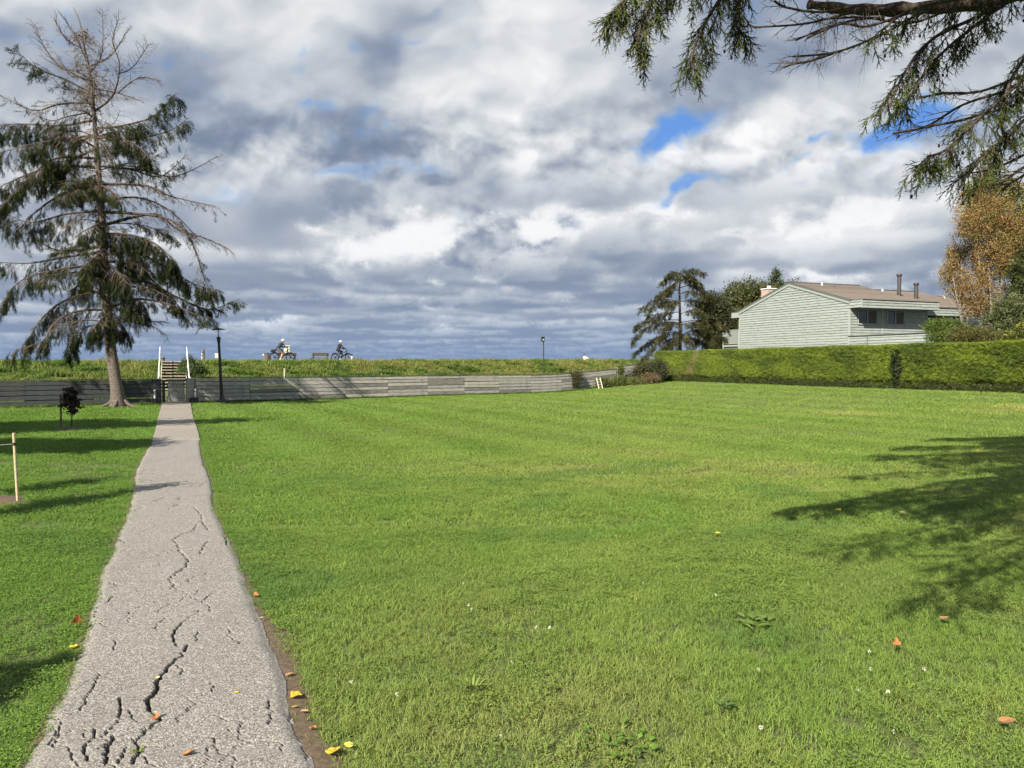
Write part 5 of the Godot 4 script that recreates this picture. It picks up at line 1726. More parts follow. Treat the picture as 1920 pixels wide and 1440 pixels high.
func build_spruce() -> void:
	var z := 29.9
	var tree := thing("spruce_tree", "tall half bare spruce with drooping dark foliage left of the path", "tree", on(-15.32, z), 0.0)
	var o := tree.position
	var at := func(px: float, py: float, dz := 0.0) -> Vector3: return sight(px, py, z + dz) - o
	var tr := curve_points([Vector3(0, -0.3, 0), at.call(220, 742), at.call(213, 690), at.call(207, 640), at.call(200, 540), at.call(195, 420), at.call(188, 300), at.call(182, 210), at.call(178, 155), at.call(167, 97), at.call(158, 47), at.call(147, 22)], 5)
	var s := Shape.new()
	var rr := PackedFloat32Array()
	for p in tr:
		var y := p.y
		var r := lerpf(0.225, 0.15, clampf(y / 6.0, 0, 1)) if y < 6.0 else lerpf(0.15, 0.010, clampf((y - 6.0) / 9.4, 0, 1))
		rr.append(r + 0.17 * exp(-maxf(y, 0.0) / 0.25))
	s.tube(tr, rr, 18, true, 0.05, rng)
	build("trunk", s, M.spruce_bark, tree)
	for k in 6:      # roots running into the turf
		var a := k * TAU / 6 + rng.randf() * 0.5
		var q := Shape.new()
		q.tube(PackedVector3Array([Vector3(cos(a) * 0.22, 0.22, sin(a) * 0.22), Vector3(cos(a) * 0.42, 0.06, sin(a) * 0.42), Vector3(cos(a) * 0.75, -0.04, sin(a) * 0.75)]), PackedFloat32Array([0.075, 0.06, 0.02]), 8)
		build("root", q, M.spruce_bark, tree)
	var dark := Color(0.062, 0.118, 0.048)
	var olive := Color(0.115, 0.175, 0.060)
	var dead := Color(0.15, 0.118, 0.10)
	var c := Crown.new()
	# limbs, each along the line it takes in the view: depth at its tip, leafiness, twig length, droop, then the points
	var limbs := [
		[0.3, 0.0, 0.8, 0.0, 178, 140, 199, 105, 201, 28], [-0.8, 0.0, 1.0, -0.1, 184, 212, 211, 192, 225, 167, 231, 125, 219, 83, 231, 42], [-1.0, 0.0, 0.9, -0.1, 228, 144, 256, 131, 286, 89],
		[1.0, 0.0, 0.9, 0.1, 181, 172, 222, 178, 267, 192], [0.5, 0.0, 0.8, 0.1, 228, 178, 267, 151, 304, 156], [0.8, 0.0, 1.0, -0.1, 174, 156, 122, 131, 92, 94, 75, 53], [-0.6, 0.0, 0.9, -0.1, 162, 97, 131, 78, 111, 42], [-0.5, 0.0, 0.8, 0.0, 170, 120, 150, 75, 128, 40],
		[1.1, 0.0, 0.8, -0.1, 176, 130, 215, 110, 250, 60], [-1.0, 0.42, 0.9, 0.2, 178, 178, 119, 150, 83, 136, 44, 106], [0.6, 0.06, 1.0, 0.35, 178, 197, 117, 200, 69, 211, 6, 181], [-0.7, 0.3, 0.9, 0.6, 175, 215, 135, 222, 105, 230, 80, 222],
		[0.8, 0.75, 1.2, 0.7, 178, 230, 119, 239, 55, 236, -10, 239], [-1.2, 0.8, 1.2, 0.7, 180, 258, 122, 264, 60, 275, -30, 300], [0.5, 0.9, 1.3, 0.8, 188, 317, 119, 314, 55, 330, -30, 370], [-1.6, 0.85, 1.2, 0.7, 186, 300, 110, 300, 50, 345, -5, 400], [1.4, 0.35, 0.9, 0.5, 184, 283, 133, 308, 95, 345],
		[-0.9, 0.9, 1.0, 0.5, 186, 244, 236, 239, 292, 222, 333, 183], [0.9, 0.55, 1.0, 0.5, 188, 258, 250, 264, 319, 250, 352, 230], [-1.3, 0.8, 1.1, 0.8, 186, 262, 225, 262, 260, 275, 285, 300], [0.7, 0.35, 1.0, 0.4, 192, 314, 250, 320, 305, 333, 353, 294], [1.3, 0.0, 1.1, 0.3, 240, 318, 277, 322, 333, 333, 411, 297],
		[-0.8, 0.05, 1.1, 0.4, 193, 347, 277, 350, 325, 370, 405, 388], [1.0, 0.0, 1.2, 0.5, 196, 424, 291, 403, 335, 430, 393, 450, 434, 470], [-0.6, 0.05, 1.2, 0.6, 196, 398, 309, 409, 356, 444, 385, 525], [1.5, 0.1, 1.1, 0.6, 195, 380, 260, 372, 320, 395, 372, 445],
		[-1.0, 0.9, 1.2, 0.8, 198, 462, 262, 476, 320, 505, 364, 532, 408, 543], [0.6, 0.7, 0.8, 0.28, 200, 520, 277, 529, 335, 558, 393, 580, 446, 562], [-0.5, 0.3, 0.8, 0.3, 204, 578, 262, 561, 320, 572, 370, 590, 395, 596], [0.9, 0.75, 1.0, 0.6, 198, 490, 250, 500, 310, 545, 350, 590],
		[-1.5, 0.85, 1.1, 0.8, 198, 440, 240, 440, 290, 455, 330, 490], [0.2, 0.05, 0.6, 0.3, 206, 607, 262, 601, 310, 604], [-1.2, 0.9, 1.2, 1.0, 202, 560, 245, 556, 270, 570], [0.5, 0.55, 1.1, 0.7, 198, 473, 131, 482, 58, 494, -20, 491], [-1.0, 0.65, 1.2, 0.8, 198, 497, 117, 505, 44, 526, 6, 567],
		[0.8, 0.7, 1.2, 0.9, 200, 543, 131, 561, 87, 590, 50, 642], [-0.7, 0.7, 1.1, 0.8, 204, 581, 146, 584, 102, 607, 80, 640, 30, 655], [-0.4, 0.85, 0.9, 0.9, 206, 607, 163, 613, 137, 628, 137, 655], [1.2, 0.0, 1.0, 0.3, 196, 462, 111, 470, 50, 430], [-0.5, 0.7, 1.1, 0.8, 192, 397, 128, 403, 58, 418, -5, 389],
		[1.0, 0.3, 1.0, 0.6, 190, 350, 130, 362, 70, 400, 20, 455], [-1.8, 0.85, 1.1, 0.9, 198, 470, 185, 480, 160, 500], [-2.0, 0.8, 1.1, 0.9, 199, 500, 215, 505, 240, 530], [1.8, 0.6, 1.1, 0.8, 198, 520, 170, 520, 140, 545], [-1.9, 0.4, 1.0, 0.8, 190, 350, 200, 352, 228, 372], [2.0, 0.5, 1.0, 0.7, 188, 330, 175, 335, 150, 360],
		[-2.2, 0.55, 1.1, 0.9, 195, 420, 180, 425, 150, 440], [2.0, 0.5, 1.1, 0.8, 196, 440, 210, 445, 235, 450], [-1.6, 0.8, 0.9, 1.0, 204, 590, 190, 600, 178, 615], [1.5, 0.7, 0.9, 0.9, 205, 600, 225, 605, 235, 620], [-1.8, 0.25, 0.8, 0.7, 186, 270, 200, 275, 215, 300], [1.5, 0.15, 0.8, 0.6, 186, 260, 165, 265, 145, 280]]
	for l in limbs:
		var n: int = (l.size() - 4) / 2
		var pts := []
		for k in n:
			pts.append(at.call(l[4 + k * 2], l[5 + k * 2], l[0] * pow(float(k) / (n - 1), 0.8)))
		var cp := curve_points(pts, 6)
		var length := 0.0
		for k in cp.size() - 1:
			length += cp[k].distance_to(cp[k + 1])
		var first: Vector3 = cp[0]
		var r0 := clampf(0.016 + length * 0.0105, 0.02, 0.075) * (0.8 if first.y > 11.0 else 1.0)
		build("branch", limb_shape(cp, r0, 0.008), M.limb_bark, tree)
		var leaf: float = l[1]
		var bare := leaf < 0.2
		var green := dark.lerp(olive, rng.randf())
		var patchy := rng.randf() * 9.0
		clothe(c, cp, int(length * (11.0 if bare else (13.0 if leaf > 0.74 else 10.0))) + 6, 0.12, l[2] * (0.8 if bare else rng.randf_range(0.8, 1.15)), l[3] * (1.0 if bare else 2.3), 0.0 if leaf < 0.04 else leaf * 0.72, 0.95, green, dead if bare else dead * 0.6, 1, 0.09, 0.010 if bare else 0.007, 0.01 + patchy)
		if leaf > 0.3:    # bare inner twigs between the green
			clothe(c, cp, int(length * 5.0), 0.05, l[2] * 0.7, l[3] * 0.7, 0.0, 1.0, green, dead, 1)
	# many thinner dead limbs between the main ones
	for k in 44:
		var j := rng.randi_range(17, tr.size() - 14)
		var a := rng.randf() * TAU
		var y := tr[j].y
		var l := rng.randf_range(0.9, 1.0) * (0.8 + 2.6 * smoothstep(15.5, 5.0, y)) * rng.randf_range(0.5, 1.1)
		var d := Vector3(cos(a), 0.25 if y > 9.0 else -0.05, sin(a) * 0.8)
		var cp := curve_points([tr[j], tr[j] + d * l * 0.4 + Vector3(0, 0.1, 0), tr[j] + d * l * 0.75, tr[j] + d * l + Vector3(0, -0.35 * l * 0.3 if y < 9.0 else 0.3, 0)], 4)
		build("branch", limb_shape(cp, 0.026, 0.006, 5), M.limb_bark, tree)
		clothe(c, cp, int(l * 9.0) + 4, 0.15, 0.8, 0.45, 0.30 if k % 3 == 0 and y < 10.0 else 0.0, 0.95, olive, dead, 1, 0.09, 0.008)
	# dead twigs hang all about the stem
	for k in 640:
		var j := rng.randi_range(16, tr.size() - 8)
		var a := rng.randf() * TAU
		add_twig(c, tr[j], Vector3(cos(a), rng.randf_range(-0.5, 0.3), sin(a)), rng.randf_range(0.3, 0.95), rng.randf_range(0.2, 0.9), 0.010, Color(0.20, 0.16, 0.135), 1, 0.20 if tr[j].y < 9.0 else 0.02, 0.9, olive, 0.13)
	build("twigs", c.twigs, M.bark_tint, tree).set_meta("kind", "stuff")
	scatter("foliage", needle_spray(0.27, 5, 28, 0.032, 0.0058, 0.9), M.needle, c.places, c.tints, tree)

func build_hemlock() -> void:
	var tree := thing("overhanging_hemlock", "conifer whose drooping boughs and broken limb hang into the top right corner", "tree", on(6.7, 5.6), 0.0)
	var o := tree.position
	var at := func(px: float, py: float, z: float) -> Vector3: return sight(px, py, z) - o
	var w := func(x: float, y: float, z: float) -> Vector3: return Vector3(x, y, -z) - o
	var s := Shape.new()
	var tr := curve_points([Vector3(0, -0.3, 0), Vector3(0.02, 1.5, 0), Vector3(-0.05, 5, 0.05), Vector3(0.05, 10, 0), Vector3(0, 13.5, 0)], 5)
	var rr := PackedFloat32Array()
	for p in tr:
		rr.append(lerpf(0.30, 0.03, clampf(p.y / 13.5, 0, 1)) + 0.15 * exp(-maxf(p.y, 0.0) / 0.3))
	s.tube(tr, rr, 16, true, 0.05, rng)
	build("trunk", s, M.spruce_bark, tree)
	var green := Color(0.062, 0.100, 0.028)
	var bright := green
	var bark := Color(0.085, 0.065, 0.052)
	var c := Crown.new()
	var bough := func(pts: Array, r0: float, n: int, t0: float, len: float, droop: float, leaf: float, col: Color, depth := 1, big := 1.0) -> void:
		var cp := curve_points(pts, 6)
		build("branch", limb_shape(cp, r0, 0.006, 8), M.limb_bark, tree)
		clothe(c, cp, n, t0, len, droop, leaf, big, col, bark, depth, 0.06 * big, 0.0035)
	# the broken limb
	var limb := Shape.new()
	var lp := curve_points([w.call(6.6, 3.78, 5.6), at.call(1990, 2, 5.1), at.call(1850, 14, 4.85), at.call(1700, 24, 4.72), at.call(1600, 26, 4.65), at.call(1510, 16, 4.6)], 6)
	var lr := PackedFloat32Array()
	for k in lp.size():
		lr.append(lerpf(0.055, 0.024, float(k) / lp.size()) * (1.0 + 0.14 * sin(k * 1.7)))
	limb.tube(lp, lr, 12, true, 0.14, rng)
	build("broken_limb", limb, M.limb_bark, tree)
	bough.call([at.call(1700, -20, 4.75), at.call(1600, -14, 4.65), at.call(1540, 0, 4.6), at.call(1480, -2, 4.55)], 0.014, 16, 0.1, 0.2, 0.0, 0.0, green)
	# bare twigs under it
	for l in [[1660, 22, 1580, 34, 1500, 52, 1408, 58], [1720, 30, 1640, 74, 1560, 104, 1480, 112, 1428, 96], [1650, 40, 1600, 44, 1540, 60, 1486, 82], [1600, 18, 1530, 30, 1470, 22, 1446, 10], [1700, 30, 1620, 56, 1570, 52, 1508, 78], [1780, 20, 1700, 50, 1610, 40, 1530, 44], [1560, 104, 1520, 118, 1480, 126, 1464, 132], [1900, 150, 1830, 176, 1760, 180, 1718, 188], [1880, 175, 1800, 200, 1740, 236, 1700, 250], [1900, 200, 1800, 228, 1730, 242, 1670, 254], [1960, 270, 1900, 300, 1860, 318, 1820, 326], [1970, 290, 1910, 318, 1880, 340, 1850, 352], [1960, 300, 1915, 330, 1890, 345, 1872, 360]]:
		var pts := []
		var d := rng.randf_range(-0.15, 0.15)
		for k in 4:
			pts.append(at.call(l[k * 2], l[k * 2 + 1], 4.62 + d * k))
		bough.call(pts, 0.009, 12, 0.2, 0.22, 0.05, 0.0, green, 1)
	# hanging strands of dead twig
	for k in 26:
		add_twig(c, at.call(rng.randf_range(1520, 1640), rng.randf_range(20, 50), 4.6), Vector3(rng.randf_range(-0.4, 0.4), -1, rng.randf_range(-0.3, 0.3)), rng.randf_range(0.12, 0.34), 0.6, 0.0022, Color(0.2, 0.16, 0.12), 1, 0.0, 1.0, green, 0.06)
	# green boughs in view
	bough.call([w.call(6.6, 5.6, 5.6), at.call(1900, -330, 5.0), at.call(1600, -190, 4.7), at.call(1420, -80, 4.5), at.call(1290, -30, 4.35), at.call(1195, -8, 4.25), at.call(1150, 26, 4.2)], 0.05, 44, 0.45, 0.30, 0.85, 0.95, green)
	bough.call([at.call(1440, -90, 4.5), at.call(1380, -40, 4.45), at.call(1330, 30, 4.4), at.call(1300, 90, 4.35), at.call(1292, 128, 4.3)], 0.012, 26, 0.1, 0.22, 0.9, 0.95, green)
	bough.call([at.call(1420, -60, 4.4), at.call(1385, 0, 4.4), at.call(1375, 50, 4.4), at.call(1392, 78, 4.4)], 0.010, 16, 0.1, 0.18, 0.9, 0.95, green)
	bough.call([at.call(1260, -30, 4.3), at.call(1215, 20, 4.25), at.call(1195, 70, 4.2), at.call(1202, 100, 4.2)], 0.010, 18, 0.1, 0.17, 0.9, 0.95, green)
	bough.call([at.call(1900, 0, 4.9), at.call(1820, 40, 4.65), at.call(1740, 80, 4.5), at.call(1690, 140, 4.4), at.call(1662, 205, 4.35)], 0.014, 26, 0.1, 0.26, 0.95, 0.9, green)
	bough.call([at.call(1880, 10, 4.8), at.call(1800, 70, 4.6), at.call(1745, 120, 4.5), at.call(1690, 200, 4.4)], 0.012, 18, 0.1, 0.22, 0.95, 0.9, green)
	bough.call([at.call(1980, -30, 5.0), at.call(1880, -5, 4.7), at.call(1780, 8, 4.5), at.call(1700, 26, 4.4), at.call(1650, 60, 4.3)], 0.014, 26, 0.1, 0.26, 0.7, 0.9, green.lerp(bright, 0.4))
	bough.call([w.call(6.6, 3.9, 5.6), at.call(2150, 20, 5.0), at.call(1990, 95, 4.6), at.call(1905, 160, 4.3), at.call(1830, 225, 4.1), at.call(1770, 282, 4.0), at.call(1735, 296, 3.95)], 0.013, 36, 0.35, 0.24, 0.6, 0.85, bright)
	bough.call([at.call(1990, 180, 4.5), at.call(1930, 215, 4.3), at.call(1880, 260, 4.2), at.call(1835, 300, 4.1), at.call(1808, 334, 4.0)], 0.012, 20, 0.15, 0.20, 0.8, 0.85, bright)
	bough.call([at.call(2000, 60, 4.7), at.call(1930, 100, 4.4), at.call(1890, 150, 4.3), at.call(1870, 220, 4.2), at.call(1880, 280, 4.2)], 0.012, 20, 0.15, 0.22, 0.8, 0.75, green.lerp(bright, 0.6))
	# higher and nearer boughs, out of the picture, that shade the lawn; the first few added to shade the sprays in view
	for b in [[0.4, 4.6, 3.2], [0.1, 5.1, 2.6], [1.7, 4.45, 3.3], [1.3, 5.0, 2.6], [0.9, 4.9, 2.9], [0.76, 3.05, 1.6], [0.45, 3.6, 2.4], [1.2, 3.3, 2.2], [1.5, 4.6, 4.2], [1.5, 5.0, 5.2], [2.2, 4.2, 3.1], [2.5, 6.0, 6.5], [3.6, 5.6, 5.2], [3.3, 6.6, 7.4], [4.6, 7.2, 8.4], [5.9, 7.0, 8.9], [7.6, 6.4, 9.4], [3.9, 5.0, 3.6], [4.4, 8.0, 6.6], [9.4, 6.0, 7.6], [5.0, 9.0, 6.5], [5.6, 6.0, 3.0], [8.5, 8.0, 4.5], [3.4, 4.4, 2.2], [2.6, 5.2, 4.4], [3.0, 5.9, 5.9], [4.2, 6.4, 6.6], [2.0, 4.5, 3.6], [5.2, 6.8, 7.4], [6.6, 6.2, 8.2], [3.2, 5.0, 4.6]]:
		var tip: Vector3 = w.call(b[0], b[1], b[2])
		var root_h: float = b[1] + 0.9
		var a: Vector3 = w.call(6.7, root_h, 5.6)
		var mid := a.lerp(tip, 0.55) + Vector3(0, 0.35, 0)
		bough.call([a, a.lerp(tip, 0.25) + Vector3(0, 0.25, 0), mid, a.lerp(tip, 0.82) + Vector3(0, 0.2, 0), tip], 0.045, 84, 0.2, 0.85 if b[1] > 5.2 else 0.6, 0.55, 0.95, green, 1, 2.1 if b[1] > 5.2 else 1.25)
	build("twigs", c.twigs, M.bark_tint, tree).set_meta("kind", "stuff")
	scatter("foliage", needle_spray(0.105, 3, 17, 0.0135, 0.0012, 0.3), M.needle, c.places, c.tints, tree)
	# little cones at the ends of the sprays
	var cone := Shape.new()
	cone.tint = Color(0.03, 0.022, 0.016)
	cone.ball(Vector3(0, -0.011, 0), Vector3(0.0075, 0.012, 0.0075), 6)
	var cp := []
	for k in range(0, c.places.size(), 14):
		var t: Transform3D = c.places[k]
		if t.origin.distance_to(at.call(1600, 100, 4.4)) < 2.0:
			cp.append(Transform3D(Basis(Vector3.UP, k), t.origin + t.basis * Vector3(0, 0, -0.095)))
	scatter("cones", cone.mesh(), M.bark_tint, cp, [], tree)

func broadleaf(called: String, label: String, at: Vector3, stems: Array, lobes: Array, clump: Mesh, count: int, size: float, cols: Array, bark: Material, category := "tree", group := "") -> Node3D:
	# stems: [base offset, tip offset, radius]; lobes: [centre, half sizes]; leaf clumps crowd the outer part of each lobe, with gaps
	var tree := thing(called, label, category, at, 0.0, group)
	var gaps := fnoise(rng.randi(), 0.55, 2)
	var total := 0.0
	for l in lobes:
		total += l[1].x * l[1].y + l[1].y * l[1].z
	for st in stems:
		var a: Vector3 = st[0]
		var b: Vector3 = st[1]
		var m := a.lerp(b, 0.5) + Vector3(rng.randf_range(-0.1, 0.1), 0, rng.randf_range(-0.1, 0.1)) * a.distance_to(b) * 0.4
		build("trunk", limb_shape(curve_points([a, a.lerp(m, 0.5) + (b - a) * 0.02, m, b], 5), st[2], st[2] * 0.2, 9), bark, tree)
		for k in 7:
			var t := 0.35 + 0.6 * k / 7.0
			var p := a.lerp(m, t * 2.0) if t < 0.5 else m.lerp(b, t * 2.0 - 1.0)
			var an := rng.randf() * TAU
			var l: float = a.distance_to(b) * (0.22 + 0.2 * rng.randf()) * (1.2 - t)
			var e := p + Vector3(cos(an) * 0.55, rng.randf_range(0.5, 1.0), sin(an) * 0.55).normalized() * l
			build("branch", limb_shape(PackedVector3Array([p, p.lerp(e, 0.5) + Vector3(0, -l * 0.06, 0), e]), st[2] * 0.3 * (1.2 - t), 0.012, 5), bark, tree)
	var places := []
	var tints := []
	for l in lobes:
		var c: Vector3 = l[0]
		var h: Vector3 = l[1]
		var n := int(count * (h.x * h.y + h.y * h.z) / total)
		for k in n:
			var d := Vector3(rng.randfn(), rng.randfn(), rng.randfn()).normalized()
			var r := pow(rng.randf(), 0.38) * (1.0 + 0.22 * gaps.get_noise_3d(c.x * 3.0 + d.x * 2.2, c.y + d.y * 2.2, d.z * 2.2))
			var p := c + d * h * r
			if p.y < 0.05 or gaps.get_noise_3d(p.x * 1.6, p.y * 1.6, p.z * 1.6) < -0.16 and rng.randf() < 0.85:
				continue
			places.append(Transform3D(rand_basis(size * rng.randf_range(0.7, 1.3)), p))
			tints.append(shade(cols[rng.randi() % cols.size()].lerp(cols[0], rng.randf() * 0.5), 0.25))
	scatter("foliage", clump, M.leaf, places, tints, tree)
	return tree

func build_cedar() -> void:
	var z := 62.0
	var base := on(13.55, z)
	var tree := thing("weeping_cedar", "spreading cedar with drooping tiered boughs behind the end of the hedge", "tree", base, 0.0)
	var at := func(px: float, py: float, dz := 0.0) -> Vector3: return sight(px, py, z + dz) - base
	var tr := curve_points([Vector3(0, -0.2, 0), at.call(1275, 640), at.call(1274, 580), at.call(1273, 545), at.call(1275, 525), at.call(1279, 513)], 5)
	build("trunk", limb_shape(tr, 0.19, 0.012, 10), M.limb_bark, tree)
	var green := Color(0.26, 0.33, 0.15)
	var olive := Color(0.36, 0.41, 0.19)
	var c := Crown.new()
	for l in [[0.0, 1278, 514, 1296, 506, 1318, 512], [-0.6, 1278, 515, 1285, 508, 1298, 520], [0.6, 1277, 517, 1266, 510, 1252, 522], [-1.0, 1276, 522, 1275, 515, 1268, 534], [0.4, 1276, 526, 1290, 520, 1305, 538], [0.5, 1274, 520, 1255, 514, 1240, 530], [-0.8, 1274, 530, 1290, 520, 1312, 530], [1, 1273, 528, 1258, 535, 1240, 552], [0.8, 1273, 540, 1300, 535, 1325, 548, 1336, 562], [-1, 1273, 545, 1250, 545, 1232, 556], [-1.2, 1273, 552, 1295, 545, 1320, 555],
		[0.5, 1274, 565, 1250, 562, 1225, 564, 1200, 578], [-1.2, 1274, 568, 1245, 565, 1215, 580], [1.3, 1274, 566, 1300, 562, 1325, 570], [-1.6, 1274, 570, 1262, 565, 1250, 585], [1.0, 1274, 585, 1240, 588, 1214, 592], [-1.5, 1274, 590, 1300, 580, 1320, 590],
		[0.6, 1274, 600, 1235, 600, 1205, 604, 1192, 612], [-1.3, 1274, 606, 1240, 604, 1205, 618, 1186, 640], [1.5, 1274, 605, 1310, 600, 1345, 606, 1360, 616], [-1.8, 1274, 610, 1300, 604, 1325, 614], [-1.9, 1274, 612, 1262, 604, 1240, 618],
		[0.6, 1274, 625, 1240, 630, 1210, 645, 1190, 662], [-1.5, 1274, 628, 1245, 624, 1225, 650, 1205, 672], [1.4, 1274, 630, 1310, 618, 1340, 626, 1358, 634], [-1.8, 1274, 632, 1300, 618, 1330, 628, 1342, 645], [-2.0, 1274, 636, 1270, 622, 1262, 650], [-1.6, 1274, 640, 1255, 636, 1238, 660], [1.6, 1274, 640, 1300, 634, 1325, 648], [0, 1274, 645, 1250, 648, 1232, 668], [-2.4, 1274, 640, 1285, 628, 1300, 655]]:
		var n: int = (l.size() - 1) / 2
		var pts := []
		for k in n:
			pts.append(at.call(l[1 + k * 2], l[2 + k * 2], l[0] * k / (n - 1)))
		var cp := curve_points(pts, 5)
		build("branch", limb_shape(cp, 0.04, 0.008, 5), M.limb_bark, tree)
		var length := cp[0].distance_to(cp[-1])
		clothe(c, cp, int(length * 6.0) + 6, 0.18, 0.80, 0.95, 0.85, 1.0, green.lerp(olive, rng.randf()), Color(0.09, 0.085, 0.05), 0, 0.10, 0.004)
		clothe(c, cp, int(length * 5.5) + 4, 0.3, 0.30, 0.1, 0.95, 0.8, green.lerp(olive, rng.randf()), Color(0.1, 0.08, 0.065), 0, 0.10, 0.005)
	build("twigs", c.twigs, M.bark_tint, tree).set_meta("kind", "stuff")
	scatter("foliage", needle_spray(0.36, 4, 18, 0.055, 0.013, 0.45), M.needle, c.places, c.tints, tree)

func build_hedge() -> void:
	# clipped cedar hedge: stems and a dim inside, clothed in upright fans of foliage
	var a := Vector2(9.95, 53.2)
	var b := Vector2(23.2, 22.0)
	var d := (b - a).normalized()
	var n := Vector2(-d.y, d.x) * -1.0
	if n.dot(Vector2(-1, -0.4)) < 0:
		n = -n
	var len := a.distance_to(b)
	var root := thing("clipped_hedge", "long clipped yellow green cedar hedge in front of the house", "hedge", on(a.x, a.y), 0.0)
	var o := root.position
	var top := func(t: float) -> float: return 2.51 + 0.02 * sin(t * 1.3) + 0.012 * sin(t * 3.7)
	var core := Shape.new()
	var m := int(len / 1.5)
	for k in m:
		var t := (k + 0.5) * len / m
		var p := a + d * t - n * 0.75
		core.box(Vector3(p.x, (top.call(t) + 0.75) / 2 - 0.08, -p.y) - Vector3(o.x, 0, o.z) - Vector3(0, o.y, 0), Vector3(len / m - 0.02, top.call(t) - 0.95, 0.8), Basis(Vector3.UP, atan2(d.y, d.x)))
	build("inner_wood", core, M.hedge_wood, root)
	var stems := Shape.new()
	for k in int(len / 0.35):
		var p := a + d * (k * 0.35 + rng.randf() * 0.2) - n * rng.randf_range(0.3, 0.8)
		var q := Vector3(p.x, ground(p.x, p.y), -p.y) - o
		stems.rod(q, q + Vector3(rng.randf_range(-0.1, 0.1), 0.8, rng.randf_range(-0.1, 0.1)), 0.03, 5)
	build("stems", stems, M.limb_bark, root).set_meta("kind", "stuff")
	var fan := Shape.new()
	for k in 22:
		var at := Vector3(rng.randfn(0, 0.055), rng.randf_range(-0.07, 0.02), rng.randfn(0, 0.045))
		var up := Vector3(rng.randfn(0, 0.45), 1, rng.randfn(0, 0.45) + 0.25).normalized()
		fan.tint = shade(Color(1, 1, 1), 0.28)
		fan.leaf(at, up * rng.randf_range(0.05, 0.10), up.cross(Vector3(rng.randfn(), 0, rng.randfn())).normalized() * 0.013, 0.1)
	var fm := fan.mesh()
	var lumps := fnoise(411, 0.8, 3)
	var tone := fnoise(412, 0.35, 3)
	var where := []
	var tints := []
	var face := atan2(n.x, -n.y)
	for k in 44000:
		var t := rng.randf() * len
		var h := rng.randf()
		var p: Vector2
		var y: float
		var out := 0.06 * lumps.get_noise_2d(t, h * 3.0) + 0.06 * lumps.get_noise_2d(t * 4.0, h * 12.0)
		var g := ground((a + d * t).x, (a + d * t).y)
		var tt: float = top.call(t)
		var tilt := 0.0
		if k % 4 == 0:      # the top
			p = a + d * t - n * (rng.randf() * 1.45)
			y = tt + out * 0.6
		else:
			y = g + 0.05 + pow(h, 0.85) * (tt - g - 0.03)
			# the foot of the hedge is thin and drawn in
			if y < g + 0.4 and rng.randf() < 0.35:
				continue
			p = a + d * t + n * (out - 0.05 - 0.25 * smoothstep(0.55, 0.1, y - g))
			tilt = 0.5
		# a gap where a stem has died, three fifths of the way along, and a browned upright streak near the far end
		var gap := Vector2((t - 19.6) / 0.28, (y - g - 1.05) / 0.75).length()
		if gap < 1.0 + 0.4 * lumps.get_noise_2d(t * 3.0, y * 3.0):
			continue
		var c := Color(0.155, 0.215, 0.024).lerp(Color(0.082, 0.128, 0.018), clampf(0.45 + 1.5 * tone.get_noise_2d(t, y * 2.0), 0, 1))
		var brown := exp(-pow((t - 3.6 - (y - g) * 0.55) / 0.30, 2.0)) * (0.6 + lumps.get_noise_2d(t * 5.0, y * 5.0))
		c = c.lerp(Color(0.28, 0.22, 0.13), clampf(brown, 0, 0.6))
		if t < 4.5 and y - g < 0.9:
			c = c.lerp(Color(0.17, 0.15, 0.06), rng.randf() * 0.5)
		where.append(Transform3D(Basis(Vector3.UP, -face + PI + rng.randfn(0, 0.35)) * Basis(Vector3.RIGHT, tilt * rng.randf_range(0.2, 1.2)) * Basis.from_scale(Vector3.ONE * rng.randf_range(0.6, 1.05)), Vector3(p.x, y, -p.y) - o))
		tints.append(shade(c, 0.26))
	# the end by the cedar
	for k in 1500:
		var y := rng.randf_range(0.6, 2.5)
		var p := a - n * rng.randf() * 1.5 - d * (0.05 + 0.1 * rng.randf())
		where.append(Transform3D(rand_basis(rng.randf_range(0.75, 1.2), 0.5), Vector3(p.x, y, -p.y) - o))
		tints.append(shade(Color(0.17, 0.19, 0.03), 0.2))
	scatter("foliage", fm, M.leaf, where, tints, root)
	# dark small-leaved growth along the foot
	var foot_places := []
	var foot_tints := []
	for k in 5200:
		var t := rng.randf() * len
		var hi := 0.30 + 0.35 * lumps.get_noise_2d(t * 1.5, 77.0)
		var y := rng.randf() * maxf(hi, 0.08)
		var p := a + d * t + n * (0.02 - 0.10 * rng.randf())
		foot_places.append(Transform3D(rand_basis(rng.randf_range(0.5, 1.0)), Vector3(p.x, ground(p.x, p.y) + y, -p.y) - o))
		foot_tints.append(shade(Color(0.045, 0.06, 0.02).lerp(Color(0.08, 0.10, 0.028), rng.randf()), 0.25))
	scatter("foot_leaves", leaf_clump(12, 0.13, 0.06), M.leaf, foot_places, foot_tints, root)
	# ivy grown into the gap
	var gp := a + d * 19.6 + n * 0.02
	bush("ivy_patch", "dark ivy grown into a gap low in the clipped hedge", on(gp.x, gp.y), [[Vector3(0, 0.95, 0), Vector3(0.22, 0.75, 0.2)]], leaf_clump(12, 0.16, 0.09), 160, 0.8, [Color(0.03, 0.045, 0.018), Color(0.05, 0.07, 0.022)], "ivy")

func bush(called: String, label: String, at: Vector3, lobes: Array, clump: Mesh, count: int, size: float, cols: Array, category := "shrub", group := "") -> Node3D:
	var stems := []
	for l in lobes:
		var c: Vector3 = l[0]
		stems.append([Vector3(c.x * 0.5, -0.1, c.z * 0.5), Vector3(c.x, c.y + l[1].y * 0.4, c.z), 0.025])
	return broadleaf(called, label, at, stems, lobes, clump, count, size, cols, M.limb_bark, category, group)

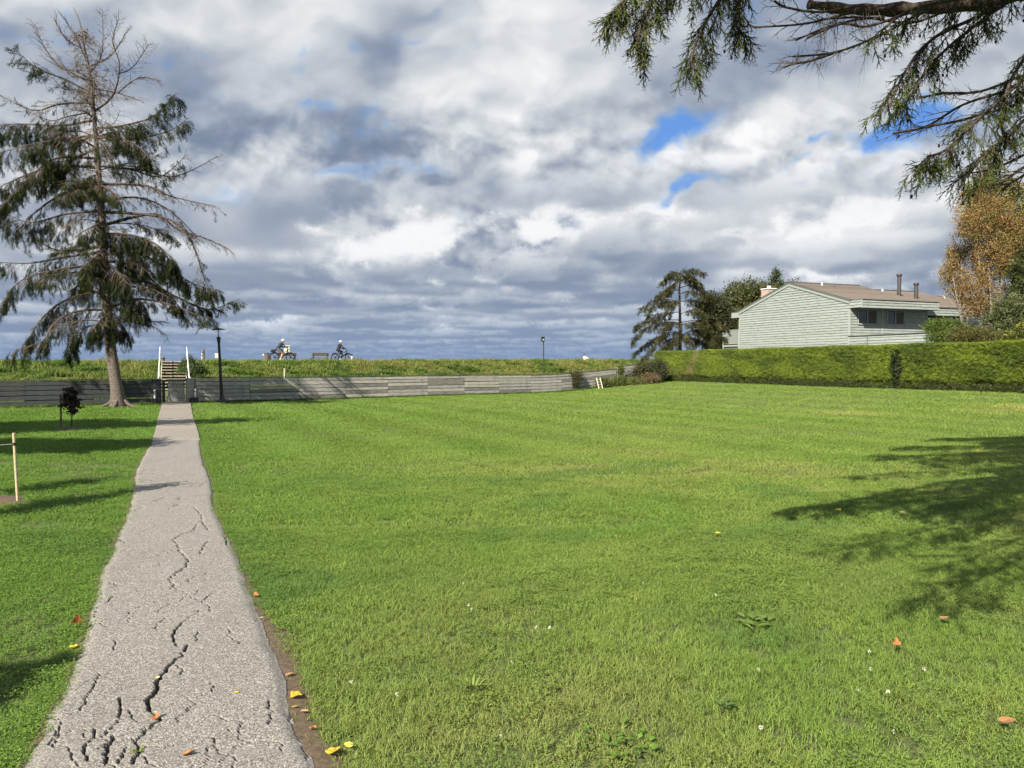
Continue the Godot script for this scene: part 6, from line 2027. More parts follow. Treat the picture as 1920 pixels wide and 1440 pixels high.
func build_plants() -> void:
	var small := leaf_clump(14, 0.22, 0.10)
	var medium := leaf_clump(14, 0.36, 0.15)
	var tiny := leaf_clump(16, 0.15, 0.065)
	# evergreens behind the cedar and the house
	var deep := [Color(0.062, 0.080, 0.026), Color(0.085, 0.095, 0.032), Color(0.10, 0.092, 0.036)]
	var q := on(27.0, 84.0)
	broadleaf("holm_oak", "broad dark evergreen tree between the cedar and the house roof", q, [[Vector3(0, 0, 0), Vector3(-0.5, 8.0, 0), 0.3]],
		[[sight(1400, 562, 84) - q, Vector3(2.7, 2.3, 2.5)], [sight(1375, 590, 83) - q, Vector3(2.4, 2.6, 2.4)], [sight(1425, 572, 84) - q, Vector3(2.2, 2.2, 2.2)], [sight(1398, 620, 84) - q, Vector3(3.0, 2.6, 2.5)], [sight(1360, 628, 83) - q, Vector3(2.0, 2.2, 2.0)], [sight(1455, 585, 85) - q, Vector3(2.3, 2.2, 2.2)]], medium, 3600, 1.3, deep, M.limb_bark)
	q = on(29.5, 92.0)
	broadleaf("pine_tree", "narrow pointed evergreen peeping over the left slope of the house roof", q, [[Vector3(0, 0, 0), sight(1453, 512, 92) - q, 0.2]],
		[[sight(1453, 516, 92) - q, Vector3(0.5, 1.0, 0.5)], [sight(1452, 532, 92) - q, Vector3(1.0, 1.1, 1.0)], [sight(1440, 545, 92) - q, Vector3(1.8, 1.2, 1.5)], [sight(1468, 548, 92) - q, Vector3(1.7, 1.2, 1.5)], [sight(1450, 570, 92) - q, Vector3(2.5, 1.8, 2.0)]], medium, 1100, 1.1, [Color(0.05, 0.075, 0.03), Color(0.075, 0.09, 0.035)], M.limb_bark)
	q = on(33.0, 90.0)
	broadleaf("distant_tree", "small dark tree tip showing just above the roof ridge", q, [[Vector3(0, 0, 0), sight(1488, 530, 90) - q, 0.15]], [[sight(1488, 529, 90) - q, Vector3(0.5, 0.55, 0.5)], [sight(1488, 548, 90) - q, Vector3(1.2, 1.2, 1.2)]], medium, 160, 0.9, [Color(0.04, 0.06, 0.03)], M.limb_bark)
	q = on(20.6, 77.0)
	broadleaf("cypress_bush", "dark round evergreen close behind the right side of the cedar", q, [[Vector3(0, 0, 0), Vector3(0, 5.5, 0), 0.2]],
		[[sight(1332, 575, 77) - q, Vector3(1.6, 1.5, 1.5)], [sight(1345, 600, 77) - q, Vector3(2.0, 1.8, 1.7)], [sight(1342, 630, 77) - q, Vector3(1.9, 1.6, 1.7)]], medium, 1500, 1.1, [Color(0.035, 0.045, 0.02), Color(0.06, 0.06, 0.028)], M.limb_bark)
	# autumn poplar with several pale stems, a green one behind, and what grows round them
	q = on(31.6, 52.0)
	var plumes := func(from: Vector3, z: float, list: Array, wide: float, tall: float) -> Array:
		var out := []
		for l in list:
			var k := rng.randf_range(0.75, 1.2)
			out.append([sight(l[0], l[1], z + rng.randf_range(-1.2, 1.2)) - from, Vector3(wide * k, tall * rng.randf_range(0.7, 1.15), wide * k)])
		return out
	var gold := [Color(0.27, 0.165, 0.062), Color(0.33, 0.235, 0.085), Color(0.19, 0.135, 0.06), Color(0.23, 0.125, 0.052), Color(0.16, 0.165, 0.058)]
	broadleaf("autumn_poplar", "many stemmed poplar in orange brown autumn leaf beyond the hedge", q, [[Vector3(-0.4, 0, 0), sight(1800, 500, 52) - q, 0.18], [Vector3(-0.1, 0, 0.2), sight(1832, 480, 52) - q, 0.18], [Vector3(0.9, 0, 0), sight(1850, 490, 52) - q, 0.16], [Vector3(0.2, 0, -0.3), sight(1878, 500, 52) - q, 0.15], [Vector3(-0.5, 0, 0.4), sight(1784, 520, 52) - q, 0.13], [Vector3(2.0, 0, 0), sight(1895, 460, 52) - q, 0.16]],
		plumes.call(q, 52.0, [[1795, 470], [1778, 520], [1812, 420], [1830, 385], [1850, 400], [1872, 410], [1893, 425], [1915, 440], [1800, 530], [1825, 470], [1848, 460], [1870, 480], [1893, 500], [1790, 490], [1815, 555], [1838, 540], [1862, 545], [1885, 560], [1850, 590], [1835, 500], [1910, 500], [1803, 400]], 0.62, 1.75), leaf_clump(13, 0.32, 0.10), 6400, 0.9, gold, M.pale_bark)
	q = on(38.5, 60.0)
	broadleaf("green_poplar", "tall poplar still half green behind the orange one", q, [[Vector3(0, 0, 0), sight(1850, 320, 60) - q, 0.22], [Vector3(1.0, 0, 0), sight(1895, 360, 60) - q, 0.2]],
		plumes.call(q, 60.0, [[1848, 335], [1845, 370], [1820, 380], [1826, 420], [1862, 380], [1880, 365], [1900, 380], [1870, 430], [1895, 440], [1850, 420], [1915, 400], [1935, 410], [1880, 480], [1910, 470]], 0.7, 1.9), leaf_clump(13, 0.32, 0.13), 3600, 1.0, [Color(0.15, 0.16, 0.05), Color(0.20, 0.185, 0.06), Color(0.12, 0.14, 0.045), Color(0.26, 0.18, 0.06)], M.pale_bark)
	q = on(34.5, 50.5)
	broadleaf("dark_laurel", "dark broad tree at the right edge beyond the poplar", q, [[Vector3(0, 0, 0), Vector3(0, 5.5, 0), 0.2]], [[sight(1915, 520, 50) - q, Vector3(0.9, 1.7, 1.2)], [sight(1930, 560, 50) - q, Vector3(1.4, 1.8, 1.5)], [sight(1945, 490, 50) - q, Vector3(1.4, 2.0, 1.4)]], small, 1500, 1.1, [Color(0.045, 0.06, 0.022), Color(0.09, 0.11, 0.03)], M.limb_bark)
	q = on(29.2, 46.0)
	bush("olive_shrub", "large grey green shrub at the right edge above the hedge", q, [[sight(1895, 580, 46) - q, Vector3(1.2, 1.0, 1.2)], [sight(1905, 610, 46) - q, Vector3(1.5, 1.2, 1.3)], [sight(1870, 605, 46) - q, Vector3(0.8, 0.8, 0.8)]], small, 1700, 0.9, [Color(0.10, 0.125, 0.05), Color(0.13, 0.15, 0.06), Color(0.075, 0.095, 0.04)])
	q = on(26.2, 43.0)
	bush("leafy_shrub", "bright green shrub beside the low wing of the house", q, [[sight(1772, 618, 43) - q, Vector3(0.9, 0.65, 0.9)], [sight(1785, 632, 43) - q, Vector3(1.4, 0.8, 1.1)], [sight(1745, 612, 44) - q, Vector3(0.5, 0.35, 0.6)]], tiny, 1900, 1.0, [Color(0.085, 0.13, 0.025), Color(0.11, 0.16, 0.03), Color(0.06, 0.095, 0.022)])
	q = on(26.6, 41.0)
	bush("mounded_shrub", "low olive brown mounded shrub behind the hedge under the poplar", q, [[sight(1835, 640, 41) - q, Vector3(1.3, 0.75, 1.1)], [sight(1805, 636, 41) - q, Vector3(0.9, 0.7, 0.9)], [sight(1865, 640, 41) - q, Vector3(1.0, 0.55, 0.9)]], tiny, 2100, 1.0, [Color(0.10, 0.105, 0.032), Color(0.13, 0.125, 0.04), Color(0.075, 0.08, 0.025)])
	q = on(26.4, 39.5)
	bush("dark_shrub", "dark glossy shrub with a few yellow leaves at the right end above the hedge", q, [[sight(1905, 640, 39.5) - q, Vector3(0.9, 0.7, 0.9)], [sight(1930, 630, 39.5) - q, Vector3(0.9, 0.9, 0.9)]], tiny, 1300, 1.1, [Color(0.05, 0.075, 0.02), Color(0.07, 0.10, 0.025), Color(0.28, 0.27, 0.04)])
	# where fence and hedge meet
	q = on(8.3, 50.2)
	bush("ivy_bush", "dark leafy bush where the fence runs into the hedge", q, [[Vector3(0.3, 0.65, -0.1), Vector3(1.0, 0.75, 0.8)], [Vector3(1.1, 0.75, -0.3), Vector3(0.9, 0.8, 0.8)], [Vector3(-0.5, 0.4, 0.3), Vector3(0.8, 0.5, 0.6)]], tiny, 2000, 1.0, [Color(0.045, 0.06, 0.022), Color(0.08, 0.10, 0.03), Color(0.06, 0.05, 0.03)])
	q = on(8.7, 48.9)
	bush("red_twig_shrub", "low shrub with reddish twigs in front of the dark bush", q, [[Vector3(0, 0.3, 0), Vector3(0.8, 0.35, 0.5)]], tiny, 420, 0.9, [Color(0.17, 0.10, 0.07), Color(0.10, 0.11, 0.035), Color(0.2, 0.15, 0.10)])
	q = on(7.0, 48.4)
	bush("creeper", "light green creeper sprawling over the foot of the pale fence", q, [[Vector3(-0.4, 0.25, 0), Vector3(0.9, 0.3, 0.3)], [Vector3(0.7, 0.2, 0), Vector3(0.9, 0.25, 0.4)], [Vector3(-0.1, 0.75, -0.15), Vector3(0.2, 0.6, 0.15)]], tiny, 900, 0.9, [Color(0.12, 0.15, 0.04), Color(0.17, 0.18, 0.06), Color(0.08, 0.10, 0.03)], "creeper")
	var f := fence_at(fence_s(1078))
	bush("fence_ivy", "ivy hanging over a post of the pale fence left of the white rack", on(f.x + 0.06, f.y - 0.10), [[Vector3(0, 0.95, 0), Vector3(0.5, 0.22, 0.2)], [Vector3(0, 0.45, 0), Vector3(0.2, 0.5, 0.14)]], tiny, 420, 0.8, [Color(0.06, 0.07, 0.03), Color(0.11, 0.12, 0.05), Color(0.14, 0.11, 0.07)], "ivy")
	f = fence_at(fence_s(1118))
	bush("fence_weeds", "tuft of weeds growing beside the white rack", on(f.x + 0.2, f.y - 0.3), [[Vector3(0.2, 0.3, 0), Vector3(0.45, 0.4, 0.25)]], tiny, 260, 0.8, [Color(0.09, 0.12, 0.04), Color(0.13, 0.13, 0.05)], "weeds")
	# bramble by the head of the steps
	var b := crest(362, 51.5)
	bush("bramble", "dark green bramble on the slope right of the timber steps", b, [[Vector3(-0.25, 0.3, 0), Vector3(0.6, 0.5, 0.7)], [Vector3(0.4, 0.15, 0.4), Vector3(0.6, 0.4, 0.8)], [Vector3(0.2, -0.1, 1.6), Vector3(0.8, 0.4, 1.0)], [Vector3(-0.3, 0.75, -0.4), Vector3(0.22, 0.35, 0.25)]], tiny, 2400, 1.0, [Color(0.045, 0.075, 0.022), Color(0.07, 0.11, 0.03), Color(0.10, 0.13, 0.04)])
	# trees left of the picture whose shade lies on the grass
	q = on(-18.0, 12.0)
	broadleaf("shade_maple", "leafy maple standing just outside the left edge", q, [[Vector3(0, -0.1, 0), Vector3(0.2, 7.5, 0), 0.22]], [[Vector3(0, 5.6, 0), Vector3(2.4, 1.9, 2.6)], [Vector3(1.6, 6.6, -0.8), Vector3(2.0, 1.2, 1.8)], [Vector3(-1.4, 6.8, 0.8), Vector3(2.0, 1.6, 2.0)], [Vector3(3.9, 6.4, -1.2), Vector3(1.3, 0.45, 0.8)], [Vector3(1.0, 3.4, 2.6), Vector3(1.6, 0.55, 1.0)], [Vector3(5.3, 6.5, -2.4), Vector3(1.0, 0.4, 0.55)]], leaf_clump(14, 0.35, 0.15), 2400, 1.2, [Color(0.07, 0.12, 0.025), Color(0.10, 0.15, 0.03)], M.limb_bark)
	q = on(-13.4, 8.4)
	broadleaf("shade_ash", "broad crowned ash standing outside the left edge nearer the viewer", q, [[Vector3(0, -0.1, 0), Vector3(0.2, 6.2, 0), 0.18]], [[Vector3(0.2, 5.8, 0), Vector3(2.3, 0.8, 0.8)], [Vector3(1.6, 5.4, -0.9), Vector3(1.1, 0.5, 0.5)], [Vector3(-1.5, 6.3, 0.4), Vector3(1.6, 0.9, 1.0)]], leaf_clump(14, 0.3, 0.14), 1100, 1.1, [Color(0.07, 0.12, 0.025), Color(0.10, 0.15, 0.03)], M.limb_bark)
	q = on(-7.4, -1.6)
	broadleaf("shade_cherry", "leafy cherry standing behind and left of the viewer", q, [[Vector3(0, -0.1, 0), Vector3(0.3, 4.6, -0.3), 0.16]], [[Vector3(-0.6, 3.8, 0.6), Vector3(1.5, 0.9, 1.5)], [Vector3(2.75, 2.95, -1.9), Vector3(0.22, 0.14, 0.3)]], leaf_clump(14, 0.2, 0.11), 1300, 1.0, [Color(0.07, 0.12, 0.025)], M.limb_bark)
	q = on(-6.55, 6.9)
	broadleaf("slim_hornbeam", "slim upright young hornbeam just outside the left edge", q, [[Vector3(0, -0.1, 0), Vector3(0, 2.7, 0), 0.04]], [[Vector3(0, 1.9, 0), Vector3(0.24, 1.15, 0.24)]], tiny, 420, 0.9, [Color(0.08, 0.12, 0.03)], M.limb_bark)
	sapling("sapling", "dark purple leaved sapling tied to a short stake by the left fence", on(-11.15, 19.4), 1.0, 150, [Color(0.035, 0.022, 0.022), Color(0.06, 0.03, 0.028), Color(0.04, 0.035, 0.025)])
	sapling("sapling", "staked sapling in a ring of bare soil at the left edge", on(-6.85, 9.15), 1.6, 200, [Color(0.07, 0.10, 0.03), Color(0.10, 0.12, 0.04)])
	build_stakes()

func sapling(called: String, label: String, at: Vector3, h: float, n: int, cols: Array) -> void:
	var t := thing(called, label, "sapling", at, 0.0, "staked saplings on the left lawn")
	var c := Crown.new()
	var top := Vector3(0.02, h, 0.02)
	build("stem", limb_shape(curve_points([Vector3(0, -0.1, 0), Vector3(0.02, h * 0.35, 0), Vector3(-0.01, h * 0.7, 0.01), top], 4), 0.018, 0.005, 7), M.limb_bark, t)
	var places := []
	var tints := []
	for k in 16:
		var y := h * (0.3 + 0.62 * k / 16.0)
		var a := k * 2.4
		var l := h * 0.26 * (1.15 - 0.6 * k / 16.0)
		var p := Vector3(0, y, 0)
		var e := p + Vector3(cos(a) * l * 0.75, l * 0.9, sin(a) * l * 0.75)
		build("branch", limb_shape(PackedVector3Array([p, p.lerp(e, 0.5) + Vector3(cos(a), -0.3, sin(a)) * 0.03, e]), 0.007, 0.002, 4), M.limb_bark, t)
		for j in n / 16:
			var q := p.lerp(e, rng.randf_range(0.15, 1.05))
			places.append(Transform3D(rand_basis(rng.randf_range(0.7, 1.2)), q + Vector3(rng.randfn(0, 0.02), rng.randfn(0, 0.02), rng.randfn(0, 0.02))))
			tints.append(shade(cols[rng.randi() % cols.size()], 0.3))
	scatter("foliage", leaf_clump(5, 0.07, 0.085), M.leaf, places, tints, t)

func build_stakes() -> void:
	var p := foot(113, 803)
	var s := thing("dark_stake", "short dark stake holding the purple sapling", "stake", p, 0.0)
	var sh := Shape.new()
	sh.lathe([[0.0, -0.1], [0.026, -0.1], [0.024, 0.80], [0.02, 0.83], [0.0, 0.835]], Vector3.ZERO, 8)
	build("shaft", sh, M.brown_wood, s)
	sh = Shape.new()
	sh.tube(PackedVector3Array([Vector3(0, 0.42, 0), Vector3(0.1, 0.40, 0.02), Vector3(0.24, 0.42, 0.0)]), PackedFloat32Array([0.006, 0.006, 0.006]), 5)
	build("tie", sh, M.rubber, s)
	p = foot(30, 940)
	s = thing("bamboo_stake", "pale bamboo stake leaning at the left edge of the lawn", "stake", p, 0.0)
	var tip := sight(24, 812, 9.1) - p
	for k in 5:
		sh = Shape.new()
		var a := Vector3(0, -0.06, 0).lerp(tip, k / 5.0)
		var b := Vector3(0, -0.06, 0).lerp(tip, (k + 1) / 5.0)
		sh.tube(PackedVector3Array([a, a.lerp(b, 0.04), a.lerp(b, 0.96), b]), PackedFloat32Array([0.0185, 0.0165, 0.016, 0.018]), 10)
		build("joint", sh, M.bamboo, s)
	sh = Shape.new()
	sh.tube(PackedVector3Array([tip * 0.84, tip * 0.84 + Vector3(-0.2, -0.015, 0), Vector3(-0.44, 0.72, 0.05)]), PackedFloat32Array([0.002, 0.002, 0.002]), 5)
	build("tie", sh, M.grey_metal, s)
	sh = Shape.new()
	sh.tube(PackedVector3Array([tip * 0.82, tip * 0.86]), PackedFloat32Array([0.0215, 0.0215]), 10)
	build("wrap", sh, M.rubber, s)
	# soil rings round the saplings
	for c in [[-6.3, 9.1, 0.52], [-11.15, 19.35, 0.4]]:
		var e := Shape.new()
		for k in 25:
			var r: float = c[2] * (0.9 + 0.18 * crumble.get_noise_2d(cos(k * TAU / 24) * 2.0, sin(k * TAU / 24) * 2.0 + c[0]))
			for q in [[0.0, 0.035], [0.6, 0.028], [1.0, -0.025]]:
				e.put(on(c[0] + cos(k * TAU / 24) * r * q[0], c[1] + sin(k * TAU / 24) * r * q[0], q[1] + 0.01 * crumble.get_noise_2d(k * 3.0, q[0] * 9.0)), Vector3.UP)
		for k in 24:
			for j in 2:
				var a := k * 3 + j
				e.i.append_array(PackedInt32Array([a, a + 3, a + 1, a + 1, a + 3, a + 4]))
		smooth(e)
		tag(build("soil_ring", e, M.earth), "", "", "", "structure")

# ---------------------------------------------------------------- people and bicycles
func skin_over(s: Shape, bones: Array, cell: float, blend: float) -> void:
	# one smooth surface over tapered capsules [a, b, radius a, radius b, colour]: a field on a grid, meshed with one corner in each cell it crosses
	var lo := Vector3(1e9, 1e9, 1e9)
	var hi := -lo
	for b in bones:
		var r := maxf(b[2], b[3]) + cell * 3.0
		lo = lo.min(b[0] - Vector3.ONE * r).min(b[1] - Vector3.ONE * r)
		hi = hi.max(b[0] + Vector3.ONE * r).max(b[1] + Vector3.ONE * r)
	var nx := int((hi.x - lo.x) / cell) + 2
	var ny := int((hi.y - lo.y) / cell) + 2
	var nz := int((hi.z - lo.z) / cell) + 2
	var acc := PackedFloat32Array()
	acc.resize(nx * ny * nz)
	var near := PackedFloat32Array()
	near.resize(nx * ny * nz)
	near.fill(1e9)
	var who := PackedInt32Array()
	who.resize(nx * ny * nz)
	var k := 1.0 / blend
	for bi in bones.size():
		var b: Array = bones[bi]
		var a: Vector3 = b[0]
		var ab: Vector3 = b[1] - a
		var l2 := maxf(ab.length_squared(), 1e-9)
		var ra: float = b[2]
		var dr: float = b[3] - ra
		var r := maxf(b[2], b[3]) + blend * 3.0 + cell * 2.0
		var p0: Vector3 = ((a.min(b[1]) - Vector3.ONE * r - lo) / cell).floor().max(Vector3.ZERO)
		var p1: Vector3 = ((a.max(b[1]) + Vector3.ONE * r - lo) / cell).ceil()
		for z in range(int(p0.z), mini(int(p1.z) + 1, nz)):
			for y in range(int(p0.y), mini(int(p1.y) + 1, ny)):
				for x in range(int(p0.x), mini(int(p1.x) + 1, nx)):
					var p := lo + Vector3(x, y, z) * cell
					var t := clampf((p - a).dot(ab) / l2, 0.0, 1.0)
					var d := p.distance_to(a + ab * t) - ra - dr * t
					var g := (z * ny + y) * nx + x
					acc[g] += exp(-k * clampf(d, -1.0, 1.0))
					if d < near[g]:
						near[g] = d
						who[g] = bi
	for g in acc.size():
		acc[g] = -log(acc[g]) / k if acc[g] > 1e-30 else 1.0
	var at := PackedInt32Array()
	at.resize(nx * ny * nz)
	at.fill(-1)
	var step := [0, 1, nx, nx + 1, nx * ny, nx * ny + 1, nx * ny + nx, nx * ny + nx + 1]
	var edges := [[0, 1], [2, 3], [4, 5], [6, 7], [0, 2], [1, 3], [4, 6], [5, 7], [0, 4], [1, 5], [2, 6], [3, 7]]
	for z in nz - 1:
		for y in ny - 1:
			for x in nx - 1:
				var g := (z * ny + y) * nx + x
				var f := []
				var inside := 0
				for c in 8:
					f.append(acc[g + step[c]])
					if f[c] < 0.0:
						inside += 1
				if inside == 0 or inside == 8:
					continue
				var sum := Vector3.ZERO
				var n := 0
				for e in edges:
					var fa: float = f[e[0]]
					var fb: float = f[e[1]]
					if (fa < 0.0) != (fb < 0.0):
						var pa := Vector3(e[0] & 1, (e[0] >> 1) & 1, e[0] >> 2)
						var pb := Vector3(e[1] & 1, (e[1] >> 1) & 1, e[1] >> 2)
						sum += pa.lerp(pb, fa / (fa - fb))
						n += 1
				var nn := Vector3(f[1] + f[3] + f[5] + f[7] - f[0] - f[2] - f[4] - f[6], f[2] + f[3] + f[6] + f[7] - f[0] - f[1] - f[4] - f[5], f[4] + f[5] + f[6] + f[7] - f[0] - f[1] - f[2] - f[3])
				s.tint = bones[who[g]][4]
				at[g] = s.put(lo + (Vector3(x, y, z) + sum / n) * cell, nn.normalized())
	var dirs := [1, nx, nx * ny]
	for z in range(1, nz - 1):
		for y in range(1, ny - 1):
			for x in range(1, nx - 1):
				var g := (z * ny + y) * nx + x
				var inside := acc[g] < 0.0
				for ax in 3:
					if inside == (acc[g + dirs[ax]] < 0.0):
						continue
					var u: int = dirs[(ax + 1) % 3]
					var w: int = dirs[(ax + 2) % 3]
					var q := [at[g - u - w], at[g - w], at[g], at[g - u]]
					if q.min() < 0:
						continue
					if inside:
						s.i.append_array(PackedInt32Array([q[0], q[2], q[1], q[0], q[3], q[2]]))
					else:
						s.i.append_array(PackedInt32Array([q[0], q[1], q[2], q[0], q[2], q[3]]))

func grip_hand(skin: Color) -> Array:
	# a right hand closed round a bar: wrist at the origin, the palm along +x, the bar running along z under it
	var b := []
	b.append([Vector3(0, 0, 0), Vector3(0.045, 0.004, 0.0), 0.026, 0.027, skin])
	b.append([Vector3(0.04, 0.004, -0.022), Vector3(0.085, 0.008, -0.028), 0.017, 0.015, skin])
	b.append([Vector3(0.04, 0.004, 0.022), Vector3(0.082, 0.006, 0.028), 0.017, 0.014, skin])
	for k in 4:
		var z := -0.033 + k * 0.021
		var l: float = [0.92, 1.0, 0.95, 0.78][k]
		var p0 := Vector3(0.085, 0.008, z)
		var p1 := p0 + Vector3(0.030, -0.022, 0) * l
		var p2 := p1 + Vector3(-0.002, -0.026, 0) * l
		var p3 := p2 + Vector3(-0.020, -0.008, 0) * l
		b.append([p0, p1, 0.0092, 0.0086, skin])
		b.append([p1, p2, 0.0086, 0.008, skin])
		b.append([p2, p3, 0.008, 0.0068, skin])
	b.append([Vector3(0.025, -0.004, -0.024), Vector3(0.055, -0.024, -0.046), 0.014, 0.0105, skin])
	b.append([Vector3(0.055, -0.024, -0.046), Vector3(0.088, -0.038, -0.040), 0.0105, 0.008, skin])
	return b

func head_bones(c: Vector3, fwd: Vector3, skin: Color) -> Array:
	var f := fwd.normalized()
	var r := f.cross(Vector3.UP).normalized()
	var u := r.cross(f)
	var b := []
	var at := func(x: float, y: float, z: float) -> Vector3: return c + f * x + u * y + r * z
	b.append([at.call(-0.022, 0.035, 0), at.call(0.018, 0.04, 0), 0.082, 0.076, skin])
	b.append([at.call(0.03, -0.02, 0), at.call(0.048, -0.085, 0), 0.058, 0.032, skin])
	b.append([at.call(-0.01, -0.03, -0.025), at.call(-0.01, -0.03, 0.025), 0.06, 0.06, skin])
	b.append([at.call(0.088, 0.012, 0), at.call(0.108, -0.028, 0), 0.008, 0.013, skin])
	b.append([at.call(0.078, -0.062, -0.018), at.call(0.078, -0.062, 0.018), 0.009, 0.009, Color(skin.r * 0.75, skin.g * 0.5, skin.b * 0.5)])
	for s in [-1.0, 1.0]:
		b.append([at.call(-0.008, 0.02, s * 0.083), at.call(-0.004, -0.025, s * 0.079), 0.014, 0.009, skin])
		b.append([at.call(0.081, 0.018, s * 0.031), at.call(0.082, 0.018, s * 0.033), 0.009, 0.009, Color(0.03, 0.02, 0.02)])
	return b

func person(label: String, at: Transform3D, pose: Dictionary, c: Dictionary) -> Node3D:
	var o := thing("person", label, "person")
	o.transform = at
	var skin: Color = c.skin
	var b := []
	var P: Dictionary = pose
	var mid: Vector3 = P.pelvis.lerp(P.chest, 0.5)
	for s in [-1.0, 1.0]:
		var k := "r" if s > 0 else "l"
		var z := Vector3(0, 0, s)
		b.append([P.pelvis + z * 0.055, mid + z * 0.05, 0.118, 0.108, c.top])
		b.append([mid + z * 0.05, P.chest + z * 0.075, 0.108, 0.115, c.top])
		b.append([P.chest + z * 0.06 + Vector3(0, 0.03, 0), P["shoulder_" + k], 0.085, 0.065, c.top])
		b.append([P["shoulder_" + k], P["elbow_" + k], 0.060, 0.046, c.top])
		b.append([P["elbow_" + k], P["wrist_" + k].lerp(P["elbow_" + k], 0.12), 0.046, 0.035, c.top])
		b.append([P["wrist_" + k].lerp(P["elbow_" + k], 0.12), P["wrist_" + k], 0.027, 0.026, skin])
		b.append([P.pelvis + z * 0.075 - Vector3(0, 0.03, 0), P["knee_" + k].lerp(P.pelvis + z * 0.09, 0.12), 0.105, 0.068, c.legs])
		b.append([P["knee_" + k].lerp(P.pelvis + z * 0.09, 0.10), P["knee_" + k], 0.058, 0.056, c.shin])
		b.append([P["knee_" + k], P["knee_" + k].lerp(P["ankle_" + k], 0.4), 0.056, 0.058, c.shin])
		b.append([P["knee_" + k].lerp(P["ankle_" + k], 0.4), P["ankle_" + k], 0.058, 0.038, c.shin])
		b.append([P["ankle_" + k] + Vector3(-0.04, -0.045, 0), P["toe_" + k], 0.042, 0.034, c.shoe])
		b.append([P["ankle_" + k], P["ankle_" + k] + Vector3(0.02, -0.05, 0), 0.04, 0.044, c.shoe])
	b.append([P.chest + Vector3(0, 0.06, 0), P.neck, 0.075, 0.052, c.top])
	b.append([P.neck, P.head + Vector3(-0.01, -0.05, 0), 0.05, 0.052, skin])
	var s := Shape.new()
	skin_over(s, b, 0.024, 0.02)
	skin_over(s, head_bones(P.head, P.look, skin), 0.010, 0.008)
	for k in ["r", "l"]:
		var hand := Shape.new()
		skin_over(hand, grip_hand(skin), 0.006, 0.004)
		var d: Vector3 = (P["wrist_" + k] - P["elbow_" + k]).normalized()
		var zz := d.cross(Vector3.UP).normalized()
		var t := Basis(d, zz.cross(d), zz)
		var flip := Vector3(1, 1, 1.0 if k == "r" else -1.0)
		var first := s.v.size()
		for q in hand.v.size():
			s.tint = hand.c[q]
			s.put(P["wrist_" + k] + t * (hand.v[q] * flip), t * (hand.n[q] * flip))
		for q in range(0, hand.i.size(), 3):
			if k == "r":
				s.i.append_array(PackedInt32Array([first + hand.i[q], first + hand.i[q + 1], first + hand.i[q + 2]]))
			else:
				s.i.append_array(PackedInt32Array([first + hand.i[q], first + hand.i[q + 2], first + hand.i[q + 1]]))
	build("body", s, M.paint_tint, o)
	return o

func helmet(o: Node3D, head: Vector3, m: Material) -> void:
	var s := Shape.new()
	var prof := []
	for k in 9:
		var a := PI / 2 * k / 8
		prof.append([0.118 * cos(a), 0.112 * sin(a)])
	s.lathe([[0.100, -0.012], [0.118, -0.016]] + prof, Vector3.ZERO, 20)
	for k in s.v.size():
		s.v[k].x *= 1.28
	build("helmet", s, m, o, Transform3D(Basis(Vector3.BACK, -0.12), head + Vector3(-0.006, 0.045, 0)))
	var v := Shape.new()
	for k in 5:
		v.box(Vector3(-0.02, 0.104 - absf(k - 2) * 0.017, (k - 2) * 0.038), Vector3(0.15, 0.012, 0.012), Basis(Vector3.BACK, -0.15), 0.002)
	build("vents", v, M.dark_metal, o, Transform3D(Basis(Vector3.BACK, -0.12), head + Vector3(-0.006, 0.05, 0)))
	var st := Shape.new()
	for z in [-1.0, 1.0]:
		st.rod(head + Vector3(0.0, 0.04, z * 0.098), head + Vector3(0.035, -0.115, z * 0.02), 0.006, 5)
	build("strap", st, M.black_cloth, o)

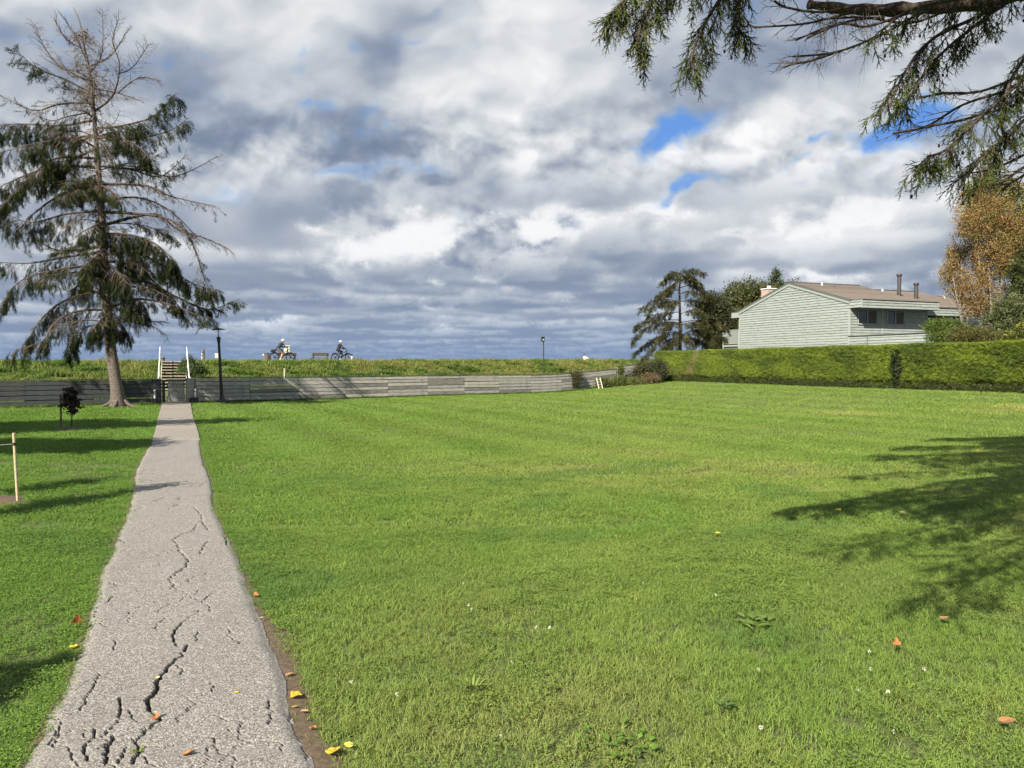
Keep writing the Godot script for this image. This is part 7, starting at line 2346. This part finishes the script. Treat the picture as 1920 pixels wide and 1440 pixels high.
func bicycle(label: String, at: Transform3D, bagged: bool) -> Node3D:
	var o := thing("bicycle", label, "bicycle", Vector3.ZERO, 0.0, "electric bicycles on the dyke trail")
	o.transform = at
	var bar := func(called: String, pts: Array, r: float, m: Material) -> void:
		var s := Shape.new()
		var rr := PackedFloat32Array()
		for k in pts.size():
			rr.append(r)
		s.tube(PackedVector3Array(pts), rr, 8)
		build(called, s, m, o)
	for hub in [Vector3(-0.47, 0.36, 0), Vector3(0.79, 0.36, 0)]:
		var w := Node3D.new()
		w.name = "wheel"
		w.position = hub
		o.add_child(w, true)
		for ring in [["tyre", 0.338, 0.034, M.rubber], ["rim", 0.300, 0.016, M.black_metal]]:
			var s := Shape.new()
			var pts := PackedVector3Array()
			var rr := PackedFloat32Array()
			for k in 37:
				var a := TAU * k / 36
				pts.append(Vector3(cos(a), sin(a), 0) * ring[1])
				rr.append(ring[2])
			s.tube(pts, rr, 8, false)
			build(ring[0], s, ring[3], w)
		var sp := Shape.new()
		for k in 28:
			var a := TAU * k / 28
			sp.rod(Vector3(cos(a + 0.25 * (k % 2)) * 0.03, sin(a + 0.25 * (k % 2)) * 0.03, 0.03 * (1 if k % 2 else -1)), Vector3(cos(a), sin(a), 0) * 0.305, 0.0022, 4)
		build("spokes", sp, M.dark_metal, w).set_meta("kind", "stuff")
		var hb := Shape.new()
		hb.rod(Vector3(0, 0, -0.07), Vector3(0, 0, 0.07), 0.035 if hub.x < 0 else 0.028, 10)
		hb.rod(Vector3(0, 0, 0.055), Vector3(0, 0, 0.06), 0.08, 16)
		build("hub", hb, M.dark_metal, w)
		var fe := []
		for k in 12:
			var a := (2.9 - k * 0.19) if hub.x < 0 else (2.7 - k * 0.13)
			fe.append(hub + Vector3(cos(a), sin(a), 0) * 0.385)
		bar.call("mudguard", fe, 0.018, M.black_metal)
	bar.call("down_tube", [Vector3(0.60, 0.80, 0), Vector3(0.36, 0.56, 0), Vector3(0.02, 0.31, 0)], 0.05, M.black_metal)
	bar.call("top_tube", [Vector3(0.58, 0.90, 0), Vector3(0.2, 0.72, 0), Vector3(-0.15, 0.66, 0)], 0.024, M.black_metal)
	bar.call("seat_tube", [Vector3(0.0, 0.30, 0), Vector3(-0.22, 0.94, 0)], 0.021, M.black_metal)
	bar.call("head_tube", [Vector3(0.63, 0.76, 0), Vector3(0.57, 0.96, 0)], 0.027, M.black_metal)
	for z in [-0.06, 0.06]:
		bar.call("stay", [Vector3(0, 0.31, z * 0.4), Vector3(-0.47, 0.36, z)], 0.012, M.black_metal)
		bar.call("stay", [Vector3(-0.14, 0.68, z * 0.4), Vector3(-0.47, 0.36, z)], 0.010, M.black_metal)
		bar.call("fork", [Vector3(0.63, 0.78, z), Vector3(0.69, 0.58, z), Vector3(0.79, 0.36, z)], 0.017, M.black_metal)
	bar.call("stem", [Vector3(0.57, 0.95, 0), Vector3(0.54, 1.06, 0), Vector3(0.58, 1.10, 0)], 0.018, M.black_metal)
	bar.call("handlebar", [Vector3(0.46, 1.10, -0.33), Vector3(0.54, 1.12, -0.18), Vector3(0.58, 1.10, 0), Vector3(0.54, 1.12, 0.18), Vector3(0.46, 1.10, 0.33)], 0.013, M.black_metal)
	for z in [-1.0, 1.0]:
		bar.call("grip", [Vector3(0.505, 1.112, z * 0.24), Vector3(0.46, 1.10, z * 0.34)], 0.018, M.rubber)
		bar.call("crank", [Vector3(0, 0.30, z * 0.07), Vector3(0.03 * z, 0.30 - 0.17 * z, z * 0.085)], 0.012, M.dark_metal)
		var pd := Shape.new()
		pd.box(Vector3(0.03 * z, 0.30 - 0.17 * z, z * 0.14), Vector3(0.10, 0.02, 0.09), Basis.IDENTITY, 0.004)
		build("pedal", pd, M.rubber, o)
	var mo := Shape.new()
	mo.rod(Vector3(0, 0.30, -0.06), Vector3(0, 0.30, 0.06), 0.085, 16)
	mo.rod(Vector3(0, 0.30, 0.065), Vector3(0, 0.30, 0.07), 0.10, 20)
	build("motor", mo, M.dark_metal, o)
	var sd := Shape.new()
	sd.tube(PackedVector3Array([Vector3(-0.36, 0.975, 0), Vector3(-0.27, 0.965, 0), Vector3(-0.16, 0.965, 0), Vector3(-0.07, 0.962, 0)]), PackedFloat32Array([0.055, 0.075, 0.045, 0.02]), 12)
	for k in sd.v.size():
		sd.v[k].y = 0.965 + (sd.v[k].y - 0.965) * 0.45
	build("saddle", sd, M.rubber, o)
	var rk := Shape.new()
	for z in [-0.06, 0.06]:
		rk.rod(Vector3(-0.25, 0.76, z), Vector3(-0.78, 0.77, z), 0.008, 6)
		rk.rod(Vector3(-0.68, 0.77, z), Vector3(-0.47, 0.37, z * 1.3), 0.007, 6)
	for x in [-0.3, -0.5, -0.7]:
		rk.rod(Vector3(x, 0.765, -0.06), Vector3(x, 0.765, 0.06), 0.007, 6)
	build("rack", rk, M.black_metal, o)
	var lt := Shape.new()
	lt.ball(Vector3(0.68, 0.98, 0), Vector3(0.04, 0.035, 0.035), 10)
	build("headlight", lt, M.dark_metal, o)
	if bagged:
		var bg := Shape.new()
		bg.box(Vector3(-0.54, 0.87, 0), Vector3(0.40, 0.18, 0.22), Basis(Vector3.BACK, 0.05), 0.04)
		build("rack_bag", bg, M.black_cloth, o)
	return o

func build_people() -> void:
	var turn := Basis(Vector3.UP, atan2(0.6151, 0.7885))
	var skin := Color(0.46, 0.27, 0.19)
	for k in 2:
		var p := crest([526, 638][k], [64.2, 64.2][k]) + Vector3(0, 0.06, 0)
		var t := Transform3D(turn * Basis.from_scale(Vector3.ONE * [1.12, 1.06][k]), p)
		var lean: float = [0.11, 0.0][k]
		var pose := {"pelvis": Vector3(-0.20, 1.04, 0), "chest": Vector3(-0.06 + lean, 1.38 - lean * 0.2, 0), "neck": Vector3(0.0 + lean * 1.3, 1.53 - lean * 0.3, 0), "head": Vector3(0.06 + lean * 1.5, 1.665 - lean * 0.35, 0), "look": Vector3(1, -0.12, 0.05),
			"ankle_r": Vector3(-0.05, 0.245, 0.12), "toe_r": Vector3(0.11, 0.165, 0.14), "knee_r": Vector3(0.13, 0.64, 0.13), "ankle_l": Vector3(-0.10, 0.585, -0.12), "toe_l": Vector3(0.06, 0.505, -0.14), "knee_l": Vector3(0.235, 0.87, -0.12)}
		for s in [-1.0, 1.0]:
			var n := "r" if s > 0 else "l"
			pose["shoulder_" + n] = Vector3(-0.03 + lean * 1.1, 1.45 - lean * 0.2, s * 0.185)
			pose["wrist_" + n] = Vector3(0.395, 1.135, s * 0.285)
			pose["elbow_" + n] = Vector3(0.19 + lean * 0.5, 1.19, s * 0.27)
		var c := {"skin": skin, "top": Color(0.02, 0.024, 0.042), "legs": Color(0.15, 0.135, 0.14), "shin": skin, "shoe": Color(0.5, 0.5, 0.5)}
		if k == 1:
			c = {"skin": skin, "top": Color(0.018, 0.02, 0.026), "legs": Color(0.02, 0.02, 0.025), "shin": Color(0.022, 0.022, 0.026), "shoe": Color(0.66, 0.64, 0.6)}
		var o := person(["person in a navy jacket, grey shorts and white helmet leaning over the handlebar", "person in black clothes, pale shoes and white helmet cycling upright"][k], t, pose, c)
		helmet(o, pose.head, M.white_shell)
		bicycle(["dark bicycle with a black rack bag under the navy jacketed cyclist", "black bicycle without a bag under the upright cyclist"][k], t, k == 0)
	# someone sitting on the far edge of the dyke
	var q := crest(1097, 66.5)
	var pose := {"pelvis": Vector3(-0.05, 0.13, 0), "chest": Vector3(-0.08, 0.47, 0), "neck": Vector3(-0.06, 0.61, 0), "head": Vector3(-0.03, 0.755, 0), "look": Vector3(0.8, -0.2, 0.5),
		"ankle_r": Vector3(0.52, 0.10, 0.13), "toe_r": Vector3(0.66, 0.06, 0.15), "knee_r": Vector3(0.34, 0.46, 0.13), "ankle_l": Vector3(0.50, 0.10, -0.13), "toe_l": Vector3(0.64, 0.06, -0.15), "knee_l": Vector3(0.32, 0.45, -0.14)}
	for s in [-1.0, 1.0]:
		var n := "r" if s > 0 else "l"
		pose["shoulder_" + n] = Vector3(-0.07, 0.53, s * 0.18)
		pose["elbow_" + n] = Vector3(0.10, 0.34, s * 0.24)
		pose["wrist_" + n] = Vector3(0.31, 0.40, s * 0.18)
	var o := person("person with dark hair in a white top sitting on the dyke", Transform3D(turn, q + Vector3(0, 0.02, 0)), pose, {"skin": skin, "top": Color(0.70, 0.66, 0.67), "legs": Color(0.55, 0.34, 0.36), "shin": skin, "shoe": Color(0.05, 0.05, 0.05)})
	var s := Shape.new()
	s.ball(pose.head + Vector3(-0.025, 0.055, -0.01), Vector3(0.098, 0.095, 0.098), 14)
	s.ball(pose.head + Vector3(-0.07, -0.02, -0.02), Vector3(0.06, 0.11, 0.085), 12)
	build("hair", s, M.hair, o)

# ---------------------------------------------------------------- small things on the ground
func fallen_leaf(kind: int, curl: float) -> Shape:
	# a leaf about one unit long, lobed (0), oval (1) or curled and torn (2), with its stalk
	var s := Shape.new()
	var n := 20
	var rim := PackedVector3Array()
	for k in n:
		var a := TAU * k / n
		var r := 0.5
		if kind == 0:
			r = 0.36 + 0.15 * absf(sin(a * 2.5 + 0.4)) + rng.randf_range(-0.02, 0.03)
		elif kind == 1:
			r = 0.5 * sqrt(pow(0.95 * cos(a), 2.0) + pow(0.66 * sin(a), 2.0)) + rng.randf_range(-0.012, 0.012)
		else:
			r = 0.38 + 0.09 * sin(a * 3.0 + 1.0) + rng.randf_range(-0.03, 0.03)
		var p := Vector3(cos(a) * r, 0, sin(a) * r)
		p.y = curl * (p.z * p.z * 2.2 + 0.25 * p.x * p.x) + rng.randf_range(0.0, 0.03)
		rim.append(p)
	for k in n:
		var a := rim[k]
		var b := rim[(k + 1) % n]
		var m := Vector3(clampf(a.x, -0.3, 0.35) * 0.8, 0.0, 0)
		var m2 := Vector3(clampf(b.x, -0.3, 0.35) * 0.8, 0.0, 0)
		s.tint = Color(1, 1, 1) * rng.randf_range(0.82, 1.1)
		s.quad(a, m, m2, b)
	s.tint = Color(0.6, 0.5, 0.35)
	s.tube(PackedVector3Array([Vector3(0.3, 0.006, 0), Vector3(-0.4, 0.006, 0), Vector3(-0.72, 0.03, 0.05)]), PackedFloat32Array([0.012, 0.014, 0.01]), 4)
	return s

func build_litter() -> void:
	var orange := Color(0.42, 0.165, 0.06)
	var rust := Color(0.30, 0.09, 0.035)
	var yellow := Color(0.55, 0.41, 0.05)
	var tan := Color(0.44, 0.29, 0.15)
	var cream := Color(0.62, 0.55, 0.36)
	for l in [[137, 1188, 0.075, 2, rust, 1.1, "rust red curled leaf standing at the left edge of the path"], [130, 1221, 0.045, 1, yellow, 0.3, "small yellow leaf by the left edge of the path"], [134, 1218, 0.03, 1, cream, 0.2, "tiny cream leaf by the left edge of the path"],
		[476, 1123, 0.055, 2, orange, 0.6, "orange curled leaf on the bare earth, farthest along the right edge"], [487, 1170, 0.03, 1, cream, 0.3, "small cream leaf at the right edge of the asphalt"], [538, 1275, 0.045, 1, tan, 0.4, "pale tan leaf where the bare earth meets the asphalt"],
		[551, 1317, 0.062, 0, yellow, 0.5, "yellow lobed leaf on the right edge of the asphalt"], [548, 1337, 0.028, 1, yellow, 0.2, "small yellow leaf just below the yellow lobed one"], [566, 1346, 0.04, 1, tan, 0.4, "tan leaf on the bare earth below the yellow lobed leaf"], [582, 1379, 0.042, 2, orange, 0.5, "orange leaf on the bare earth near the bottom of the picture"],
		[621, 1423, 0.066, 0, yellow, 0.25, "large yellow lobed leaf on the earth at the bottom right of the path"], [650, 1411, 0.05, 1, Color(0.70, 0.60, 0.10), 0.15, "pale yellow oval leaf on the grass beside the large yellow leaf"], [284, 1364, 0.052, 2, orange, 0.7, "orange leaf caught at the end of the widest crack"], [346, 1434, 0.06, 2, tan.lerp(orange, 0.4), 0.5, "light orange leaf on the asphalt at the bottom edge"],
		[289, 1286, 0.03, 1, cream, 0.3, "cream leaf lodged inside the widest crack"], [438, 1315, 0.022, 1, yellow, 0.2, "tiny yellow leaf alone on the middle of the asphalt"], [1778, 1174, 0.075, 1, tan.lerp(orange, 0.3), 0.5, "tan leaf on the lawn just below the tree shadow"], [1688, 1226, 0.05, 2, orange, 0.8, "small orange leaf upright in the right lawn"],
		[1899, 1374, 0.085, 1, orange.lerp(tan, 0.4), 0.25, "broad orange leaf on the lawn at the lower right corner"], [1574, 963, 0.07, 1, yellow, 0.3, "yellow leaf beside the tip of the tree shadow"], [1694, 968, 0.08, 1, tan, 0.3, "dull tan leaf lying inside the tree shadow"], [1348, 1008, 0.05, 1, yellow, 0.3, "yellow leaf alone on the middle of the lawn"]]:
		var p := foot(l[0], l[1])
		var on_lawn: bool = p.x > path_right(-p.z) + 0.22 or p.x < path_left(-p.z) - 0.05
		var on_path: bool = p.x > path_left(-p.z) and p.x < path_right(-p.z)
		var y := 0.036 if on_lawn else (0.028 if on_path else 0.014)
		var s := fallen_leaf(l[3], l[5])
		for k in s.c.size():
			var c: Color = l[4]
			s.c[k] = Color(s.c[k].r * c.r, s.c[k].g * c.g, s.c[k].b * c.b)
		var o := build("fallen_leaf", s, M.leaf, self, Transform3D(Basis(Vector3.UP, rng.randf() * TAU) * Basis(Vector3.RIGHT, rng.randf_range(-0.25, 0.25) + (0.7 if l[5] > 0.75 else 0.0)) * Basis.from_scale(Vector3.ONE * l[2]), p + Vector3(0, y + (l[2] * 0.25 if l[5] > 0.75 else 0.0), 0)))
		tag(o, l[6], "leaf", "fallen autumn leaves")
	# white clover heads
	for l in [[884, 1158], [1005, 1194], [1031, 1194], [938, 1408], [878, 1150], [1345, 1130], [1638, 1275], [1672, 1320], [1615, 1318], [1432, 1390], [1684, 1398], [1426, 1276], [1740, 1275], [1636, 1241], [1208, 1106], [868, 1108], [655, 1300], [742, 1325], [494, 825], [606, 846], [660, 868], [960, 1262]]:
		var p := foot(l[0], l[1])
		var f := thing("clover_flower", "white clover flower head standing in the mown lawn", "flower", p, rng.randf() * TAU, "white clover flowers in the lawn")
		var s := Shape.new()
		for k in 26:
			var d := Vector3(rng.randfn(), rng.randfn() * 0.8 + 0.4, rng.randfn()).normalized()
			s.tint = shade(Color(0.80, 0.78, 0.72), 0.1)
			s.leaf(Vector3(0, 0.042, 0) + d * 0.003, d * 0.0075, d.cross(Vector3(0.3, 1, 0.2)).normalized() * 0.0018, 0.2)
		build("head", s, M.leaf, f)
		s = Shape.new()
		s.tint = Color(0.09, 0.15, 0.03)
		s.rod(Vector3(0, -0.02, 0), Vector3(0, 0.05, 0), 0.0012, 4)
		build("stalk", s, M.leaf, f)
	# weeds
	weed("dandelion", "flat dandelion rosette in the middle of the right lawn", foot(1420, 1170), 19, 0.10, 0.014, 0.45, Color(0.11, 0.17, 0.035), 0.12)
	weed("grass_tussock", "tussock of long narrow blades in the lawn right of the path", foot(885, 1302), 16, 0.12, 0.006, 1.1, Color(0.15, 0.21, 0.05), 0.03)
	weed("dock", "patch of broad dock leaves at the bottom edge of the lawn", foot(1160, 1402), 40, 0.048, 0.011, 0.8, Color(0.10, 0.185, 0.03), 0.17)
	weed("plantain", "small dark plantain near the bottom of the right lawn", foot(1365, 1335), 11, 0.05, 0.012, 0.6, Color(0.07, 0.12, 0.035), 0.06)
	weed("crack_weed", "tiny green weed growing from a crack of the asphalt", foot(248, 1430) + Vector3(0, 0.01, 0), 9, 0.035, 0.006, 0.8, Color(0.14, 0.18, 0.05), 0.02)

func weed(called: String, label: String, at: Vector3, n: int, len: float, half: float, rise: float, col: Color, spread: float) -> void:
	var w := thing(called, label, "weed", at, 0.0)
	for k in n:
		var a := TAU * k / n + rng.randf_range(-0.3, 0.3)
		var r := spread * sqrt(rng.randf()) if k > 2 else 0.0
		var p := Vector3(cos(a * 2.3) * r, 0.01, sin(a * 2.3) * r)
		var d := Vector3(cos(a), rise * rng.randf_range(0.6, 1.3), sin(a)).normalized()
		var l := len * rng.randf_range(0.6, 1.15)
		var side := d.cross(Vector3.UP).normalized() * half
		var up := side.cross(d).normalized()
		var s := Shape.new()
		s.tint = shade(col, 0.22)
		var rows := 6
		for j in rows + 1:
			var t := float(j) / rows
			var wd := sin(PI * pow(t, 0.8) * 0.96 + 0.06) * (1.0 + (0.22 if j % 2 == 0 and called == "dandelion" else 0.0))
			var c := p + d * l * t + Vector3(0, -l * 0.35 * t * t, 0) + up * 0.002
			s.put(c - side * wd + Vector3(0, 0.25 * half, 0), up)
			s.put(c, up)
			s.put(c + side * wd + Vector3(0, 0.25 * half, 0), up)
		for j in rows:
			for q in 2:
				var i0 := j * 3 + q
				s.i.append_array(PackedInt32Array([i0, i0 + 3, i0 + 1, i0 + 1, i0 + 3, i0 + 4]))
		smooth(s)
		build("leaf", s, M.leaf, w)

# ---------------------------------------------------------------- the scene
func build_all() -> void:
	make_materials()
	asphalt_material()
	survey_path()
	build_land()
	build_path()
	build_grass()
	build_fences()
	build_steps()
	build_lamp()
	build_trail_things()
	build_house()
	build_spruce()
	build_hemlock()
	build_cedar()
	build_hedge()
	build_plants()
	build_people()
	build_litter()
